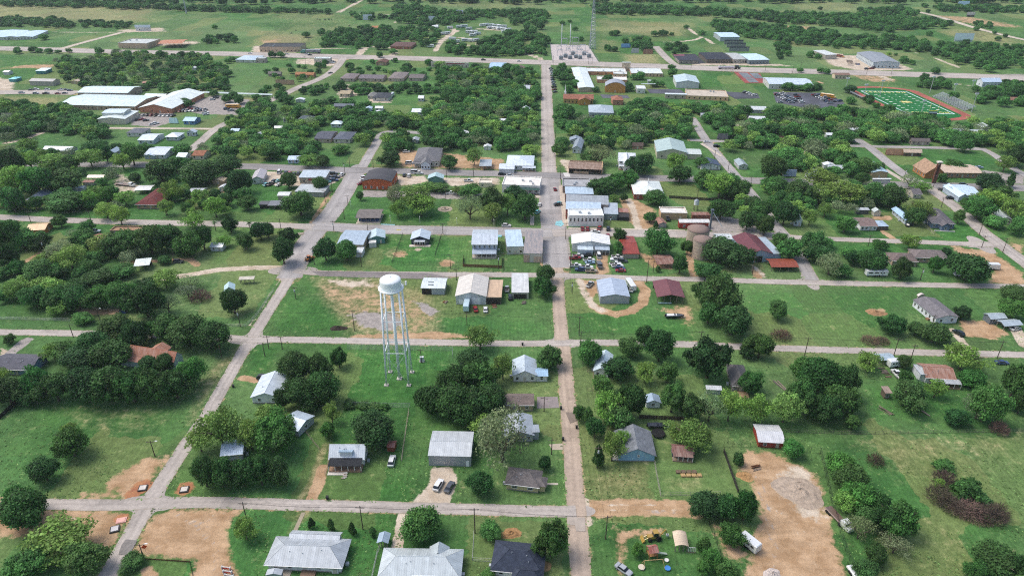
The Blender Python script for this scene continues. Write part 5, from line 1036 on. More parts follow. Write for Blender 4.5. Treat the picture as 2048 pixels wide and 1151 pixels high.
# ------------------------------------------------------------------ trees
def ico(sub=1):
    import bmesh
    bm = bmesh.new(); bmesh.ops.create_icosphere(bm, subdivisions=sub, radius=1)
    v = np.array([x.co[:] for x in bm.verts]); f = np.array([[q.index for q in x.verts] for x in bm.faces]); bm.free(); return v, f
ICO_V, ICO_F = ico(1)
def crown_mesh(name, seed, nl, lobe_r, leaves, leaf, zb=.18, spread=.62, core=.86, flat=1.0, cone=0.0, mat='leaf', jitter=.55):
    """crown in a unit box: radius 1, height 0..1. Leaf-clump faces over many uneven tufts on a lumpy, gapped outline"""
    r = np.random.default_rng(seed); C, R = [], []
    ph = r.uniform(0, 6.28, 6); gap = r.normal(size=(3, 3)); gap /= np.linalg.norm(gap, axis=1)[:, None]
    n3 = nl*3
    for i in range(n3):
        t = (i+.5)/n3; z = -.7+1.65*t; a = i*2.399+r.uniform(-.5, .5); q = sqrt(max(.03, 1-min(1, abs(z))**2))
        env = 1+.2*sin(2*a+ph[0])+.15*sin(3*a+ph[1]+2*z)+.12*sin(5*a+ph[2])
        k = spread*1.18*q*env*r.uniform(.55, 1.08)
        d = np.array([cos(a)*q, sin(a)*q, z]); 
        if not cone and r.uniform() < .75 and (gap @ d).max() > .86: continue
        if cone: k = spread*(1-(t**1.1)*cone)*r.uniform(.5, 1.0)
        C.append((k*cos(a), k*sin(a), z*.52*(1+.12*sin(2*a+ph[3])))); R.append(lobe_r*.62*r.uniform(.6, 1.5)*(1-.75*cone*t))
    nt = len(C)
    C += [(0, 0, -.1), (.15*cos(ph[4]), .15*sin(ph[4]), .2), (-.2*cos(ph[5]), -.2*sin(ph[5]), 0)]; R += [lobe_r*1.2*(1-.4*cone)]*3
    C = np.array(C); R = np.array(R); sq = np.array([1, 1, .78])
    P, N, T = [], [], []
    lob_t = np.clip(r.normal(.5, .28, len(C)), 0, 1); need = leaves; tries = 0; wts = R**2/np.sum(R**2)
    while need > 0 and tries < 40:
        tries += 1
        k = r.choice(len(C), need*2, p=wts); d = r.normal(size=(need*2, 3)); d[:, 2] += .25; d /= np.linalg.norm(d, axis=1)[:, None]
        rad = R[k]*(1+r.normal(size=need*2)*.22); p = C[k]+d*rad[:, None]*sq
        dist = np.linalg.norm((p[:, None, :]-C[None])/sq, axis=2)/R[None]; dist[np.arange(len(k)), k] = 9
        ok = (dist.min(1) > .8) & (p[:, 2] > -.74)
        if core == 0: ok |= r.uniform(size=len(k)) < .3
        p, d, k = p[ok][:need], d[ok][:need], k[ok][:need]
        P.append(p); N.append(d); T.append(np.clip(lob_t[k]*.7+r.uniform(0, .35, len(k)), 0, 1)); need -= len(p)
    P = np.concatenate(P); N = np.concatenate(N); T = np.concatenate(T); n = len(P)
    N = N*.9+r.normal(size=(n, 3))*jitter; N[:, 2] += .25; N /= np.linalg.norm(N, axis=1)[:, None]
    A = np.cross(N, r.normal(size=(n, 3))); A /= np.linalg.norm(A, axis=1)[:, None]; Bq = np.cross(N, A)
    s = leaf*r.uniform(.5, 1.4, n)[:, None]; s2 = s*r.uniform(.5, 1, n)[:, None]
    quad = np.stack([P-A*s, P-Bq*s2, P+A*s, P+Bq*s2+N*s*.3], 1).reshape(-1, 3)
    V = [quad]; F = [np.arange(4*n).reshape(-1, 4)]; tint = [np.repeat(T, 4)]; base = 4*n
    tris = []
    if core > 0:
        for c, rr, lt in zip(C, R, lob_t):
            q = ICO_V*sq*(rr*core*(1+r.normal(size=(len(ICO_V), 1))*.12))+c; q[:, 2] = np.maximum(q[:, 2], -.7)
            V.append(q); tris.append(ICO_F+base); tint.append(np.full(len(q), .15+.3*lt)); base += len(q)  # cores tinted darker than the leaves: inner shade painted into the crown
    V = np.concatenate(V)
    mx = np.percentile(np.hypot(V[:, 0], V[:, 1]), 98.5); z0, z1 = V[:, 2].min(), V[:, 2].max()
    V[:, :2] /= mx; V[:, 2] = zb+(V[:, 2]-z0)/(z1-z0)*(1-zb)*flat
    m = bpy.data.meshes.new(name)
    faces = F[0].tolist()+(np.concatenate(tris).tolist() if tris else [])
    m.from_pydata(V.tolist(), [], faces)
    at = m.attributes.new('tint', 'FLOAT', 'POINT'); at.data.foreach_set('value', np.concatenate(tint).astype(np.float32))
    m.materials.append(MATS[mat]); return m
def trunk_mesh(seed, top=.6, n=5, r0=.075, reach=.6):
    r = random.Random(seed); mb = MB(); zf = top*.45
    mb.tube((0, 0, 0), (r.uniform(-.03, .03), r.uniform(-.03, .03), zf), r0, r0*.7, 7)
    for i in range(n):
        a = 2*pi*i/n+r.uniform(-.5, .5); k = reach*r.uniform(.6, 1); e = (cos(a)*k, sin(a)*k, top+r.uniform(0, .25))
        mid = (e[0]*.5, e[1]*.5, zf+(e[2]-zf)*.6); mb.tube((0, 0, zf-.03), mid, r0*.55, r0*.4, 5, caps=False); mb.tube(mid, e, r0*.4, r0*.12, 5, caps=False)
        b = a+r.uniform(-.8, .8); mb.tube(mid, (mid[0]+cos(b)*.35, mid[1]+sin(b)*.35, mid[2]+.22), r0*.25, r0*.08, 4, caps=False)
    return mb.mesh('trunk', 'bark', True)
def twig_mesh(seed, n=700):
    r = np.random.default_rng(seed); V = []; F = []; T = []
    for i in range(n):
        a = r.uniform(0, 2*pi); q = r.uniform(0, 1)**.6; p = np.array([cos(a)*q*.8, sin(a)*q*.8, r.uniform(0, .75)*(1-.6*q*q)])
        d = np.array([cos(a)*q+r.normal()*.6, sin(a)*q+r.normal()*.6, .7+r.normal()*.4]); d /= np.linalg.norm(d); l = r.uniform(.2, .45)
        s = np.cross(d, r.normal(size=3)); s /= np.linalg.norm(s); w = .016
        k = len(V); V += [tuple(p-s*w), tuple(p+s*w), tuple(p+d*l)]; F.append((k, k+1, k+2)); T += [r.uniform()]*3
    m = bpy.data.meshes.new('twigs'); m.from_pydata(V, [], F); at = m.attributes.new('tint', 'FLOAT', 'POINT'); at.data.foreach_set('value', np.array(T, np.float32)); m.materials.append(MATS['twig']); return m
def palm_mesh(seed):
    r = random.Random(seed); mb = MB()
    for i in range(34):
        a = r.uniform(0, 2*pi); el = r.uniform(-.5, 1.2); L = r.uniform(.8, 1.05); p = Vector((0, 0, .78)); w = .1
        d = Vector((cos(a)*cos(el), sin(a)*cos(el), sin(el)*.35)); sd_ = Vector((-sin(a), cos(a), 0))
        for k in range(4):
            q = p+d*(L/4); d.z -= .09; w2 = w*(1.15 if k == 0 else .7)
            mb.face([p-sd_*w, p+sd_*w, q+sd_*w2, q-sd_*w2]); p = q; w = w2
    m = mb.mesh('fronds', 'leaf'); at = m.attributes.new('tint', 'FLOAT', 'POINT'); at.data.foreach_set('value', np.array([r.random() for _ in mb.v], np.float32)); return m
PROTO = {
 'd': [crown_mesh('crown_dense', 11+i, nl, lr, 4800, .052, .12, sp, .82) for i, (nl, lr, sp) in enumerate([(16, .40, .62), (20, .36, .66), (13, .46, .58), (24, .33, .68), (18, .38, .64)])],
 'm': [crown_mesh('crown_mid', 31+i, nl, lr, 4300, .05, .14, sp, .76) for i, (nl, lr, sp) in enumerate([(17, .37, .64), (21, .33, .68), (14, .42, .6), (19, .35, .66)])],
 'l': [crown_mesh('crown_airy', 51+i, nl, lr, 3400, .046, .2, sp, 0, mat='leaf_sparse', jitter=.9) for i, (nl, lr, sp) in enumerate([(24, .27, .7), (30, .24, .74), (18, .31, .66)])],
 'p': [crown_mesh('crown_thin', 71+i, nl, lr, 2600, .036, .2, sp, 0, mat='leaf_sparse', jitter=1.0) for i, (nl, lr, sp) in enumerate([(30, .24, .74), (22, .3, .7)])],
 'c': [crown_mesh('crown_cone', 91+i, 22, .3, 1700, .075, .03, .55, .85, cone=.8) for i in range(2)],
 'b': [crown_mesh('crown_bush', 95+i, 14, .36, 1300, .085, 0.0, .6, .85) for i in range(2)],
 'g': [twig_mesh(100+i) for i in range(2)],
 'k': [palm_mesh(120)],
}
TRUNKS = {'d': [trunk_mesh(1), trunk_mesh(2)], 'm': [trunk_mesh(3), trunk_mesh(4)], 'l': [trunk_mesh(5, .5, 7, .06, .75), trunk_mesh(6, .5, 8, .055, .75)], 'p': [trunk_mesh(7, .5, 9, .06, .8), trunk_mesh(8, .45, 9, .055, .8)],
          'c': [trunk_mesh(9, .5, 3, .06, .15)], 'b': [trunk_mesh(10, .4, 4, .05, .4)], 'g': [trunk_mesh(12, .3, 6, .03, .6)], 'k': [MB().tube((0, 0, 0), (0, 0, .8), .1, .07, 8).mesh('trunk', 'bark', True)]}
TCOL = {'d': '#345c2e', 'm': '#48783a', 'l': '#799d4c', 'p': '#7b8c66', 'c': '#3a6034', 'b': '#466e38', 'g': '#66574e', 'k': '#567548'}
TNAME = {'d': ('shade_tree', 'dark green', 'tree'), 'm': ('leafy_tree', 'mid-green', 'tree'), 'l': ('airy_tree', 'yellow-green', 'tree'), 'p': ('thin_leaved_tree', 'pale thin-leaved', 'tree'), 'c': ('cedar_tree', 'narrow dark', 'cedar'),
         'b': ('bush', 'dense green', 'bush'), 'g': ('brush_clump', 'leafless brown', 'brush'), 'k': ('palm_tree', 'grey-green fan', 'palm')}
REFS += [(*G(799,757), 'white water tower'), (*G(1600,960), 'pale gravel mound'), (*G(1930,1000), 'island of brown brush'), (*G(1290,1100), 'wooden play set'), (*G(1405,500), 'rusty silos'), (*G(1815,205), 'football stadium'),
         (*G(285,975), 'red-earth drain pits'), (*G(890,420), 'fountain in the park'), (*G(1752,920), 'lone heap of dry brush'), (*G(120,830), 'open mown field'), (*G(1980,900), 'open east pasture'), (*G(1460,1050), 'black wire fence')]
def where_is(x, y):
    bx, by, ref = min(REFS, key=lambda q: (q[0]-x)**2+(q[1]-y)**2); dx, dy = x-bx, y-by
    d = ['east', 'north-east', 'north', 'north-west', 'west', 'south-west', 'south', 'south-east'][int(round(atan2(dy, dx)/(pi/4))) % 8]
    return d, ref, math.hypot(dx, dy)
TREES = []
def T(u, vt, vb, w, kind, hmul=1.0):
    y = G(u, vb)[1]; r = h = 1.0
    for _ in range(6):
        r = w/2/sc(y, h*.5)
        y = G(u, vb, .1*h)[1]+.72*r
        h = max(.7*r, zat(y+.1*r, vt))
    h = min(h, 2.6*r if kind not in 'ck' else 6*r)*hmul
    x = (u-CX)/FPX*(y*CP+(HC-.4*h)*SP)
    TREES.append((x, y, r, h, kind))
for t in '''141,852,925,80,m 88,913,971,58,d 48,980,1075,98,d 38,965,1035,62,m 118,1055,1142,140,l 60,1100,1168,90,m 170,1092,1162,90,m 408,908,982,62,d 445,915,982,60,d 485,918,982,62,d 520,905,978,60,d 556,915,978,58,d
440,812,912,105,l 398,850,912,60,l 548,830,918,105,m 500,838,912,75,l 490,1035,1090,58,l 262,1112,1148,55,m 663,801,852,42,l 655,845,880,36,m 745,822,902,90,d 842,1016,1091,88,m 960,942,996,56,d 1005,822,950,148,p 975,840,900,70,p
623,1033,1057,16,c 662,1035,1063,18,c 704,1042,1070,18,c 745,1048,1073,18,b 980,1048,1085,55,m 975,1140,1170,40,m 1103,1038,1127,78,d 1090,905,942,28,d 1197,888,935,26,c 1225,845,928,58,l 1243,855,905,40,l 1385,842,915,105,l 1355,850,890,50,l
1410,985,1045,72,d 1450,990,1045,60,d 1490,980,1050,60,d 1462,1045,1100,58,m 1408,1060,1112,35,m 1425,1090,1142,40,m 1450,1122,1165,50,m 1408,1120,1158,34,m 1275,1075,1115,28,m 1478,900,932,25,b 1585,880,920,50,m
1680,905,960,60,m 1700,930,990,70,d 1720,965,1030,75,m 1755,985,1035,50,d 1690,985,1030,50,l 1735,1010,1060,60,m 1800,1000,1085,80,m 1770,1010,1080,62,d 1720,1035,1092,70,p 1790,1072,1122,70,p 1750,1090,1138,60,d 1730,1120,1165,50,m 1888,922,948,46,b
1890,935,975,50,g 1880,965,1010,58,g 1905,992,1030,62,g 1940,1005,1042,74,g 1985,1008,1052,62,g 2000,1000,1040,44,g 1920,1010,1036,50,g 1960,1018,1050,55,g 1935,959,1005,61,b 1910,989,1005,38,b 1965,989,1008,38,b 1878,952,985,26,l 1972,1029,1044,25,b 1752,903,934,40,g 2000,1098,1170,112,d 1955,1125,1170,55,d 2040,1110,1170,60,d
30,560,605,60,l 70,570,620,62,m 110,575,625,62,m 118,600,635,55,l 155,570,625,62,d 200,570,622,70,m 240,560,620,62,m 290,565,642,82,d 335,588,630,52,p 466,575,632,58,d 165,624,652,48,m 400,575,605,50,g 375,570,600,45,p
230,632,690,82,d 270,640,700,62,d 185,660,720,62,d 130,680,725,60,m 105,685,725,50,l 165,690,742,82,d 220,682,742,82,d 340,625,690,72,d 375,630,700,80,d 425,640,708,76,d 300,640,680,42,m 300,712,745,50,d 330,705,742,40,d
75,735,805,70,m 110,745,812,72,d 170,735,815,82,d 215,735,812,82,d 262,735,814,82,d 310,735,812,82,d 350,740,806,72,d 385,713,775,58,m 15,755,818,72,d 0,735,772,50,l 20,668,690,26,d 140,845,872,36,l 60,770,815,60,d
590,698,772,66,d 640,705,772,60,d 677,688,738,38,d 600,755,825,80,d 645,740,815,70,d 625,782,826,60,d 565,760,820,40,d 535,810,872,60,l 570,832,876,60,l 700,800,818,32,b 725,803,820,32,b 750,805,822,32,b 768,807,821,22,b
945,695,760,70,d 905,735,800,76,d 960,720,790,82,d 860,770,836,66,d 905,770,850,92,d 955,775,846,82,d 985,765,830,60,d 930,800,855,60,d 960,648,708,74,l 1006,678,762,52,l 960,828,870,70,l 1100,690,742,60,m
1178,678,735,56,m 1258,673,718,52,m 1320,653,727,60,d 1290,650,692,40,d 1235,713,765,68,d 1290,722,772,52,l 1335,720,770,46,m 1418,672,767,94,d 1520,665,723,62,d 1495,690,720,40,d 1440,545,640,92,d 1465,608,680,92,d 1418,600,652,52,m 1405,560,610,50,d
1205,750,792,46,m 1160,773,842,32,d 1175,800,850,30,m 1215,780,852,82,l 1262,760,842,66,d 1240,812,868,62,m 1345,766,832,62,m 1385,785,848,60,d 1420,783,852,70,p 1460,778,852,70,l 1515,788,855,72,l 1500,743,792,58,m 1090,528,568,42,d 1088,552,597,48,d 1190,830,880,40,m
1557,598,642,42,m 1563,655,682,46,g 1785,630,674,60,d 1832,643,674,36,d 1868,645,692,66,d 1925,610,642,36,d 2030,572,606,60,d 2025,597,642,56,m 1640,713,792,82,d 1690,718,802,62,d 1610,710,772,62,m 1680,770,842,82,d 1600,760,832,72,m 1570,785,855,72,l 1650,790,855,72,d
1735,703,748,60,l 1808,708,738,30,d 1810,735,772,28,d 1820,763,827,86,d 1872,757,802,50,l 1925,688,752,92,l 1945,738,782,60,m 1975,765,852,76,m 1958,790,848,70,p 1915,820,858,50,d 2030,728,802,62,d 2042,780,832,42,d 1705,830,864,40,m 2000,835,870,40,g 1740,670,690,40,g 1765,672,690,34,g
20,293,352,52,d 60,300,342,52,l 100,308,342,62,l 30,328,392,62,l 75,333,397,72,m 130,333,387,72,m 180,296,336,54,l 140,308,342,42,m 245,304,342,52,m 265,288,332,46,d 212,288,324,30,d 320,316,367,76,d 350,310,347,52,d 400,320,374,92,m 455,308,352,56,d 480,338,388,46,d
270,344,366,26,d 130,383,427,90,m 70,391,421,36,d 180,378,417,42,l 212,370,407,38,d 25,373,427,52,m 40,395,421,32,m 212,403,442,62,l 240,408,454,52,m 250,381,413,42,l 345,358,407,56,l 400,376,414,46,m 430,393,437,46,m 375,403,431,28,m 332,398,432,32,l 452,385,416,36,m
495,388,422,42,m 120,427,456,32,m 388,427,462,52,l 460,431,467,36,d 430,440,462,16,k 500,440,466,18,k 330,402,430,16,k 20,438,502,52,d 45,455,502,72,m 80,468,502,52,d 15,478,542,52,d 120,484,532,82,p 165,458,497,52,m 80,518,567,72,m 140,488,547,82,l 110,528,562,62,d
210,468,512,62,l 250,458,517,82,m 300,448,514,72,d 340,448,502,62,m 380,458,517,62,m 405,448,502,52,d 448,468,497,40,l 230,488,517,52,d 50,550,582,62,l 200,540,577,72,d 240,530,562,62,m 330,540,582,62,l 290,558,592,62,d 380,552,582,60,p 490,463,500,36,d 180,520,550,50,m 155,560,600,60,d 255,585,625,50,m
520,443,482,42,d 535,443,477,32,d 575,453,492,42,d 565,473,530,48,d 600,381,437,78,d 577,343,377,36,d 641,351,383,32,d 720,373,400,16,d 650,473,524,48,d 693,478,524,52,m 780,300,334,50,d 898,307,340,40,d 948,293,332,40,l 790,368,417,50,p 830,368,427,66,l 795,398,437,42,l 842,388,437,60,l
855,363,387,42,m 880,366,387,46,m 940,368,397,52,m 940,388,442,62,p 985,373,432,62,d 985,403,447,52,m 1015,383,432,42,m 1050,383,442,62,d 1030,370,405,50,d 915,372,392,30,m 615,308,337,52,m 645,308,334,32,d 540,288,322,52,d 680,288,310,40,m
1205,355,394,60,m 1232,343,382,42,m 1258,336,376,44,m 1248,383,404,16,d 1228,388,406,28,l 1310,377,413,56,d 1300,422,446,30,m 1312,440,456,10,c 1238,455,487,27,m 1236,474,510,25,m 1316,454,514,72,m 1375,475,510,26,d 1360,496,547,33,d 1316,530,544,12,b 1445,476,537,96,d 1480,488,537,62,d
1415,528,562,62,m 1200,288,332,62,p 1275,308,352,52,d 1290,303,342,42,d 1350,303,347,52,m 1360,328,367,52,d 1410,336,377,52,m 1440,343,402,72,l 1455,348,397,62,d 1480,358,402,52,d 1500,393,422,52,d 1442,398,442,54,d 1495,418,462,46,d 1520,398,442,52,m 1530,428,472,42,d 1405,313,337,42,d 1120,283,312,32,m 1060,288,314,52,m 1180,300,330,40,m
1545,308,362,62,d 1550,353,392,52,m 1640,338,382,72,l 1600,358,407,62,d 1640,368,412,62,l 1690,363,414,82,m 1745,363,412,62,d 1780,368,417,62,d 1725,313,352,62,m 1725,343,370,32,d 1820,348,377,42,p 1845,363,387,42,l 1780,390,417,42,m 1570,398,452,52,d 1545,388,422,32,d 1620,416,452,32,l 1650,403,437,42,l 1690,433,468,42,m
1840,398,442,62,l 1830,413,452,42,m 1918,408,447,26,d 1957,393,442,62,m 1930,393,417,22,d 1985,378,422,62,l 2000,368,402,62,d 2025,393,442,62,m 1980,346,387,66,d 2022,344,374,18,c 1763,324,340,16,b 1625,463,512,62,m 1640,488,532,62,d 1660,508,557,72,p 1705,503,532,32,d 1745,496,547,62,d 1805,515,560,46,d
1760,478,502,32,m 1820,468,502,42,l 1891,494,515,24,d 1935,506,567,82,d 1870,508,547,32,m 1580,473,522,56,m 1560,466,492,42,d 1885,345,365,20,b 2010,310,345,40,l 2035,290,335,50,d 1910,318,345,40,m'''.split():
    a = t.split(','); T(*[float(q) for q in a[:4]], a[4])
def make_tree(x, y, r, h, kind, i):
    rr = random.Random(i*17+3)
    if y > 330 and rr.random() < .3: kind = {'d': 'm', 'm': 'l'}.get(kind, kind)
    nm, look, what = TNAME[kind]; size = 'small' if r < 2.6 else 'medium' if r < 4.6 else 'broad' if r < 6.8 else 'huge'
    d, ref, dist = where_is(x, y)
    shape = 'tall ' if h > 1.75*r and kind not in 'ckg' else 'low ' if h < 1.05*r and kind not in 'ckg' else ''
    root = empty(nm, (x, y, 0), rr.uniform(0, 6.28)); root.scale = (r*rr.uniform(.95, 1.06), r*rr.uniform(.95, 1.06), h)
    near_ = 'well ' if dist > 45 else ''
    lab = f"{size} {shape}{look} {what} {near_}{d} of the {ref}"
    if len(lab.split()) > 16: lab = f"{size} {look} {what} {d} of the {ref}"
    tag(root, lab, what, f"{what if what != 'brush' else 'brush clump'}{'es' if what == 'bush' else 's'} around the {ref}")
    c = [q*rr.uniform(.88, 1.12) for q in lin(TCOL[kind])]; g = rr.uniform(.78, 1.28)
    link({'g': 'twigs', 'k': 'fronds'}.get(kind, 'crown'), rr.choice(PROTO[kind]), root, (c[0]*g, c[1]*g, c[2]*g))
    link('trunk', rr.choice(TRUNKS[kind]), root)
for i, t in enumerate(TREES): make_tree(*t, i)
def set_apart():                       # two look-alikes beside one landmark: tell them apart by size
    by = {}
    for o in COL.objects:
        if o.type == 'EMPTY' and o.get('category') in ('tree', 'bush', 'cedar', 'brush', 'palm'): by.setdefault(o['label'], []).append(o)
    for lab, v in by.items():
        if len(v) < 2: continue
        v.sort(key=lambda o: o.scale[0]*o.scale[2]); base = ' '.join(lab.split()[1:])
        nm_ = {2: ('smaller', 'larger'), 3: ('smallest', 'middle-sized', 'largest')}.get(len(v))
        if nm_ and all(b.scale[0]*b.scale[2] > 1.01*a.scale[0]*a.scale[2] for a, b in zip(v, v[1:])):
            for o, w in zip(v, nm_): o['label'] = f'{w} {base}'
set_apart()

# ---- the wooded town beyond and the far belts: too many to count, one object
WOODS = [  # polygon, spacing m, radius range, kinds
 ([(110,112),(165,120),(215,102),(420,98),(415,128),(465,118),(450,165),(430,182),(330,178),(150,176),(118,150)], 9.5, (4.5, 8.5), 'dddmmllp'),
 ([(0,205),(110,208),(195,228),(200,245),(245,258),(200,278),(120,262),(85,255),(0,288)], 9, (5, 8), 'ddmmllp'),
 ([(430,245),(470,225),(520,205),(600,222),(640,245),(625,262),(600,300),(430,310)], 9, (5, 8), 'ddmmlllp'),
 ([(600,166),(700,168),(880,168),(878,182),(740,184),(605,182)], 8, (4, 6), 'dddm'),
 ([(640,196),(735,206),(760,225),(850,235),(840,260),(760,255),(650,250),(600,230)], 8.8, (4, 7.5), 'ddmlmp'),
 ([(870,128),(960,130),(1075,140),(1082,200),(1080,282),(1020,290),(850,292),(830,262),(860,240),(850,215),(890,190)], 8.2, (5, 8.5), 'ddmmlldmp'),
 ([(640,60),(700,58),(760,52),(880,55),(880,72),(860,88),(760,92),(640,90)], 12, (6, 10), 'dddm'),
 ([(785,12),(830,8),(900,22),(1085,18),(1085,24),(960,34),(900,45),(860,52),(790,40)], 11, (6, 9), 'dddm'),
 ([(895,86),(945,92),(985,72),(1070,60),(1095,75),(1098,108),(1060,104),(1000,112),(930,112),(890,106)], 12, (6, 10), 'ddmm'),
 ([(1020,20),(1095,20),(1095,40),(1070,60),(1020,45)], 14, (6, 11), 'ddm'),
 ([(1108,212),(1165,232),(1180,240),(1240,235),(1262,205),(1300,200),(1330,205),(1385,208),(1460,214),(1540,222),(1545,290),(1430,296),(1400,262),(1380,250),(1360,290),(1110,292)], 8.2, (5, 8.5), 'ddmmlldmp'),
 ([(1108,136),(1125,134),(1155,160),(1155,180),(1125,182)], 11, (6, 8), 'd'),
 ([(1540,218),(1600,222),(1690,218),(1760,226),(1850,236),(1905,244),(1960,240),(2060,240),(2060,300),(1900,290),(1700,285),(1690,300),(1720,330),(1560,350),(1540,300)], 8.2, (5, 8.5), 'ddmmlldmp'),
 ([(1545,165),(1640,168),(1640,182),(1545,182)], 9, (5, 7), 'd'),
 ([(1830,150),(1900,158),(1895,180),(1830,168)], 10, (5, 8), 'ddm'), ([(1995,165),(2060,165),(2060,205),(1960,200)], 9, (5, 8), 'ddm'),
 ([(1245,80),(1300,72),(1320,96),(1280,102),(1255,98)], 12, (6, 9), 'dd'), ([(1320,90),(1370,86),(1370,104),(1330,106)], 12, (5, 9), 'ddm'),
 ([(0,34),(45,32),(60,46),(0,52)], 9, (5, 8), 'd'), ([(52,36),(100,34),(150,44),(150,52),(60,50)], 9, (5, 8), 'd'), ([(160,42),(265,44),(265,54),(170,52)], 9, (5, 8), 'd'), ([(400,72),(470,70),(470,82),(410,84)], 12, (5, 8), 'd'),
 ([(0,5),(220,6),(420,12),(520,16),(660,20),(655,24),(520,22),(380,18),(180,12),(0,10)], 9, (6, 9), 'ddm'), ([(700,25),(790,30),(780,38),(710,38)], 14, (6, 9), 'd'),
 ([(1180,8),(1300,10),(1380,16),(1560,24),(1700,28),(1790,40),(1700,52),(1560,42),(1440,30),(1300,26),(1190,26)], 10, (6, 9), 'dddm'),
 ([(1420,40),(1560,50),(1660,62),(1680,74),(1560,76),(1480,70),(1430,58)], 10, (6, 9), 'ddm'), ([(1560,66),(1700,72),(1800,70),(1850,84),(1870,100),(1800,96),(1700,92),(1560,82)], 10, (6, 9), 'dddm'),
 ([(1690,30),(1850,36),(1920,48),(1850,54),(1760,60),(1680,50)], 10, (6, 9), 'ddm'), ([(1720,18),(1800,14),(1860,22),(1800,32),(1720,26)], 10, (6, 9), 'd'), ([(1840,10),(2060,14),(2060,24),(1900,22)], 10, (6, 9), 'dd'), ([(1940,42),(1990,46),(1990,66),(1950,60)], 14, (6, 9), 'd'),
 ([(1880,85),(1960,86),(2060,92),(2060,135),(1960,138),(1900,120),(1860,104)], 12, (6, 9), 'ddmm'), ([(1540,84),(1590,86),(1600,104),(1550,110)], 13, (5, 9), 'ddm'), ([(1760,100),(1830,118),(1840,130),(1800,122)], 14, (4, 7), 'ml'),
 ([(120,240),(190,245),(190,258),(130,262)], 10, (5, 8), 'dm'), ([(400,185),(480,190),(500,180),(440,170)], 12, (5, 8), 'dd'),
 ([(560,285),(640,285),(640,315),(560,318)], 13, (5, 7.5), 'dm'), ([(760,225),(830,235),(840,290),(770,288)], 9, (5, 8), 'dml'),
 ([(0,290),(100,285),(180,290),(480,288),(500,312),(300,300),(180,305),(0,320)], 10, (5, 7.5), 'dmmlp'), ([(1560,300),(1700,300),(1720,340),(1560,360)], 9, (5, 8), 'dmml'),
 ([(-400,-8),(2500,-12),(2500,2),(1500,0),(900,1),(-400,5)], 22, (9, 14), 'dd'), ([(-600,-40),(2700,-45),(2700,-15),(-600,-15)], 34, (12, 20), 'dd'),
 ([(0,300),(110,300),(230,345),(240,425),(120,430),(0,428)], 11, (4, 6.5), 'dmmlp'), ([(0,450),(240,455),(400,460),(395,525),(240,520),(100,600),(0,620)], 13, (4, 6), 'dmmlp'), ([(340,345),(500,345),(500,385),(440,430),(330,430)], 11.5, (4, 6), 'dml'),
 ([(1420,335),(1560,345),(1580,410),(1540,460),(1500,440)], 9.5, (4.5, 6.5), 'dmml'), ([(1560,350),(1800,372),(1830,405),(1700,420),(1580,420)], 9.5, (4.5, 6.5), 'dmmlp'), ([(1900,385),(2048,390),(2048,470),(1980,440)], 11, (4.5, 6.5), 'dmml'), ([(1620,465),(1700,500),(1700,545),(1640,540)], 13, (4, 6), 'dml'),
 ([(640,255),(770,258),(840,268),(830,300),(760,296),(640,262)], 11, (4.5, 7), 'ddml'), ([(690,132),(760,136),(860,136),(870,148),(700,146)], 13, (4, 6.5), 'dml'), ([(500,170),(560,172),(600,200),(500,206)], 12, (4.5, 7), 'ddml'), ([(530,128),(650,130),(640,160),(540,170)], 14, (4, 6), 'dml'),
 ([(860,0),(1090,0),(1090,3),(860,3)], 18, (8, 11), 'dd'),
]
# single trees standing in the open fields
SPOTS = [(35,102),(37,108),(68,105),(80,106),(98,107),(117,108),(139,106),(200,108),(88,80),(430,58),(420,85),(440,80),(613,75),(1225,72),(1233,71),(1308,73),(1322,72),(1329,72),(1343,72),(1216,102),(1229,103),(1372,58),(1404,70),(1342,140),(1620,86),(1600,145),(1652,148),(1640,146),(1575,112),(1635,118),(1560,118),(1620,115),(1857,72),(1640,20),(1995,82),(2010,75),(1620,90),(1870,148),(760,115),(787,108),(985,38),(937,38),(1000,32),(1012,84),(790,125),(745,128),(700,138),(737,140),(815,140),(858,130),(650,128),(637,136),(1140,46),(1150,62),(1160,82),(1125,50),(545,115),(562,115),(1950,185),(1970,192),(1905,200),(1700,208),(1735,205)]
SPOTS += [(1575,181),(1588,182),(1602,181),(1614,182),(1628,181),(1215,164),(1258,182),(1308,173),(1322,174),(1126,146),(1136,150),(1130,160),(1142,163),(1128,172),(1140,176),(1150,172),(1192,184),(1840,236),(1828,239),(1814,240),(1795,236),(1775,228),(1752,216),(1738,208),(1700,186),(1345,152),(1268,160),(1280,159),(430,192),(370,210),(378,214),(420,188),(455,205),(468,196),(478,208)]
def clear_of(x, y, r, front=True):
    for cx_, cy_, yw, hw, hd in FOOT:
        dx, dy = x-cx_, y-cy_; a = abs(dx*cos(yw)+dy*sin(yw)); b = abs(-dx*sin(yw)+dy*cos(yw))
        if a < hw+r*.75 and b < hd+r*.75: return False
        if front and a < hw+r*.1 and dy < 0 and -dy < hd+r*1.0 and y > 500: return False      # leave the fronts of the far houses in view
    for a, b, hw in ROADSEG:
        dx, dy = b[0]-a[0], b[1]-a[1]; t = max(0, min(1, ((x-a[0])*dx+(y-a[1])*dy)/(dx*dx+dy*dy+1e-9)))
        if math.hypot(x-a[0]-t*dx, y-a[1]-t*dy) < hw+r*.55: return False
    return True
NOTREE = [[G(*p) for p in q] for q in ([(1715,176),(1830,178),(1945,236),(1800,240)], [(1540,183),(1690,183),(1690,220),(1540,220)], [(1395,144),(1530,146),(1530,178),(1395,178)])]
def inside(x, y, P):
    c = False
    for (ax, ay), (bx, by) in zip(P, P[1:]+P[:1]):
        if (ay > y) != (by > y) and x < (bx-ax)*(y-ay)/(by-ay)+ax: c = not c
    return c
FAR = []
rw = random.Random(5)
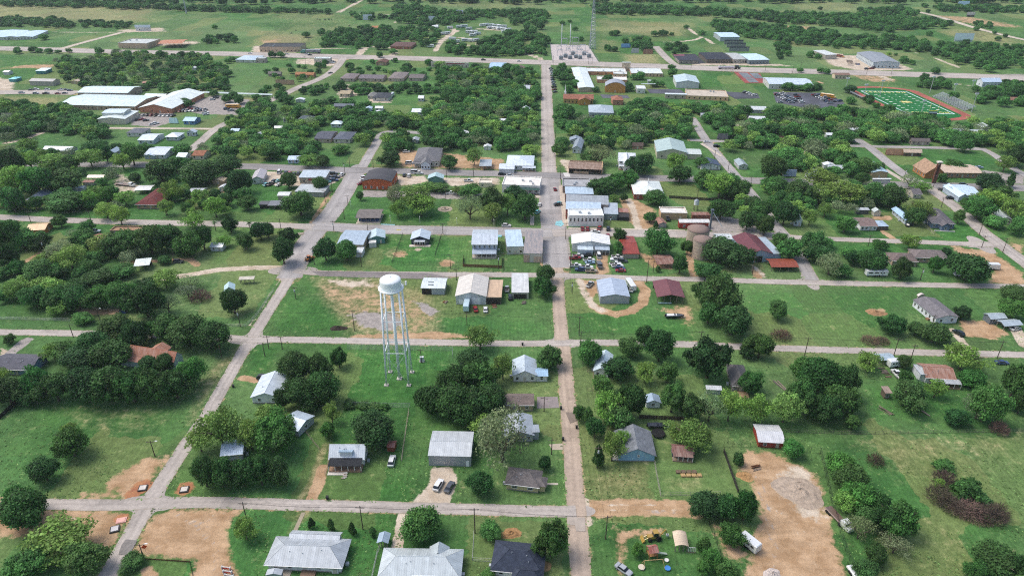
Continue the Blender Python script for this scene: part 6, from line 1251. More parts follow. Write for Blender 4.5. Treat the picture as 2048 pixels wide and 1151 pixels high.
for poly, sp_, (r0, r1), kinds in WOODS:
    P = [G(*p) for p in poly]; xs = [p[0] for p in P]; ys = [p[1] for p in P]
    nx = int((max(xs)-min(xs))/sp_)+1; ny = int((max(ys)-min(ys))/sp_)+1
    for ix in range(nx):
        for iy in range(ny):
            x = min(xs)+(ix+rw.random())*sp_; y = min(ys)+(iy+rw.random())*sp_; r = rw.uniform(r0, r1)*((.8+.2*rw.random()) if y < 640 else (.62+.38*rw.random())*.82); h = r*rw.uniform(1.1, 1.65); k = (HC-.45*h)/HC
            ins = inside(x, y, P); x *= k; y *= k
            if ins and clear_of(x, y, r, sp_ != 8) and not any(inside(x, y, q) for q in NOTREE): FAR.append((x, y, r, h, rw.choice(kinds)))
for u, v in SPOTS:
    x, y = G(u, v); r = rw.uniform(3.5, 6); FAR.append((x, y, r, r*rw.uniform(1.2, 1.5), rw.choice('ddm')))
def far_leaf(kind):
    t = NT('leaf_far_'+kind); a = t.attr('tint'); r = t.orand()
    c = t.val(t.mix(r, tuple(q*.8 for q in lin(TCOL[kind])), tuple(q*1.25 for q in lin(TCOL['m' if kind == 'd' else kind]))), t.math('MULTIPLY_ADD', a.outputs['Fac'], 1.2, c=.42)); t.fin(c, .65, 0, .2)
    return t.m
def far_woods():
    m = bpy.data.meshes.new('far_woodland'); m.vertices.add(len(FAR)); m.vertices.foreach_set('co', np.array([(x, y, -.04*h) for x, y, r, h, k in FAR], np.float32).ravel())
    protos = [(k, PROTO[k][i]) for k in 'dmlp' for i in range(len(PROTO[k]))]; by = {k: [i for i, q in enumerate(protos) if q[0] == k] for k in 'dmlp'}
    at = m.attributes.new('proto', 'INT', 'POINT'); at.data.foreach_set('value', np.array([rw.choice(by[k]) for *_, k in FAR], np.int32))
    at = m.attributes.new('size', 'FLOAT_VECTOR', 'POINT'); at.data.foreach_set('vector', np.array([(r, r, h) for x, y, r, h, k in FAR], np.float32).ravel())
    at = m.attributes.new('turn', 'FLOAT_VECTOR', 'POINT'); at.data.foreach_set('vector', np.array([(0, 0, rw.uniform(0, 6.28)) for _ in FAR], np.float32).ravel())
    o = link('far_woodland', m); tag(o, kind='stuff')
    ng = bpy.data.node_groups.new('woodland', 'GeometryNodeTree'); ng.interface.new_socket('Geometry', in_out='INPUT', socket_type='NodeSocketGeometry'); ng.interface.new_socket('Geometry', in_out='OUTPUT', socket_type='NodeSocketGeometry')
    n, l = ng.nodes, ng.links; gi = n.new('NodeGroupInput'); go = n.new('NodeGroupOutput'); jo = n.new('GeometryNodeJoinGeometry')
    def na(name, typ): a = n.new('GeometryNodeInputNamedAttribute'); a.data_type = typ; a.inputs['Name'].default_value = name; return a.outputs['Attribute']
    pr, sz, tu = na('proto', 'INT'), na('size', 'FLOAT_VECTOR'), na('turn', 'FLOAT_VECTOR')
    pick = {ob.data: ob for ob in COL.objects if ob.type == 'MESH' and ob.name.split('.')[0] == 'crown'}
    fl = {k: far_leaf(k) for k in 'dmlp'}
    for i, (k, me) in enumerate(protos):
        if me not in pick: continue
        cm = n.new('FunctionNodeCompare'); cm.data_type = 'INT'; cm.operation = 'EQUAL'; l.new(pr, cm.inputs[2]); cm.inputs[3].default_value = i
        oi = n.new('GeometryNodeObjectInfo'); oi.inputs['Object'].default_value = pick[me]; oi.transform_space = 'ORIGINAL'
        sm = n.new('GeometryNodeSetMaterial'); sm.inputs['Material'].default_value = fl[k]; l.new(oi.outputs['Geometry'], sm.inputs['Geometry'])
        ip = n.new('GeometryNodeInstanceOnPoints'); l.new(gi.outputs[0], ip.inputs['Points']); l.new(cm.outputs[0], ip.inputs['Selection']); l.new(sm.outputs[0], ip.inputs['Instance'])
        e2 = n.new('FunctionNodeEulerToRotation'); l.new(tu, e2.inputs[0]); l.new(e2.outputs[0], ip.inputs['Rotation']); l.new(sz, ip.inputs['Scale']); l.new(ip.outputs[0], jo.inputs[0])
    l.new(jo.outputs[0], go.inputs[0])
    md = o.modifiers.new('woodland', 'NODES'); md.node_group = ng
far_woods()
print('trees', len(TREES), 'far', len(FAR))

# ------------------------------------------------------------------ water tower
def water_tower():
    cx_, cy_ = G(799, 757); root = empty('water_tower', (cx_, cy_, 0), radians(-1))
    tag(root, 'tall white water tower with a drum tank on four braced legs', 'water tower')
    zt = zat(cy_, 553); zb = zat(cy_-3.9, 588); b, t = 3.95, 2.95
    M = 'tower_paint'
    def at(sx, sy, z):
        k = b+(t-b)*z/(zb-1.0); return Vector((sx*k, sy*k, z))
    corners = [(-1, -1), (1, -1), (1, 1), (-1, 1)]
    for sx, sy in corners:
        MB().tube(at(sx, sy, .35), at(sx, sy, zb), .34, .31, 12).build('leg', M, root, smooth=True)
        MB().box(-.75, .75, -.75, .75, 0, .35).build('footing', 'concrete', root, '#b5b0a8').location = at(sx, sy, 0)
    MB().tube((0, 0, .35), (0, 0, zb-1.5), .5, .5, 14).build('riser_pipe', M, root, smooth=True)
    MB().box(-.9, .9, -.9, .9, 0, .35).build('footing', 'concrete', root, '#b5b0a8')
    lv = [.4, (zb)*.36, zb*.70, zb-.8]
    for i in range(4):
        (ax, ay), (bx, by) = corners[i], corners[(i+1) % 4]
        for z in lv[1:3]: MB().tube(at(ax, ay, z), at(bx, by, z), .12, n=6).build('strut', M, root)
        for z0, z1 in zip(lv, lv[1:]):
            MB().tube(at(ax, ay, z0), at(bx, by, z1), .03, n=5).build('brace_rod', M, root); MB().tube(at(bx, by, z0), at(ax, ay, z1), .03, n=5).build('brace_rod', M, root)
    R = 3.5; zs = zt-1.32
    tk = MB().lathe([(.55, zb-2.2), (1.7, zb-1.7), (2.9, zb-.9), (R*.96, zb-.2), (R, zb+.5), (R, zs), (R*.985, zs+.28), (R*.94, zs+.5), (R*.8, zs+.8), (R*.55, zs+1.08), (R*.25, zs+1.25), (.01, zs+1.3)], 40).build('tank', M, root, smooth=True)
    wk = MB().lathe([(R+.01, zb+.18), (R+.75, zb+.18), (R+.75, zb+.30), (R+.01, zb+.30)], 40).build('walkway', M, root, smooth=False)
    rl = MB()
    for k in range(40):
        a, c = 2*pi*k/40, 2*pi*(k+1)/40
        for z in (zb+.8, zb+1.3): rl.tube(((R+.7)*cos(a), (R+.7)*sin(a), z), ((R+.7)*cos(c), (R+.7)*sin(c), z), .025, n=4, caps=False)
        if k % 2 == 0: rl.tube(((R+.7)*cos(a), (R+.7)*sin(a), zb+.3), ((R+.7)*cos(a), (R+.7)*sin(a), zb+1.3), .03, n=4)
    rl.build('railing', M, wk)
    MB().tube((0, 0, zs+1.22), (0, 0, zs+1.65), .3, .25, 10).build('roof_vent', M, tk)
    ld = MB(); lx = R*.35; ly = -sqrt(R*R-lx*lx)-.12
    for s in (-.2, .2): ld.tube((lx+s, ly, zb+.3), (lx+s, ly, zs+.4), .03, n=4)
    for k in range(10): ld.tube((lx-.2, ly, zb+.5+k*.3), (lx+.2, ly, zb+.5+k*.3), .02, n=4)
    ld.build('ladder', M, tk)
    for q, z in ((0, zb+1.6), (.35, zb+2.2)):
        MB().tube((R+.75, q, z), (R+1.4, q, z+.1), .05, n=5).lathe([(.02, z-.35), (.3, z-.3), (.32, z+.3), (.02, z+.35)], 10, c=(R+1.5, q)).build('antenna_dish', 'paint', root, '#e6e8e8')
water_tower()
def lattice_tower(u, v, wpx, hgt, label, name='radio_tower', n=16, ground_z=0, thick=.3):
    x, y = G(u, v); w = wpx/sc(y)/2; root = empty(name, (x, y, 0), .3); tag(root, label, 'radio tower')
    L = [Vector((w*cos(a), w*sin(a), 0)) for a in (radians(210), radians(330), radians(90))]
    def pt(k, z): s = max(.06, 1-z/hgt*.96); return Vector((L[k].x*s, L[k].y*s, z))
    for k in range(3): MB().tube(pt(k, 0), pt(k, hgt), thick, thick*.5, 6).build('leg', 'steel', root)
    zs = [hgt*(1-(1-i/n)**1.35) if 0 else hgt*i/n for i in range(n+1)]
    for z0, z1 in zip(zs, zs[1:]):
        mb = MB()
        for k in range(3):
            j = (k+1) % 3; mb.tube(pt(k, z1), pt(j, z1), thick*.45, n=4, caps=False); mb.tube(pt(k, z0), pt(j, z1), thick*.4, n=4, caps=False); mb.tube(pt(j, z0), pt(k, z1), thick*.4, n=4, caps=False)
        mb.build('bracing', 'steel', root)
lattice_tower(1183, 98, 15, 66, 'tall steel lattice radio tower behind the electric substation')
lattice_tower(373, 28, 2.5, 52, 'slender guyed mast in the far north-west pasture', 'radio_mast', 10, thick=.3)

# ------------------------------------------------------------------ electric substation
polysheet('substation_pad', [(1101,89),(1176,91),(1198,126),(1105,126)], .05, 'concrete', '#b9b1ad')
for u in (1123, 1140):
    x, y = G(u, 90); o = MB().tube((0, 0, 0), (0, 0, zat(y, 48)), .55, .32, 10).build('steel_pole', 'paint', color='#d6dde0', smooth=True); o.location = (x, y, 0)
    tag(o, 'tall white steel pole at the back of the electric substation', 'pole', 'poles of the electric substation')
for i, (u, v, w) in enumerate([(1128,94,12),(1150,92,12),(1145,104,14),(1160,112,12),(1120,112,10),(1128,101,10),(1165,101,12),(1150,98,10),(1136,110,9),(1172,118,8),(1118,104,8),(1158,106,8)]):
    x, y = G(u, v); k = w/sc(y)/2; hh = 9 if i < 2 else 6; root = empty('bus_gantry', (x, y, 0)); tag(root, 'grey steel bus gantry inside the electric substation', 'gantry', 'gantries of the electric substation')
    for sx in (-k, k):
        for q in (-.6, .6): MB().tube((sx, q, 0), (sx, q, hh), .14, n=5).build('leg', 'steel', root)
    MB().box(-k, k, -.7, .7, hh, hh+.5).build('beam', 'steel', root)
    for s in (-.6, 0, .6): MB().tube((s*k, 0, hh+.5), (s*k, 0, hh+2), .18, .1, 6).build('insulator', 'paint', root, '#8a6a5c')
for i, (u, v) in enumerate([(1131,115),(1152,116),(1168,110),(1178,115),(1140,118),(1160,118),(1122,119),(1146,110)]):
    x, y = G(u, v); root = empty('transformer', (x, y, 0)); tag(root, 'grey box transformer with cooling fins in the electric substation', 'transformer', 'transformers of the electric substation')
    MB().box(-2.2, 2.2, -1.6, 1.6, .3, 3.6).build('tank', 'paint', root, '#9aa3a6')
    for s in (-1.6, -.8, 0, .8, 1.6): MB().box(s-.2, s+.2, -2.3, -1.62, .6, 3.0).build('cooling_fin', 'paint', root, '#8b9498')
    for s in (-1, 0, 1): MB().tube((s, 0, 3.6), (s, 0, 5.0), .25, .12, 6).build('bushing', 'paint', root, '#7d5f52')

# ------------------------------------------------------------------ football stadium
def stadium():
    tl, tr, br, bl = [Vector(G(*p)) for p in ((1722, 182.4), (1813, 184.3), (1909, 228.5), (1815, 227.6))]
    def Q(s, t, z=0.0):
        p = (tl*(1-s)+tr*s)*(1-t)+(bl*(1-s)+br*s)*t; return (p.x, p.y, z)
    def oval(m, n=18):
        out = []; 
        for k in range(n+1): a = pi*k/n; out.append((.5+(.5+m)*cos(a), -.02-(.12+m*.42)*sin(a)))
        for k in range(n+1): a = pi*k/n; out.append((.5-(.5+m)*cos(a), 1.02+(.12+m*.42)*sin(a)))
        return out
    def sheet(name, pts, z, mat, col, parent=None):
        mb = MB(); mb.face([Q(s, t, z) for s, t in pts], [(s*50, t*100) for s, t in pts]); return mb.build(name, mat, parent, col)
    tag(sheet('running_track', oval(.29), .14, 'asphalt', '#9a5a4e'), kind='structure')
    fld = tag(sheet('playing_field', oval(.10), .18, 'turf', '#1e6632'), kind='structure')
    def strip(a, b, w, z=.21, col='#e6efe8', nm='yard_line'):   # painted line between two field positions
        A, Bv = Vector(Q(*a)), Vector(Q(*b)); d = (Bv-A).normalized(); n = Vector((-d.y, d.x, 0))*w/2
        mb = MB(); mb.face([A-n+Vector((0, 0, z)), Bv-n+Vector((0, 0, z)), Bv+n+Vector((0, 0, z)), A+n+Vector((0, 0, z))]); mb.build(nm, 'paint', fld, col)
    strip((0, 0), (0, 1), 1.1, col='#bfd6d0', nm='sideline'); strip((1, 0), (1, 1), 1.1, col='#bfd6d0', nm='sideline'); strip((0, 0), (1, 0), 1.0, .214, '#dff2f0', 'end_line'); strip((0, 1), (1, 1), 1.0, .214, '#dff2f0', 'end_line')
    for k in range(11):
        t = 1/12+k*(10/12)/10; strip((.01, t), (.99, t), .35 if k not in (0, 10) else .6, .206, '#5f9a70')
    for k in range(1, 10):
        t = 1/12+k*(10/12)/10
        for s in (.17, .83): strip((s-.035, t), (s+.035, t), 1.3, .218, '#dfe9d8', 'yard_number')
        for s in (.38, .62): strip((s-.008, t-.018), (s-.008, t+.018), .5, .22, '#cfdfcb', 'hash_mark')
    c = [(.40, .47), (.44, .485), (.45, .455), (.5, .475), (.55, .455), (.56, .485), (.60, .47), (.585, .5), (.60, .53), (.55, .52), (.5, .535), (.45, .52), (.40, .53), (.415, .5)]
    sheet('midfield_logo', [(.5+(s-.5)*1.18, .5+(t-.5)*1.35) for s, t in c], .222, 'paint', '#8a7a2c', fld); sheet('midfield_logo', c, .226, 'paint', '#dcd28a', fld)
    for t, flip in ((1/24, 1), (23/24, 1)):
        cu = bpy.data.curves.new('end_zone_lettering', 'FONT'); cu.body = 'LEXINGTON'; cu.align_x = 'CENTER'; cu.align_y = 'CENTER'; cu.size = 5.2; cu.space_character = 1.55; cu.offset = .12
        o = bpy.data.objects.new('end_zone_lettering', cu); COL.objects.link(o); a, b_ = Vector(Q(0, t)), Vector(Q(1, t)); p = (a+b_)/2
        o.parent = fld; o.location = (p.x, p.y, .23); o.rotation_euler = (0, 0, atan2(b_.y-a.y, b_.x-a.x)); cu.materials.append(MATS['paint']); o.color = (*lin('#d9d27a'), 1)
        wtxt = (b_-a).length*.86; bpy.context.view_layer.update(); k = wtxt/max(.1, o.dimensions.x); o.scale = (k, 1.25, 1)
    for t, s in ((-.03, -1), (1.03, 1)):
        x, y, _ = Q(.5, t); a, b_ = Vector(Q(0, .5)), Vector(Q(1, .5)); root = empty('goal_post', (x, y, 0), atan2(b_.y-a.y, b_.x-a.x)); tag(root, f"yellow goal post at the {'highway' if s < 0 else 'tree-lined'} end of the football field", 'goal post')
        MB().tube((0, 0, 0), (0, 0, 3), .22, n=8).build('base_post', 'paint', root, '#d6c83c'); MB().tube((-3.2, 0, 3), (3.2, 0, 3), .17, n=8).build('crossbar', 'paint', root, '#d6c83c')
        for q in (-3.2, 3.2): MB().tube((q, 0, 3), (q, 0, 9.5), .13, n=6).build('upright', 'paint', root, '#d8d08c')
    def bleacher(s0, t0, t1, rows, label, back):
        a, b_ = Vector(Q(s0, t0)), Vector(Q(s0, t1)); L = (b_-a).length; root = empty('bleacher', a, atan2(b_.y-a.y, b_.x-a.x)); tag(root, label, 'bleachers')
        for k in range(rows):
            y0 = back*k*.95; MB().box(0, L, min(y0, y0+back*.5), max(y0, y0+back*.5), .45+k*.42, .52+k*.42).build('bench', 'steel', root)
            MB().box(0, L, min(y0+back*.5, y0+back*.94), max(y0+back*.5, y0+back*.94), .1+k*.42, .16+k*.42).build('footboard', 'steel', root)
        for q in range(9):
            x = L*q/8; MB().tube((x, 0, 0), (x, back*rows*.95, rows*.42), .1, n=4).build('frame', 'steel', root)
            MB().tube((x, back*rows*.95, 0), (x, back*rows*.95, rows*.42+1), .1, n=4).build('frame', 'steel', root)
    bleacher(1.36, .2, .86, 9, 'long grey bleachers beside the running track on the light-pole side', 1)
    bleacher(-.26, .05, .5, 6, 'low bleachers beside the stadium car park', -1)
    for i, (u, vb, vt) in enumerate([(1859,187,152),(1905,193,167),(1943,224,186),(1690,185,155),(1726,200,168),(1945,173,160),(1760,190,160),(1843,225,200)]):
        x, y = G(u, vb); hh = min(26, zat(y, vt)); root = empty('stadium_light', (x, y, 0)); tag(root, 'tall grey floodlight pole around the football stadium', 'floodlight', 'stadium floodlights')
        MB().tube((0, 0, 0), (0, 0, hh), .3, .16, 8).build('pole', 'steel', root); MB().box(-1.4, 1.4, -.2, .2, hh-1.2, hh).build('lamp_bank', 'paint', root, '#d7dbdc')
    x, y = G(1862, 239); root = empty('scoreboard', (x, y, 0)); tag(root, 'blue-framed scoreboard at the near end of the running track' if 0 else 'dark scoreboard standing on the running track bend', 'scoreboard')
    MB().box(-3.2, 3.2, -.2, .2, 2.6, 6).build('board', 'paint', root, '#3c3f58'); MB().box(-3, 3, -.22, -.2, 4.9, 5.8).build('header', 'paint', root, '#c9cdd6')
    for q in (-2.4, 2.4): MB().tube((q, 0, 0), (q, 0, 2.6), .15, n=6).build('post', 'steel', root)
stadium()
polysheet('tennis_court', [(1466,143),(1520,147),(1532,166),(1490,166)], .06, 'asphalt', '#8d4a46')
for i, q in enumerate([[(1476,145),(1494,146),(1507,156),(1488,156)], [(1498,146),(1515,147),(1528,157),(1510,157)], [(1490,157),(1508,157),(1518,165),(1499,165)]]): polysheet('tennis_court', q, .09, 'asphalt', '#70777c')
polysheet('car_park', [(1546,184),(1640,186),(1672,196),(1690,207),(1665,217),(1600,214),(1552,205)], .05, 'asphalt', '#54565f')
polysheet('car_park', [(1293,178),(1360,179),(1372,188),(1300,187)], .05, 'asphalt', '#54565f'); polysheet('car_park', [(1200,189),(1255,191),(1260,197),(1205,196)], .05, 'asphalt', '#5a5c64')
polysheet('nursery_bed', [(1344,108),(1390,108),(1412,127),(1356,127)], .05, 'asphalt', '#3f4149'); polysheet('nursery_bed', [(1346,109),(1368,109),(1372,116),(1352,116)], .08, 'asphalt', '#7d4f5c')
polysheet('car_park', [(1445,183),(1515,187),(1520,197),(1470,198)], .05, 'asphalt', '#4c4e56')
polysheet('concrete_pad', [(1074,793),(1115,793),(1119,815),(1074,816)], .05, 'concrete', '#8d8482'); polysheet('driveway', [(1098,888),(1125,886),(1126,899),(1104,899)], .05, 'concrete', '#b3a795')
polysheet('walkway', [(1080,965),(1116,965),(1116,969),(1080,969)], .05, 'concrete', '#b3ac9c'); polysheet('asphalt_patch', [(622,542),(700,543),(860,546),(905,556),(860,558),(700,554),(640,552)], .065, 'asphalt', '#77716f')
polysheet('asphalt_patch', [(237,1108),(243,1090),(252,1078),(275,1080),(262,1104),(255,1110)], .12, 'asphalt', '#77736f'); polysheet('concrete_patch', [(1134,1034),(1170,1034),(1171,1062),(1152,1062),(1150,1050),(1134,1048)], .1, 'concrete', '#a59b90')
polysheet('asphalt_patch', [(1131,824),(1146,824),(1158,840),(1140,846)], .1, 'asphalt', '#8a7d72')
for q in ([(1112,443),(1123,441),(1128,449),(1122,453),(1110,450)], [(992,470),(1004,470),(1003,474),(990,474)], [(762,448),(790,449),(790,450.5),(762,449.5)]): polysheet('parking_bay', q, .13, 'paint', '#86bcc2')
polysheet('road_marking', [(793,459),(802,459),(802,460.5),(793,460.5)], .13, 'paint', '#b9ac4c'); polysheet('crosswalk', [(1126,346),(1138,345),(1141,354),(1130,354)], .145, 'paint', '#c9c6c0')
for q in ([(1062,388),(1070,388),(1068,450),(1060,450)], [(1118,372),(1129,372),(1138,452),(1126,452)], [(1136,455),(1210,456),(1210,459),(1136,458)], [(1210,456),(1370,460),(1370,462),(1210,459)], [(1005,389),(1080,391),(1082,396),(1005,394)], [(1440,313),(1400,288),(1405,286),(1445,312)], [(1774,338),(1815,363),(1808,365),(1768,341)]): polysheet('sidewalk', q, .12, 'concrete', '#bdb2a4')
for q in ([(585,1063),(603,1024),(611,1024),(594,1062)], ): polysheet('driveway', q, .06, 'concrete', '#9b917c')

# ------------------------------------------------------------------ vehicles
def car_parts(L, Wd, belt, top, hood, cab0, cab1, trunk_h, r=.34, bed=None):
    """lower body lofted along its length, a narrower glasshouse and roof above; nose at +x"""
    b = MB(); hw = Wd/2
    xs = [(-L/2, .45, trunk_h*.92, .86), (-L/2+.12, .3, trunk_h, .95), (cab0-.1, .25, belt, 1.0), (cab1, .25, belt, 1.0), (cab1+.25, .25, hood, .99), (L/2-.35, .28, hood*.93, .96), (L/2-.05, .36, hood*.78, .86), (L/2, .45, hood*.62, .78)]
    rings = []
    for x, z0, z1, w in xs:
        q = hw*w; rings.append([(x, -q*.92, z0), (x, q*.92, z0), (x, q, (z0+z1)*.52), (x, q*.93, z1), (x, -q*.93, z1), (x, -q, (z0+z1)*.52)])
    for A, B_ in zip(rings, rings[1:]):
        for k in range(6): b.face([A[k], A[(k+1) % 6], B_[(k+1) % 6], B_[k]])
    b.face(list(reversed(rings[0]))); b.face(rings[-1])
    w0, w1 = hw*.9, hw*.72; f = .55 if bed is None else .35; a0 = cab0+(.45 if bed is None else .12); a1 = cab1-f
    b.box(a0+.04, a1-.02, -w1+.02, w1-.02, top-.05, top)
    g = MB().hull8([(cab0, -w0, belt), (cab1, -w0, belt), (cab1, w0, belt), (cab0, w0, belt), (a0, -w1, top-.05), (a1, -w1, top-.05), (a1, w1, top-.05), (a0, w1, top-.05)])
    bd = None
    if bed: bd = MB().box(bed[0], bed[1], -hw*.78, hw*.78, belt-.02, belt+.015)
    return b, g, bd
CARS = {}
def car_proto(kind):
    if kind in CARS: return CARS[kind]
    P = {'sedan': (4.8, 1.85, .92, 1.45, .9, -1.55, 1.05, .98), 'suv': (4.9, 1.95, 1.08, 1.78, 1.05, -2.2, 1.0, 1.1), 'pickup': (5.7, 2.0, 1.12, 1.85, 1.08, -.55, 1.3, 1.12), 'van': (5.6, 2.05, 1.2, 2.2, 1.15, -2.7, 1.9, 1.2)}[kind]
    L, Wd = P[0], P[1]; b, g, bd = car_parts(*P, bed=(-2.7, -.75) if kind == 'pickup' else None)
    meshes = {'body': b.mesh('body', 'car_paint'), 'glass': g.mesh('glass', 'glass_dark'), 'wheel': MB().tube((0, -.12, 0), (0, .12, 0), .36, n=12).mesh('wheel', 'rubber'), 'rim': MB().tube((0, -.13, 0), (0, .13, 0), .2, n=8).mesh('rim', 'steel'),
              'light': MB().box(-.04, .04, -.2, .2, -.08, .08).mesh('headlight', 'paint')}
    if bd: meshes['bed'] = bd.mesh('truck_bed', 'dark_interior')
    CARS[kind] = (meshes, L, Wd); return CARS[kind]
CARWORD = {'sedan': 'sedan', 'suv': 'suv', 'pickup': 'pickup truck', 'van': 'van'}
COLW = {'w': ('white', '#dadbd9'), 'k': ('black', '#1d1f22'), 's': ('silver', '#a4a9ad'), 'g': ('dark grey', '#4a4e53'), 'r': ('red', '#8e2628'), 'b': ('blue', '#2e4468'), 't': ('tan', '#a39680'), 'c': ('teal', '#5fb0b4'), 'l': ('light blue', '#8fa9bd')}
def car(u, v, ang, kind, col, where, scale=1.0, detail=True):
    m, L, Wd = car_proto(kind); x, y = G(u, v); cw, cc = COLW[col]
    root = empty({'sedan': 'sedan_car', 'suv': 'suv_car', 'pickup': 'pickup_truck', 'van': 'passenger_van'}[kind], (x, y, .04), radians(ang)); root.scale = (scale,)*3
    tag(root, f'{cw} {CARWORD[kind]} {where}', 'car' if kind in ('sedan', 'suv') else 'van' if kind == 'van' else 'pickup', f'vehicles {where}')
    link('body', m['body'], root, cc); link('window_glass', m['glass'], root)
    if 'bed' in m: link('truck_bed', m['bed'], root)
    for sx in (-L*.31, L*.31):
        for sy in (-Wd/2+.06, Wd/2-.06):
            w = link('wheel', m['wheel'], root); w.location = (sx, sy, .36)
            if detail: link('rim', m['rim'], w)
    if detail:
        for s in (-.62, .62): q = link('headlight', m['light'], root, '#dfe3e6'); q.location = (L/2-.1, s, .62)
for a in [(877,972,72,'suv','w','on the gravel drive of the grey warehouse'), (899,976,70,'sedan','g','on the gravel drive of the grey warehouse'), (784,924,88,'suv','w','parked behind the white dormer house'), (1247,1141,-44,'sedan','s','parked on the grass of the play yard'),
          (528,757,4,'suv','k','beside the white gabled house'), (2003,727,-4,'sedan','b','parked at the edge of the east street'), (1916,668,110,'suv','k','beside the long white mobile home'), (2030,659,20,'sedan','w','under the grey carport'), (1793,750,95,'pickup','w','by the box trailer in the east yard'),
          (951,620,100,'sedan','r','in front of the big workshop'), (971,621,92,'sedan','w','in front of the big workshop'), (1014,580,90,'pickup','s','between the workshop and the peeling shed'), (1021,596,90,'suv','k','between the workshop and the peeling shed'), (1263,580,75,'pickup','w','behind the grey-blue metal shop'), (1180,571,60,'pickup','s','on the curved gravel drive'),
          (1013,453,-6,'suv','w','on the downtown street'), (902,388,0,'pickup','w','behind the park'), (1004,350,-4,'suv','k','on the business highway'), (813,305,10,'suv','w','at the office lot'), (819,328,5,'van','w','at the office lot'), (937,363,0,'pickup','w','on the gravel lot by the teal store'), (830,346,0,'van','w','outside the barrel-roofed building'), (837,348,0,'pickup','w','outside the barrel-roofed building'),
          (809,352,90,'suv','k','outside the barrel-roofed building'), (818,353,88,'suv','w','outside the barrel-roofed building'), (722,369,30,'sedan','r','at the wide street corner'), (727,362,30,'sedan','w','at the wide street corner'), (729,357,30,'suv','w','at the wide street corner'),
          (1110,380,95,'sedan','r','parked on main street'), (1117,408,60,'sedan','c','parked on main street'), (1116,411,20,'suv','k','parked on main street'), (1075,426,60,'suv','c','parked on main street'), (1079,411,80,'sedan','w','parked on main street'), (1165,459,88,'sedan','r','beside the arched-window shop'), (1175,459,84,'sedan','r','beside the arched-window shop'), (1199,458,70,'suv','r','beside the arched-window shop'), (1216,459,85,'suv','k','beside the arched-window shop'), (1216,473,90,'sedan','r','by the white garage'),
          (1336,440,80,'suv','k','in front of the tan hall'), (1191,465,0,'sedan','w','on the side street by the garage'), (1926,371,0,'suv','k','on the business highway by the brick church'), (1886,381,-20,'pickup','g','beside the woodpile'), (1958,336,-10,'sedan','l','on the church car park'), (1918,551,0,'suv','w','under the dark oak at the dirt turnaround'), (1900,398,0,'suv','k','by the blue-white house'), (1433,294,10,'suv','k','on the cross street'), (1414,285,0,'sedan','w','on the back street'), (1818,452,30,'sedan','k','by the long blue-roofed house'),
          (192,464,0,'suv','w','in the tree row of the west street'), (357,525,0,'suv','g','on the gravel track'), (1020,352,0,'sedan','s','on the business highway near the shops'), (500,108,0,'sedan','w','on the north highway'), (1038,123.5,0,'sedan','w','on the north highway'), (620,111,0,'sedan','k','on the north highway'), (967,121,0,'suv','k','on the north highway'), (661,147,40,'sedan','k','on the school street'), (1705,284,140,'sedan','s','on the back street bend')]: car(*a)
for i, (u, v, k, c) in enumerate([(1150,518,'pickup','r'),(1156,514,'pickup','w'),(1174,513,'suv','k'),(1178,522,'pickup','w'),(1151,533,'pickup','w'),(1174,536,'pickup','w'),(1160,541,'suv','b'),(1183,544,'pickup','t'),(1180,527,'sedan','l'),(1234,516,'pickup','w'),(1232,521,'pickup','w'),(1231,530,'pickup','w'),(1235,534,'pickup','w'),(1240,539,'suv','b'),(1241,543,'sedan','r'),(1245,524,'suv','g')]):
    car(u, v, [5, -8, 175, 2][i % 4], k, c, 'in the used truck lot')
car(1197, 513, 92, 'van', 'w', 'in the used truck lot')
for i, (u, v, k, c, a) in enumerate([(559,346,'van','w',95),(572,347,'suv','k',95),(580,348,'suv','r',95),(588,349,'sedan','g',95),(597,349,'suv','k',92),(533,371,'suv','c',70),(541,370,'pickup','k',70),(549,364,'suv','k',70),(556,363,'sedan','c',70),(558,371,'sedan','w',70),(660,348,'suv','w',10),(668,349,'suv','k',10),(662,356,'sedan','s',10),(672,356,'suv','g',10),(662,361,'sedan','w',10),(655,365,'sedan','c',5),(684,351,'suv','w',80),(669,362,'suv','b',8),(610,345,'sedan','s',90)]): car(u, v, a, k, c, 'in the car dealer lot', detail=False)
kk = ['suv', 'sedan', 'pickup', 'suv', 'sedan']; cc_ = 'wksgwkbwrs'
def lot(where, pts, ang, sc_=1.0):
    for i, (u, v) in enumerate(pts): car(u, v, ang+random.uniform(-4, 4), kk[(i*7+len(pts)) % 5], cc_[(i*3+len(pts)) % 10], where, sc_, False)
lot('angle-parked along main street by the school', [(1101.5,138),(1102.5,142),(1103.5,146.5),(1104,151),(1105,156),(1105.6,160),(1106.4,165),(1107.4,170),(1108.3,175),(1109,180),(1110,185)], 35)
for j, (a, b, n) in enumerate([((1553,190), (1583,206), 8), ((1565,188), (1590,203), 7), ((1592,191), (1604,206), 5), ((1628,191), (1660,207), 8), ((1640,190), (1668,204), 6)]): lot('in the stadium car park', [(a[0]+(b[0]-a[0])*k/(n-1), a[1]+(b[1]-a[1])*k/(n-1)) for k in range(n)], 10)
lot('in the stadium car park', [(1632,214),(1680,203),(1560,206)], 15)
lot('in the front row of the school car park', [(279+8.4*k, 231+.2*k) for k in range(9)], 80); lot('beside the school car park entrance', [(276,241),(284,240),(292,242),(305,250),(312,248)], 30)
lot('in the second row of the school car park', [(361+7*k, 224-.4*k) for k in range(8)], 75); lot('near the school bus', [(380,219),(396,219),(411,227),(412,230),(425,200),(432,197),(453,219),(462,222)], 30)
lot('parked along the ball field road', [(62,181),(73,180),(95,180.5),(122,181),(131,180.5),(140,182),(44,187),(72,188),(92,188),(116,188),(130,187.5)], 10)
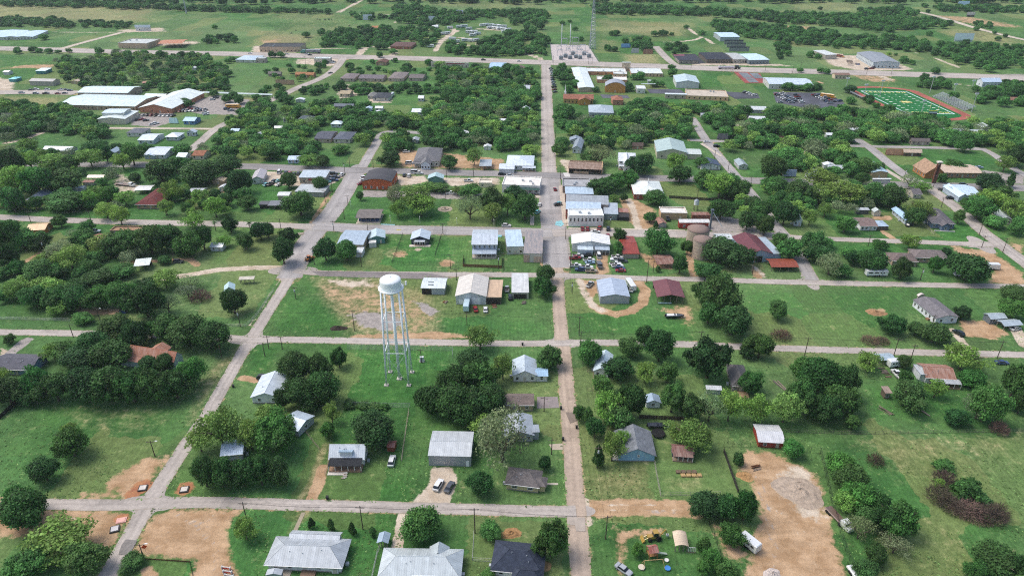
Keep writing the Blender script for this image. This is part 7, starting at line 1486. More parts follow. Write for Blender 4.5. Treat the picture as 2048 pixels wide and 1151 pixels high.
lot('on the strip mall lot', [(527,98),(556,97),(575,100),(553,102),(575,103.5)], 20); lot('outside the farm store', [(1733,139),(1743,138),(1747,136),(1748,134),(1780,136)], 10)
lot('by the filling station', [(614,109),(574,109),(665,127),(667,125)], 5); lot('in the school staff car park', [(1497,187),(1502,190),(1508,192),(1490,186)], 20)

def box_vehicle(name, label, cat, u, v, ang, L, Wd, z0, z1, col, parts=(), wheels=((-.3), (.3)), group=None, scale=1):
    x, y = G(u, v); root = empty(name, (x, y, .04), radians(ang)); tag(root, label, cat, group); root.scale = (scale,)*3
    mb = MB(); r = .18
    mb.hull8([(-L/2, -Wd/2, z0), (L/2, -Wd/2, z0), (L/2, Wd/2, z0), (-L/2, Wd/2, z0), (-L/2, -Wd/2, z1-r), (L/2, -Wd/2, z1-r), (L/2, Wd/2, z1-r), (-L/2, Wd/2, z1-r)])
    mb.hull8([(-L/2, -Wd/2, z1-r), (L/2, -Wd/2, z1-r), (L/2, Wd/2, z1-r), (-L/2, Wd/2, z1-r), (-L/2+r, -Wd/2+r, z1), (L/2-r, -Wd/2+r, z1), (L/2-r, Wd/2-r, z1), (-L/2+r, Wd/2-r, z1)])
    mb.build('body', 'car_paint', root, col)
    for f in wheels:
        for s in (-1, 1): MB().tube((0, -.15, 0), (0, .15, 0), .45, n=10).build('wheel', 'rubber', root).location = (f*L, s*(Wd/2-.1), .45)
    for nm, b, mt, c in parts: MB().box(*b).build(nm, mt, root, c)
    return root
def windows_along(L, Wd, z0, z1, n, m=.8):
    out = []
    for i in range(n):
        x0 = -L/2+m+(L-2*m)*i/n; x1 = x0+(L-2*m)/n*.7
        out += [('window', (x0, x1, Wd/2+.002, Wd/2+.02, z0, z1), 'glass_dark', None), ('window', (x0, x1, -Wd/2-.02, -Wd/2-.002, z0, z1), 'glass_dark', None)]
    return out
for u, v, a in ((466,216,0), (1654,195,-35), (1675,114,-40)):
    box_vehicle('school_bus', {466: 'yellow school bus by the school car park', 1654: 'yellow school bus in the stadium car park', 1675: 'red-brown bus body in the farm store stock yard'}[u], 'bus', u, v, a, 11, 2.5, .6, 3.1, '#c9922e' if u != 1675 else '#94604c', windows_along(11, 2.5, 1.9, 2.6, 9)+[('hood', (5.5, 6.8, -1, 1, .6, 1.6), 'car_paint', '#c9922e'), ('roof', (-5.1, 5.1, -1, 1, 3.102, 3.14), 'paint', '#e6dcc8')])
def semi(u, v, ang, label, cab, trl, tz=3.4):
    r = box_vehicle('semi_truck', label, 'truck', u, v, ang, 14, 2.6, 1.1, tz, trl, [('cab', (7.6, 10.4, -1.2, 1.2, .9, 3.3), 'car_paint', cab), ('hood', (10.4, 12.2, -1, 1, .9, 2.0), 'car_paint', cab), ('windshield', (10.402, 10.45, -1, 1, 2.1, 3.0), 'glass_dark', None), ('chassis', (-6.9, 10, -.5, .5, .7, 1.08), 'rubber', None)], wheels=(-.42, -.33, .55, .62, .8), scale=1.15)
semi(627, 107, 180, 'semi truck with a green cab and a grey trailer on the highway', '#2f7f78', '#7d8288', 3.6); semi(1452, 138.5, 0, 'semi truck with a dark cab and pale flat load on the highway', '#24272c', '#b9aeb4', 2.4)
for i, (u, v, a, L, lb) in enumerate([(1261,575,100,8,'white camper parked behind the grey-blue metal shop'), (1751,551,0,9.5,'white camper under the oaks of the east side street'), (934,613,88,9.5,'pale blue motor home in front of the big workshop'), (1498,1092,125,5.6,'white camper shell by the black wire fence'), (1787,732,10,5,'white box trailer beside the pale blue-grey carport'), (1981,538,-3,6.5,'white cargo trailer on the dirt turnaround'), (1708,1146,100,3.6,'small white utility trailer at the edge of the dirt yard'), (665,228,0,9,'long white trailer in the north-west gardens'), (784,193,80,7,'white camper beside the charcoal hip-roofed house')]):
    box_vehicle('camper' if 'camper' in lb or 'home' in lb else 'cargo_trailer', lb, 'camper' if 'camper' in lb or 'home' in lb else 'trailer', u, v, a, L, 2.4, .6, 3.0 if L > 4 else 1.3, '#d9dcdc' if i != 2 else '#b9ced6', (windows_along(L, 2.4, 1.7, 2.3, 3)+[('door', (L*.2, L*.2+.7, -1.23, -1.203, .7, 2.5), 'paint', '#b5babd')]) if 'cargo' not in lb and L > 4 else [('tongue', (L/2, L/2+1.2, -.08, .08, .5, .6), 'rubber', None)], wheels=(-.08, .1))
rv = random.Random(3)
for i, (u, v) in enumerate([(983,53),(992,54),(1000,55),(1008,55.5),(972,52),(965,53),(980,58),(990,59),(998,60),(1007,61),(1016,62),(1020,66),(1010,66),(948,66),(938,67),(955,70),(945,73),(930,83),(942,84),(951,83),(885,70),(893,69),(900,58),(928,55),(918,56),(870,55),(905,80),(861,95),(985,90),(938,60),(912,86)]):
    L = rv.uniform(7, 10); box_vehicle('camper', 'white camper parked in the camper park beyond the highway', 'camper', u, v, rv.uniform(-20, 40), L, 2.6, .6, 3.2, rv.choice(['#d9dcdc', '#cfd6da', '#c9cdd0']), windows_along(L, 2.6, 1.8, 2.5, 3), wheels=(-.05, .1), group='campers in the camper park')
# flatbed truck, old flatbed, backhoes, boats
def flatbed(u, v, a, label, cab, bed, L=8):
    box_vehicle('flatbed_truck', label, 'truck', u, v, a, L, 2.3, .95, 1.2, bed, [('cab', (L/2+.1, L/2+1.9, -1.05, 1.05, .6, 2.4), 'car_paint', cab), ('hood', (L/2+1.9, L/2+3.2, -.95, .95, .6, 1.5), 'car_paint', cab), ('windshield', (L/2+1.902, L/2+1.95, -.9, .9, 1.55, 2.25), 'glass_dark', None), ('headboard', (L/2-.1, L/2, -1.1, 1.1, 1.2, 2.2), 'steel', None), ('chassis', (-L/2+.2, L/2+2.6, -.45, .45, .6, .94), 'rubber', None)], wheels=(-.35, -.2, .5))
flatbed(246, 371, -14, 'white flatbed truck with a long brown bed by the red-brown house', '#dfe3e3', '#8a7568', 10); flatbed(1669, 1033, -72, 'old rusty flatbed truck with a white cab beside the dirt yard fence', '#d3d6d3', '#6d5a52', 6); flatbed(1198, 529, -90, 'grey flatbed hauler in the drive of the truck lot', '#5c6064', '#6c665e', 4.5)
def backhoe(u, v, a, label, col):
    x, y = G(u, v); r = empty('backhoe', (x, y, 0.04), radians(a)); tag(r, label, 'backhoe')
    MB().box(-1.6, 1.9, -.6, .6, .7, 1.5).build('chassis', 'car_paint', r, col); MB().hull8([(-.9, -.75, 1.5), (.5, -.75, 1.5), (.5, .75, 1.5), (-.9, .75, 1.5), (-.8, -.65, 2.7), (.35, -.65, 2.7), (.35, .65, 2.7), (-.8, .65, 2.7)]).build('cab', 'glass_dark', r); MB().box(-.9, .5, -.72, .72, 2.702, 2.8).build('cab_roof', 'car_paint', r, col)
    for sx, rr, w in ((-1.0, .75, .25), (1.4, .5, .2)):
        for s in (-1, 1): MB().tube((0, -w, 0), (0, w, 0), rr, n=14).build('wheel', 'rubber', r).location = (sx, s*.85, rr)
    for s in (-.5, .5): MB().tube((1.0, s, 1.5), (3.0, s, .6), .1, n=5).build('loader_arm', 'car_paint', r, col)
    MB().hull8([(2.9, -1.1, .15), (3.6, -1.1, .15), (3.6, 1.1, .15), (2.9, 1.1, .15), (2.9, -1.1, .9), (3.1, -1.1, .9), (3.1, 1.1, .9), (2.9, 1.1, .9)]).build('bucket', 'car_paint', r, col)
    MB().tube((-1.6, 0, 1.2), (-2.9, 0, 3.0), .16, n=6).build('boom', 'car_paint', r, col); MB().tube((-2.9, 0, 3.0), (-3.6, 0, 1.2), .13, n=6).build('dipper_arm', 'car_paint', r, col); MB().box(-3.9, -3.3, -.35, .35, .6, 1.2).build('dipper_bucket', 'steel', r)
backhoe(1308, 1077, 188, 'yellow backhoe parked on the churned dirt of the play yard', '#a98a42'); backhoe(619, 521, 70, 'orange crane truck beside the corner trees of the wide street', '#b9743a')
def boat(u, v, a, label, col, L=6.5, cover='#d5d7d8'):
    x, y = G(u, v); r = empty('boat', (x, y, .04), radians(a)); tag(r, label, 'boat'); h = MB(); S = [(-L/2, 1.0), (0, 1.15), (L*.3, .9), (L/2, .05)]
    for (xa, wa), (xb, wb) in zip(S, S[1:]): h.hull8([(xa, -wa*.6, .5), (xb, -wb*.6, .55), (xb, wb*.6, .55), (xa, wa*.6, .5), (xa, -wa, 1.3), (xb, -wb, 1.4), (xb, wb, 1.4), (xa, wa, 1.3)])
    h.build('hull', 'car_paint', r, col); MB().box(-L*.42, L*.1, -.8, .8, 1.302, 1.5).build('seat_cover', 'paint', r, cover); MB().box(-.3, .2, -.5, .5, 1.5, 1.9).build('console', 'glass_dark', r); MB().box(-L/2-.4, -L/2, -.25, .25, .7, 1.7).build('outboard_motor', 'rubber', r); MB().box(-L*.4, L*.6, -.1, .1, .25, .45).build('trailer_beam', 'steel', r)
    for s in (-1, 1): MB().tube((0, -.1, 0), (0, .1, 0), .33, n=10).build('wheel', 'rubber', r).location = (-.6, s*1.1, .33)
boat(1349, 635, 2, 'white pontoon boat on a trailer in front of the brown pole barn', '#3e4146', 7.5); boat(1315, 855, 0, 'black boat on a trailer behind the light blue gabled house', '#22252b', 6.5, '#3c414a')

# ------------------------------------------------------------------ utility poles and wires
POLES = {}
PM = shared('polemesh', lambda: MB().tube((0, 0, 0), (0, 0, 1), .17, .11, 8).mesh('pole', 'pole_wood'))
AM = shared('armmesh', lambda: MB().box(-1.25, 1.25, -.07, .07, -.06, .06).mesh('crossarm', 'pole_wood'))
IM = shared('insmesh', lambda: MB().tube((0, 0, 0), (0, 0, .25), .06, .03, 6).mesh('insulator', 'steel'))
def pole(key, u, vb, vt, arm=True, lamp=False, transformer=False):
    x, y = G(u, vb); h = min(13.5, max(6, zat(y, vt))); r = empty('utility_pole', (x, y, 0), random.uniform(-.2, .2)); d, ref, _ = where_is(x, y)
    kindw = 'wooden street-light pole' if lamp else 'utility pole with transformer' if transformer else 'wooden utility pole'
    tag(r, f'{kindw} {d} of the {ref}', 'utility pole', 'utility poles along the streets')
    p = link('pole', PM, r, '#564a42'); p.scale = (1, 1, h)
    if arm:
        a = link('crossarm', AM, r, '#5a4e45'); a.location = (0, -.15, h-.5)
        for s in (-1.1, 0, 1.1): q = link('insulator', IM, r); q.location = (s, -.15, h-.42)
    if lamp: MB().tube((0, 0, h-.8), (1.6, 0, h-.3), .04, n=5).build('lamp_arm', 'steel', r); MB().box(1.4, 2.1, -.14, .14, h-.36, h-.22).build('lamp_head', 'paint', r, '#d9dcdc')
    if transformer: MB().tube((0, -.42, h-2.2), (0, -.42, h-1.2), .26, n=10).build('transformer_can', 'paint', r, '#b9bec0')
    POLES[key] = (x, y, h)
for i, t in enumerate('494,1041,1003 726,1058,1011 950,1065,1015 1211,1077,1030 1194,935,892 1103,908,877 310,912,880 289,1118,1092 200,640,615 147,674,660 481,653,620 444,715,676 530,712,688 538,697,673 565,698,672 709,661,620 592,598,573 934,650,625 843,725,697 1158,670,632 1161,690,662 1400,688,668 1144,587,566 1088,822,794 1609,711,674 1787,712,676 1822,716,705 1994,716,681 690,347,325 700,335,313 747,337,318 651,405,380 696,410,396 689,438,419 668,463,444 562,458,440 736,465,446 886,468,448 723,533,505 901,537,508 629,529,495 913,560,544 947,353,328 893,355,335 892,400,376 1008,540,505 997,538,510 1121,359,330 1131,478,445 1140,540,505 1293,565,515 1306,545,526 1219,460,432 1394,400,385 1498,388,352 1504,550,512 1456,342,322 1429,317,300 1807,360,337 1866,375,350 1958,470,447 1963,495,471 2005,505,475 1736,492,478 1840,560,535 1882,415,396 1797,414,397 62,445,422 184,447,421 497,385,366 90,503,485 349,523,495 665,385,362 1862,655,640 1080,125,105 1106,140,108 1177,129,118 1184,129,118 1382,137,125 1530,142,126 1585,146,132 1733,148,132 1782,150,138 1600,143,124 612,133,112 618,85,70 1111,275,255 1480,131,120 395,240,215 250,245,225 38,168,150 192,72,62'.split()):
    u, vb, vt = map(float, t.split(',')); pole((u, vb), u, vb, vt, True, i in (7, 8, 61, 69, 6), i % 6 == 4)
def wires(keys, n=2):
    for a, b in zip(keys, keys[1:]):
        (xa, ya, ha), (xb, yb, hb) = POLES[a], POLES[b]
        for s in (-1.0, 1.0)[:n]:
            mb = MB(); P = []
            for k in range(13):
                t = k/12; sag = math.dist((xa, ya), (xb, yb))*.022*4*t*(1-t); P.append((xa+(xb-xa)*t+s*.9, ya+(yb-ya)*t-.15, ha-.2+(hb-ha)*t-sag))
            for p, q in zip(P, P[1:]): mb.tube(p, q, .028, n=3, caps=False)
            d, ref, _ = where_is((xa+xb)/2, (ya+yb)/2)
            tag(mb.build('power_line', 'rubber'), f'overhead power wire {d} of the {ref}', 'power line', 'overhead power wires')
for c in ([(494,1041),(726,1058),(950,1065),(1211,1077)], [(1211,1077),(1194,935),(1161,690),(1144,587),(1140,540),(1131,478),(1121,359)], [(481,653),(709,661),(934,650),(1158,670)], [(1161,690),(1400,688),(1609,711),(1787,712),(1994,716)], [(629,529),(723,533),(901,537),(1008,540),(1140,540),(1293,565),(1504,550)], [(62,445),(184,447),(562,458),(668,463),(736,465),(886,468),(1131,478),(1219,460)], [(690,347),(747,337),(893,355),(947,353),(1121,359)], [(200,640),(481,653)], [(1958,470),(1963,495),(2005,505)], [(1807,360),(1866,375)], [(1456,342),(1498,388)], [(310,912),(444,715),(481,653)]):
    wires([(float(a), float(b)) for a, b in c])

# ------------------------------------------------------------------ fences
def fence(px, style, label, h=1.6, col='#6b5646', step=2.6):
    P = densify([G(*q) for q in px], step); r = empty('fence', (P[0][0], P[0][1], 0)); tag(r, label, 'fence'); ox, oy = P[0]
    pm = shared(('fp', style, h), lambda: MB().box(-.06, .06, -.06, .06, 0, h+.08).mesh('post', 'wood') if style == 'board' else MB().tube((0, 0, 0), (0, 0, h), .05, n=6).mesh('post', 'paint'))
    for p in P: q = link('post', pm, r, col); q.location = (p[0]-ox, p[1]-oy, 0)
    if style == 'board':
        for a, b in zip(P, P[1:]):
            L = math.dist(a, b); n = max(2, int(L/.2)); mb = MB()
            for k in range(n): mb.box(L*k/n+.008, L*(k+1)/n-.008, -.09, -.065, .04, h+random.uniform(-.03, .03))
            q = mb.build('fence_boards', 'wood', r, col); q['kind'] = 'stuff'; q.location = (a[0]-ox, a[1]-oy, 0); q.rotation_euler = (0, 0, atan2(b[1]-a[1], b[0]-a[0]))
    else:
        for z in ((.05, .5, h-.05) if style == 'wire' else (h-.04,)):
            mb = MB()
            for a, b in zip(P, P[1:]): mb.tube((a[0]-ox, a[1]-oy, z), (b[0]-ox, b[1]-oy, z), .035, n=4, caps=False)
            mb.build('rail', 'paint', r, col)
        if style == 'mesh':
            mb = MB()
            for a, b in zip(P, P[1:]):
                n = 4
                for k in range(n+1):
                    z = h*k/n*.97
                    mb.tube((a[0]-ox, a[1]-oy, z), (b[0]-ox, b[1]-oy, z), .014, n=3, caps=False)
                for k in range(8):
                    t = k/8; x, y = a[0]+(b[0]-a[0])*t-ox, a[1]+(b[1]-a[1])*t-oy; mb.tube((x, y, 0), (x, y, h), .012, n=3, caps=False)
            q = mb.build('wire_mesh', 'paint', r, col)
fence([(927,516),(926,533),(1003,536),(1004,516)], 'board', 'brown board fence around the two-storey pale blue house', 1.5, '#76553f')
fence([(806,471),(798,492),(784,528),(890,531),(922,531)], 'mesh', 'black wire fence around the lawn of the navy cottage', 1.8, '#26282a'); fence([(883,473),(870,514)], 'mesh', 'black wire fence dividing the downtown lawn', 1.8, '#26282a')
fence([(1447,893),(1500,893),(1545,897),(1640,906),(1648,940),(1662,1000),(1675,1050),(1690,1100),(1715,1160)], 'mesh', 'long black mesh fence along the dirt yard and scrub trees', 2.2, '#1c1d1f')
fence([(1447,902),(1462,945),(1476,985)], 'board', 'dark board fence beside the dirt yard', 1.6, '#3c3a38'); fence([(1418,1047),(1428,1072),(1440,1105),(1460,1160)], 'wire', 'black pipe fence along the scrub of the play yard', 1.5, '#1f2022'); fence([(1418,1047),(1470,1044)], 'wire', 'black pipe fence behind the three dark bushes', 1.5, '#1f2022')
fence([(1309,926),(1314,955),(1321,991),(1440,988)], 'wire', 'grey rail fence below the light blue gabled house', 1.3, '#a09a90'); fence([(1278,836),(1366,840)], 'board', 'dark board fence behind the small white shed', 1.6, '#4a3f38'); fence([(818,822),(812,860),(803,922)], 'wire', 'pale timber fence beside the grey warehouse yard', 1.4, '#a99c8c')
fence([(1175,744),(1186,744),(1187,782),(1175,781)], 'wire', 'timber rail pen by the white metal-roofed house', 1.3, '#a08e7a'); fence([(695,697),(905,701),(905,716)], 'mesh', 'silver mesh fence along the water tower lot', 1.8, '#a3a9ab'); fence([(690,812),(820,814)], 'mesh', 'silver mesh fence behind the water tower hedge', 1.8, '#9aa0a2')
fence([(-10,637),(140,641)], 'wire', 'white rail fence beside the west street', 1.1, '#c9c9c2'); fence([(450,652),(492,652),(512,632),(548,580)], 'wire', 'white rail fence curving round the corner lawn', 1.1, '#bdbdb6'); fence([(0,838),(20,820),(48,792)], 'board', 'dark board fence at the edge of the mown field', 1.7, '#3a3532')
fence([(265,1107),(290,1117),(380,1123),(388,1160)], 'board', 'low brown edging fence round the green lawn', .5, '#6b5038'); fence([(743,1160),(755,1105),(760,1095)], 'wire', 'silver rail fence between the two white-roofed houses', 1.2, '#a9adab'); fence([(948,1066),(945,1120),(985,1122)], 'wire', 'silver rail fence beside the slate-blue roofed house', 1.2, '#b3b5b1')
fence([(650,950),(656,930),(659,890)], 'wire', 'timber rail fence beside the orange dirt drive', 1.2, '#a3937d'); fence([(1338,396),(1412,401),(1470,400)], 'board', 'dark board fence behind the brick church lawn', 1.7, '#4b443e'); fence([(1840,446),(1868,468)], 'wire', 'pale fence beside the dark blue-grey cottage', 1.1, '#b0a99c')
fence([(1100,88),(1176,90),(1198,126),(1105,126),(1100,88)], 'wire', 'grey fence around the electric substation', 2.6, '#8f9598'); fence([(1460,143),(1492,168),(1530,167)], 'wire', 'red windscreen fence by the tennis courts', 3, '#a85a52'); fence([(0,117),(45,113),(110,112),(160,114)], 'wire', 'dark green outfield fence of the ball field', 2.5, '#2f5f52')
fence([(600,850),(640,900)], 'wire', 'thin fence in the long grass by the bushes', 1.1, '#9a8f7c'); fence([(1545,862),(1700,868),(2048,862)], 'wire', 'barbed fence across the east pasture', 1.2, '#6e675c')

# ------------------------------------------------------------------ yard things
def thing(name, label, cat, u, v, ang=0, group=None): x, y = G(u, v); return tag(empty(name, (x, y, 0), radians(ang)), label, cat, group)
for i, (u, v, a, lb, top) in enumerate([(286,976,10,'in the red pit above the crossing','#c9c2ba'), (369,979,10,'in the red pit across the crossing','#c9c2ba'), (230,1058,20,'with a black frame on the bare lot','#c6c3c2')]):
    r = thing('drain_inlet', f'square concrete drain inlet {lb}', 'drain', u, v, a); MB().box(-1.2, 1.2, -1.2, 1.2, 0, .35).build('curb', 'paint', r, '#2b2a2a'); MB().box(-.9, .9, -.9, .9, .352, .45).build('cover', 'concrete', r, top)
r = thing('slab', 'pink concrete slab beside the red pit on the bare lot', 'slab', 243, 1040, 15); MB().box(-1.3, 1.3, -1, 1, 0, .2).box(-1.0, 1.0, -.8, .8, .202, .28).build('slab', 'concrete', r, '#d3a59a')
r = thing('road_sign', 'orange road works sign by the low brown edging fence', 'sign', 292, 1103, 25); MB().tube((0, 0, 0), (0, 0, 1.6), .04, n=5).build('post', 'steel', r); o = MB().hull8([(0, -.02, 1.2), (.75, -.02, 1.95), (.75, .02, 1.95), (0, .02, 1.2), (-.75, -.02, 1.95), (0, -.02, 2.7), (0, .02, 2.7), (-.75, .02, 1.95)]).build('sign_face', 'paint', r, '#e05a2c')
for i, (u, v) in enumerate([(453,1138),(456,1146),(459,1154)]):
    r = thing('road_barrier', 'red and white striped road barrier on the bare lot', 'barrier', u, v, -8, 'striped barriers on the bare lot'); MB().box(-1.3, 1.3, -.05, .05, .75, 1.05).build('white_board', 'paint', r, '#e8e6e2'); MB().box(-1.3, 1.3, -.05, .05, .3, .6).build('red_board', 'paint', r, '#c2382e')
    for s in (-1.1, 1.1): MB().box(s-.05, s+.05, -.35, .35, 0, 1.15).build('leg', 'paint', r, '#d8d6d2')
def mound(name, label, u, v, rx, ry, h, col, seed, kind=None):
    x, y = G(u, v); rr = np.random.default_rng(seed); n = 26; mb = MB(); V = {}
    ph = rr.uniform(0, 6, 8)
    for i in range(n+1):
        for j in range(28):
            a = 2*pi*j/28; t = i/n; e = 1+.14*sin(2*a+ph[0])+.1*sin(3*a+ph[1])+.05*sin(7*a+ph[2]); z = h*(1-t)**1.1*(1+.18*sin(5*t*3+ph[3]+2*a)+.1*sin(9*a+ph[4]+7*t))+rr.normal()*.03*h*(1-t) - (.03 if t == 1 else 0)
            V[i, j] = (cos(a)*rx*e*t, sin(a)*ry*e*t, max(z, -.03))
    for i in range(n):
        for j in range(28): k = (j+1) % 28; mb.face([V[i, j], V[i+1, j], V[i+1, k], V[i, k]])
    o = mb.build(name, 'pile', None, col); o.location = (x, y, 0); return tag(o, label, 'mound' if not kind else None, None, kind)
mound('gravel_mound', 'broad pale gravel mound in the dirt yard', 1598, 982, 6.5, 6.5, 1.0, '#a39484', 1); mound('soil_mound', 'dark soil mound beside a pole on the tower block', 677, 656, 3.2, 2.2, 1.0, '#3a332e', 2); mound('soil_mound', 'small tan earth mound in the corner yard', 1080, 1133, 2.6, 2.6, .7, '#9a7d58', 3); mound('soil_mound', 'orange earth mound by the slate-blue roofed house', 1022, 1066, 3.2, 1.8, .8, '#9c7a55', 4); mound('rubble_mound', 'white rubble mound at the foot of the dirt yard', 1545, 1148, 2.6, 1.8, .8, '#b9aea6', 5); mound('clay_mound', 'orange clay mound on the open east field', 1752, 625, 4.2, 2.6, .9, '#98795a', 6); mound('soil_mound', 'orange earth mound near the dirt yard entrance', 1490, 952, 2.6, 2.0, .6, '#a5835a', 7)
r = thing('play_set', 'wooden play tower with a red-brown roof and slide', 'play set', 1303, 1112, 10)
for sx in (-1, 1):
    for sy in (-1, 1): MB().box(sx*1.1-.07, sx*1.1+.07, sy*1.1-.07, sy*1.1+.07, 0, 2.8).build('post', 'wood', r, '#a5784f')
MB().box(-1.1, 1.1, -1.1, 1.1, 1.3, 1.42).build('platform', 'wood', r, '#a5784f'); add_roof(r, 'gx', -1.2, 1.2, -1.2, 1.2, 2.8, .9, .1, 'rusty_roof', '#9a4f45', 'roof'); MB().hull8([(1.2, -.3, 1.25), (4.2, -.3, .1), (4.2, .3, .1), (1.2, .3, 1.25), (1.2, -.3, 1.45), (4.2, -.3, .3), (4.2, .3, .3), (1.2, .3, 1.45)]).build('slide', 'paint', r, '#a9b5a3')
r = thing('swing_frame', 'pale timber swing frame beside the play tower', 'swing', 1306, 1131, 5); MB().tube((-2.4, 0, 2.3), (2.4, 0, 2.3), .08, n=6).build('top_beam', 'wood', r, '#c2a574')
for s in (-2.4, 2.4):
    for q in (-1, 1): MB().tube((s, 0, 2.3), (s*1.15, q*1.1, 0), .07, n=6).build('leg', 'wood', r, '#c2a574')
for u, v, c, lb, s in ((1335,1137,'#3f7fc0','small blue play table',.8), (1333,1121,'#d8d5cc','small white play table',.6), (1283,1135,'#c9bfae','round sand tub',.9)):
    r = thing('play_table', f'{lb} near the swing frame', 'play table', u, v); MB().lathe([(.02, .3), (s, .3), (s, .5), (s*.9, .52), (.02, .5)], 10).build('top', 'paint', r, c)
    for k in range(4): MB().box(-.06, .06, -.06, .06, 0, .3).build('leg', 'paint', r, c).location = (s*.6*cos(k*pi/2), s*.6*sin(k*pi/2), 0)
r = thing('trampoline', 'round black trampoline behind the light blue gabled house', 'trampoline', 1316, 869); MB().lathe([(.02, .85), (1.9, .85), (2.15, .9), (2.2, .8), (1.9, .78)], 22).build('mat', 'rubber', r)
for k in range(6): MB().tube((2.1*cos(k*pi/3), 2.1*sin(k*pi/3), 0), (2.1*cos(k*pi/3), 2.1*sin(k*pi/3), .82), .05, n=5).build('leg', 'steel', r)
for u, v, lb in ((1372,944,'row of square planters'), (1382,951,'low timber planter')):
    r = thing('planter', f'{lb} on the lawn below the brown cabin', 'planter', u, v)
    for k in range(4): MB().box(-3+k*1.6, -1.7+k*1.6, -.6, .6, 0, .5).build('planter_box', 'wood', r, '#6e5f4e' if v < 948 else '#b09468')
r = thing('fountain', 'pale stone fountain basin with paving in the park', 'fountain', 890, 418); MB().lathe([(4.2, .02), (4.2, .08), (2.2, .1), (2.2, .5), (1.9, .5), (1.9, .25), (.4, .25), (.35, 1.4), (.02, 1.5)], 9).build('basin', 'pile', r, '#a89c8a')
for u, v, in ((840,446),(914,449),(988,452),(702,415),(781,444)):
    r = thing('park_lamp', 'slim white park lamp post beside the downtown street', 'lamp', u, v, 0, 'park lamp posts'); MB().tube((0, 0, 0), (0, 0, 3.4), .09, .06, 8).build('post', 'paint', r, '#dcdcd8'); MB().lathe([(.02, 3.4), (.2, 3.5), (.22, 3.8), (.02, 4.0)], 10).build('lantern', 'paint', r, '#eceae2')
for u, v, lb in ((655,997,'beside the orange dirt drive'), (1122,818,'on the main street verge by the parking pad'), (1153,856,'on the main street verge by the fence'), (1126,880,'at the short driveway'), (467,774,'on the verge of the western street'), (1045,690,'on the street below the workshop'), (642,384,'on the wide grey street')):
    r = thing('rubbish_bin', f'black wheeled rubbish bin {lb}', 'bin', u, v); MB().hull8([(-.28, -.3, .05), (.28, -.3, .05), (.28, .3, .05), (-.28, .3, .05), (-.35, -.38, 1.0), (.35, -.38, 1.0), (.35, .38, 1.0), (-.35, .38, 1.0)]).build('bin_body', 'paint', r, '#26282b'); MB().box(-.38, .38, -.42, .42, 1.002, 1.08).build('lid', 'paint', r, '#1d1e20')
r = thing('dumpster', 'blue dumpster beside the thicket', 'dumpster', 247, 625, 5); MB().hull8([(-1.2, -.8, 0), (1.2, -.8, 0), (1.2, .8, 0), (-1.2, .8, 0), (-1.3, -1, 1.4), (1.3, -1, 1.4), (1.3, 1, 1.4), (-1.3, 1, 1.4)]).build('container', 'paint', r, '#2e4a7c'); MB().box(-1.32, 1.32, -1.02, 1.02, 1.402, 1.5).build('lid', 'paint', r, '#22262c')
r = thing('equipment_cabinet', 'white utility cabinet and rail beside the water tower', 'cabinet', 844, 722, 5); MB().box(-.7, .7, -.5, .5, .15, 2.0).build('cabinet', 'paint', r, '#d3d8d8'); MB().box(-.9, .9, -.7, .7, 0, .15).build('base', 'concrete', r, '#b0aca6')
rl_ = random.Random(9)
def heap(name, label, cat, u, v, ang, n, L, col, spread=1.2, part='log', r0=.14, flat=False):
    r = thing(name, label, cat, u, v, ang)
    for k in range(n):
        y = rl_.uniform(-spread, spread); z = r0+rl_.uniform(0, .5)*(1-abs(y)/spread); l = L*rl_.uniform(.7, 1.1); a = rl_.uniform(-.15, .15)
        o = (MB().box(-l/2, l/2, -.15, .15, -.04, .04) if flat else MB().tube((-l/2, 0, 0), (l/2, 0, 0), r0, n=6)).build(part, 'wood', r, col if rl_.random() < .6 else '#8d7f72'); o.location = (rl_.uniform(-.4, .4), y, z); o.rotation_euler = (0, 0, a)
    return r
heap('wood_stack', 'orange cut wood heap beside the blue-white house', 'woodpile', 1903, 396, 30, 16, 3.2, '#b3763f'); heap('plank_heap', 'long grey planks lying in the grass of the wooded yard', 'planks', 1563, 772, -70, 6, 6.5, '#6a655f', .9, 'plank', .05, True); heap('plank_heap', 'weathered planks on the grass below the deer stand', 'planks', 1772, 822, -60, 6, 5, '#6f6258', .8, 'plank', .05, True); heap('plank_heap', 'pale timbers beside the dark tree below the rust-roofed house', 'planks', 1849, 826, -70, 5, 4, '#9a958e', .7, 'plank', .05, True)
heap('scrap_heap', 'rusty scrap heap under the workshop lean-to', 'scrap', 988, 610, 5, 12, 1.8, '#8a4a3a', 2.4); heap('scrap_heap', 'red scrap metal heap by the open white shed', 'scrap', 891, 604, 60, 9, 2.2, '#96543e', 1.0); heap('lumber_heap', 'broken concrete and lumber heap beside the corner lawn', 'rubble', 600, 468, 12, 8, 3.5, '#d0c2b0', 1.2, 'slab', .1, True); heap('log_heap', 'brown log heap in the dirt yard', 'logs', 1512, 935, 20, 8, 2.6, '#6b4a34', 1.0); heap('scrap_heap', 'scattered debris on top of the gravel mound', 'debris', 1602, 972, 10, 8, 1.6, '#5b4a40', 1.8); heap('scrap_heap', 'junk and lumber heap beside the box trailer', 'junk', 1770, 745, 5, 14, 2.4, '#7d6b5c', 3.0); heap('scrap_heap', 'toy and furniture clutter on the porch yard', 'junk', 690, 948, 0, 10, 1.2, '#c9c4ba', 2.0); heap('branch_heap', 'pale dead branches on the grass east of the field', 'branches', 1755, 690, 0, 14, 3.0, '#8f8676', 2.4, 'branch', .05); heap('rubble_heap', 'tyres and junk in the weeds beside the peeling shed', 'junk', 1048, 606, 0, 10, 1.6, '#55534f', 1.6)
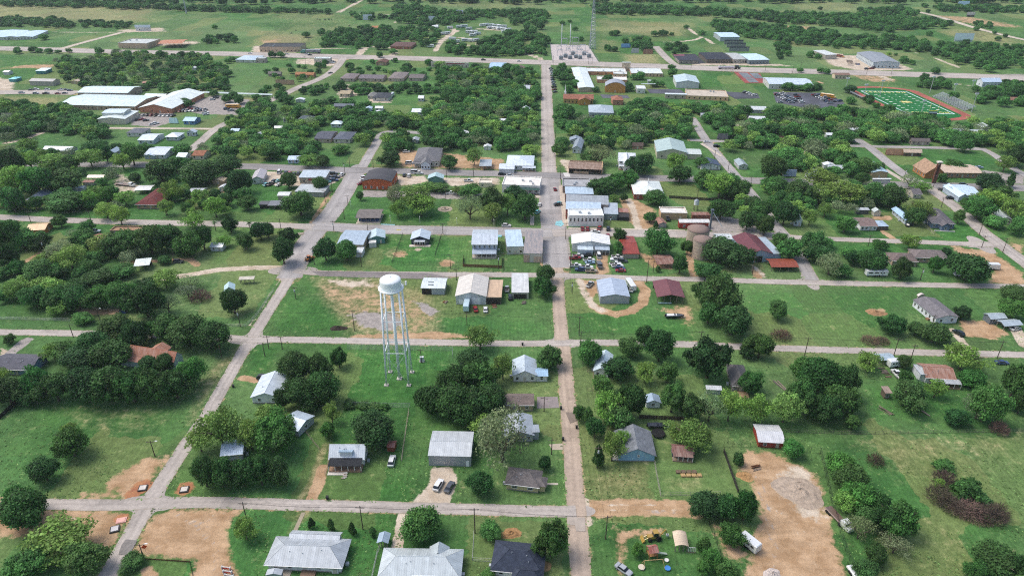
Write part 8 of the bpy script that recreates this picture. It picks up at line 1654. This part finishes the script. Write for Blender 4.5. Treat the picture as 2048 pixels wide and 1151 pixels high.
heap('scrap_heap', 'yard clutter beside the white cottage with a carport', 'junk', 1735, 446, 5, 12, 2.0, '#8f8a84', 2.6); heap('scrap_heap', 'playground clutter in the north-west gardens', 'junk', 712, 248, 0, 12, 3.0, '#b9c3c6', 4.0); heap('scrap_heap', 'pallets and machinery in the farm store stock yard', 'stock', 1700, 126, -20, 30, 6.0, '#77706c', 14.0); heap('scrap_heap', 'blue feed troughs stacked in the stock yard', 'troughs', 1715, 129, -20, 14, 5.0, '#4c6a94', 6.0)
# grazing cattle in the north-west pasture
cow_m = MB(); cow_m.hull8([(-1.1, -.4, .6), (.9, -.35, .6), (.9, .35, .6), (-1.1, .4, .6), (-1.1, -.35, 1.4), (.9, -.3, 1.45), (.9, .3, 1.45), (-1.1, .35, 1.4)]); cow_m.hull8([(.9, -.2, .9), (1.5, -.15, .5), (1.5, .15, .5), (.9, .2, .9), (.9, -.2, 1.4), (1.6, -.15, .9), (1.6, .15, .9), (.9, .2, 1.4)])
for sx in (-.9, .7):
    for sy in (-.28, .28): cow_m.hull8([(sx-.1, sy-.1, 0), (sx+.1, sy-.1, 0), (sx+.1, sy+.1, 0), (sx-.1, sy+.1, 0), (sx-.14, sy-.12, .65), (sx+.14, sy-.12, .65), (sx+.14, sy+.12, .65), (sx-.14, sy+.12, .65)])
cow_me = cow_m.mesh('cow', 'paint', True)
for i, (u, v) in enumerate([(635,40),(640,41),(650,40.5),(658,40),(663,40.5),(583,68),(592,62),(699,53)]):
    x, y = G(u, v); o = link('cow', cow_me, None, '#2b2624'); o.location = (x, y, 0); o.rotation_euler = (0, 0, i*1.3); tag(o, 'dark cow grazing in the far north-west pasture', 'cow', 'cattle in the pasture')
# grain silos
for i, (u, vb, vt, wpx, lb) in enumerate([(1404,518,466,38,'rusty concrete silo with an ivy-covered side'), (1397,488,449,44,'broad rust-topped silo behind the front silo')]):
    x, y = G(u, vb); R = wpx/sc(y, 10)/2; y += R*.6; h = (zat(y-R, vt+8)-.6)*.8; r = empty('silo', (x, y, 0)); tag(r, lb, 'silo')
    w = MB().lathe([(R, 0), (R, h)], 28).build('wall', 'stucco', r, '#b3a494', True)
    MB().lathe([(R*1.03, h-.15), (R*1.04, h), (R*.5, h+.9), (.02, h+1.5)], 28).build('roof', 'rusty_roof', r, '#a88e84', True)
    for k in range(6): MB().lathe([(R+.02, h*(k+.5)/6), (R+.06, h*(k+.5)/6), (R+.06, h*(k+.5)/6+.1), (R+.02, h*(k+.5)/6+.1)], 28).build('hoop', 'stucco', r, '#a8968a')
x, y = G(1419, 462); r = tag(empty('grain_elevator', (x, y, 0)), 'dark steel grain elevator leg behind the silos', 'elevator'); MB().box(-.4, .4, -.4, .4, 0, 11).build('leg_casing', 'metal_wall', r, '#5f6b74'); MB().box(-.7, .7, -.7, .7, 11, 12).build('head', 'metal_wall', r, '#5f6b74'); MB().tube((0, 0, 11), (5, -4, 4), .15, n=8).build('spout', 'steel', r)
x, y = G(1867, 366); r = tag(empty('bell_tower', (x, y, 0)), 'tall slim brick bell tower in front of the orange brick church', 'tower'); hh = zat(y, 326)
for s in (-1, 1): MB().box(s*.75-.35, s*.75+.35, -.5, .5, 0, hh).build('pier', 'brick', r, '#6e4a3c')
MB().box(-.4, .4, -.3, .3, 0, hh-1.5).build('panel', 'brick', r, '#4a3a34'); MB().box(-1.3, 1.3, -.7, .7, hh, hh+.4).build('cap', 'concrete', r, '#c9c2b6'); MB().box(-1.4, 1.4, -1.1, 1.1, hh+.4, hh+1.0).build('top_slab', 'concrete', r, '#d6d0c4')
r = thing('windmill_tank', 'small raised white tank on a timber stand behind the board fence', 'tank', 1391, 420); MB().tube((0, 0, 3.2), (0, 0, 5.4), 1.3, n=14).build('tank', 'paint', r, '#d0d4d4'); MB().lathe([(1.45, 5.35), (.8, 6.1), (.02, 6.5)], 14).build('cone_roof', 'metal_roof', r, '#a9b4bb')
for sx in (-.9, .9):
    for sy in (-.9, .9): MB().box(sx-.1, sx+.1, sy-.1, sy+.1, 0, 3.2).build('leg', 'wood', r, '#7a6a5c')

# ------------------------------------------------------------------ rank weeds and grass tufts in the lots and verges
def weeds():
    r = np.random.default_rng(77); V, F, T = [], [], []; n = 0
    for _ in range(26000):
        v = 560+600*r.uniform()**.8; u = r.uniform(-20, 2068); x, y = G(u, v)
        c = sin(x*.11+sin(y*.07)*2)+sin(y*.13+x*.05)+sin(x*.37+y*.29)
        if c < .35+r.normal()*.5: continue
        if any(abs((x-a)*cos(w)+(y-b)*sin(w)) < hw+.4 and abs(-(x-a)*sin(w)+(y-b)*cos(w)) < hd+.4 for a, b, w, hw, hd in FOOT[:60]): continue
        bad = False
        for a, b, hw in NEARSEG:
            dx, dy = b[0]-a[0], b[1]-a[1]; t = max(0, min(1, ((x-a[0])*dx+(y-a[1])*dy)/(dx*dx+dy*dy+1e-9)))
            if abs(x-a[0]-t*dx) < hw+.3 and math.hypot(x-a[0]-t*dx, y-a[1]-t*dy) < hw+.3: bad = True; break
        if bad or any(inside(x, y, q) for q in BARE): continue
        h = r.uniform(.06, .2); w = r.uniform(.15, .5); k = len(V); t = r.uniform()
        for j in range(3):
            a = r.uniform(0, 6.28); V += [(x-cos(a)*w, y-sin(a)*w, 0), (x+cos(a)*w, y+sin(a)*w, 0), (x+r.normal()*.15, y+r.normal()*.15, h)]; F.append((k+3*j, k+3*j+1, k+3*j+2)); T += [t]*3
    for a, b, hw in NEARSEG:                      # ragged grass along the road edges
        L = math.dist(a, b); nx, ny = -(b[1]-a[1])/(L+1e-9), (b[0]-a[0])/(L+1e-9)
        for _ in range(int(L*2.2)):
            t_, sd_ = r.uniform(), r.choice((-1, 1)); off = hw+r.normal()*.28+.08; x = a[0]+(b[0]-a[0])*t_+nx*off*sd_; y = a[1]+(b[1]-a[1])*t_+ny*off*sd_
            if any(p is not q_ and min(p[0][0], p[1][0])-9 < x < max(p[0][0], p[1][0])+9 and abs((x-p[0][0])*(p[1][1]-p[0][1])-(y-p[0][1])*(p[1][0]-p[0][0]))/(math.dist(p[0], p[1])+1e-9) < p[2]-.5 and min(p[0][1], p[1][1])-p[2] < y < max(p[0][1], p[1][1])+p[2] for q_ in ((a, b, hw),) for p in NEARSEG if p[0] != a): continue
            if any(inside(x, y, q) for q in BARE): continue
            w = r.uniform(.12, .42); h = r.uniform(.05, .16); k = len(V); tt = r.uniform()
            for j in range(2):
                g_ = r.uniform(0, 6.28); V += [(x-cos(g_)*w, y-sin(g_)*w, .05), (x+cos(g_)*w, y+sin(g_)*w, .05), (x+r.normal()*w, y+r.normal()*w, .05+h)]; F.append((k+3*j, k+3*j+1, k+3*j+2)); T += [tt]*3
    m = bpy.data.meshes.new('weeds'); m.from_pydata(V, [], F); at = m.attributes.new('tint', 'FLOAT', 'POINT'); at.data.foreach_set('value', np.array(T, np.float32)); m.materials.append(MATS['leaf'])
    tag(link('weeds', m, None, '#7fa05f'), kind='stuff')
NEARSEG = [q for q in ROADSEG if min(q[0][1], q[1][1]) < 360]
BARE = [p for ch, p, soft, hw, k in PATCH if ch in (DIRT, PALE) and hw is None and k > .55 and p[0][1] < 360]
weeds()

# ------------------------------------------------------------------ the hazy air over the plain
hz = NT('haze'); hz.n.remove(hz.b); pv = hz.node('ShaderNodeVolumePrincipled'); pv.inputs['Color'].default_value = (.80, .90, 1.0, 1); pv.inputs['Density'].default_value = .00006; pv.inputs['Anisotropy'].default_value = .2
hz.l.new(pv.outputs[0], hz.out.inputs['Volume'])
tag(MB().box(-9100, 9100, -1000, 9100, -1.0, 153).build('haze', 'haze'), kind='stuff')
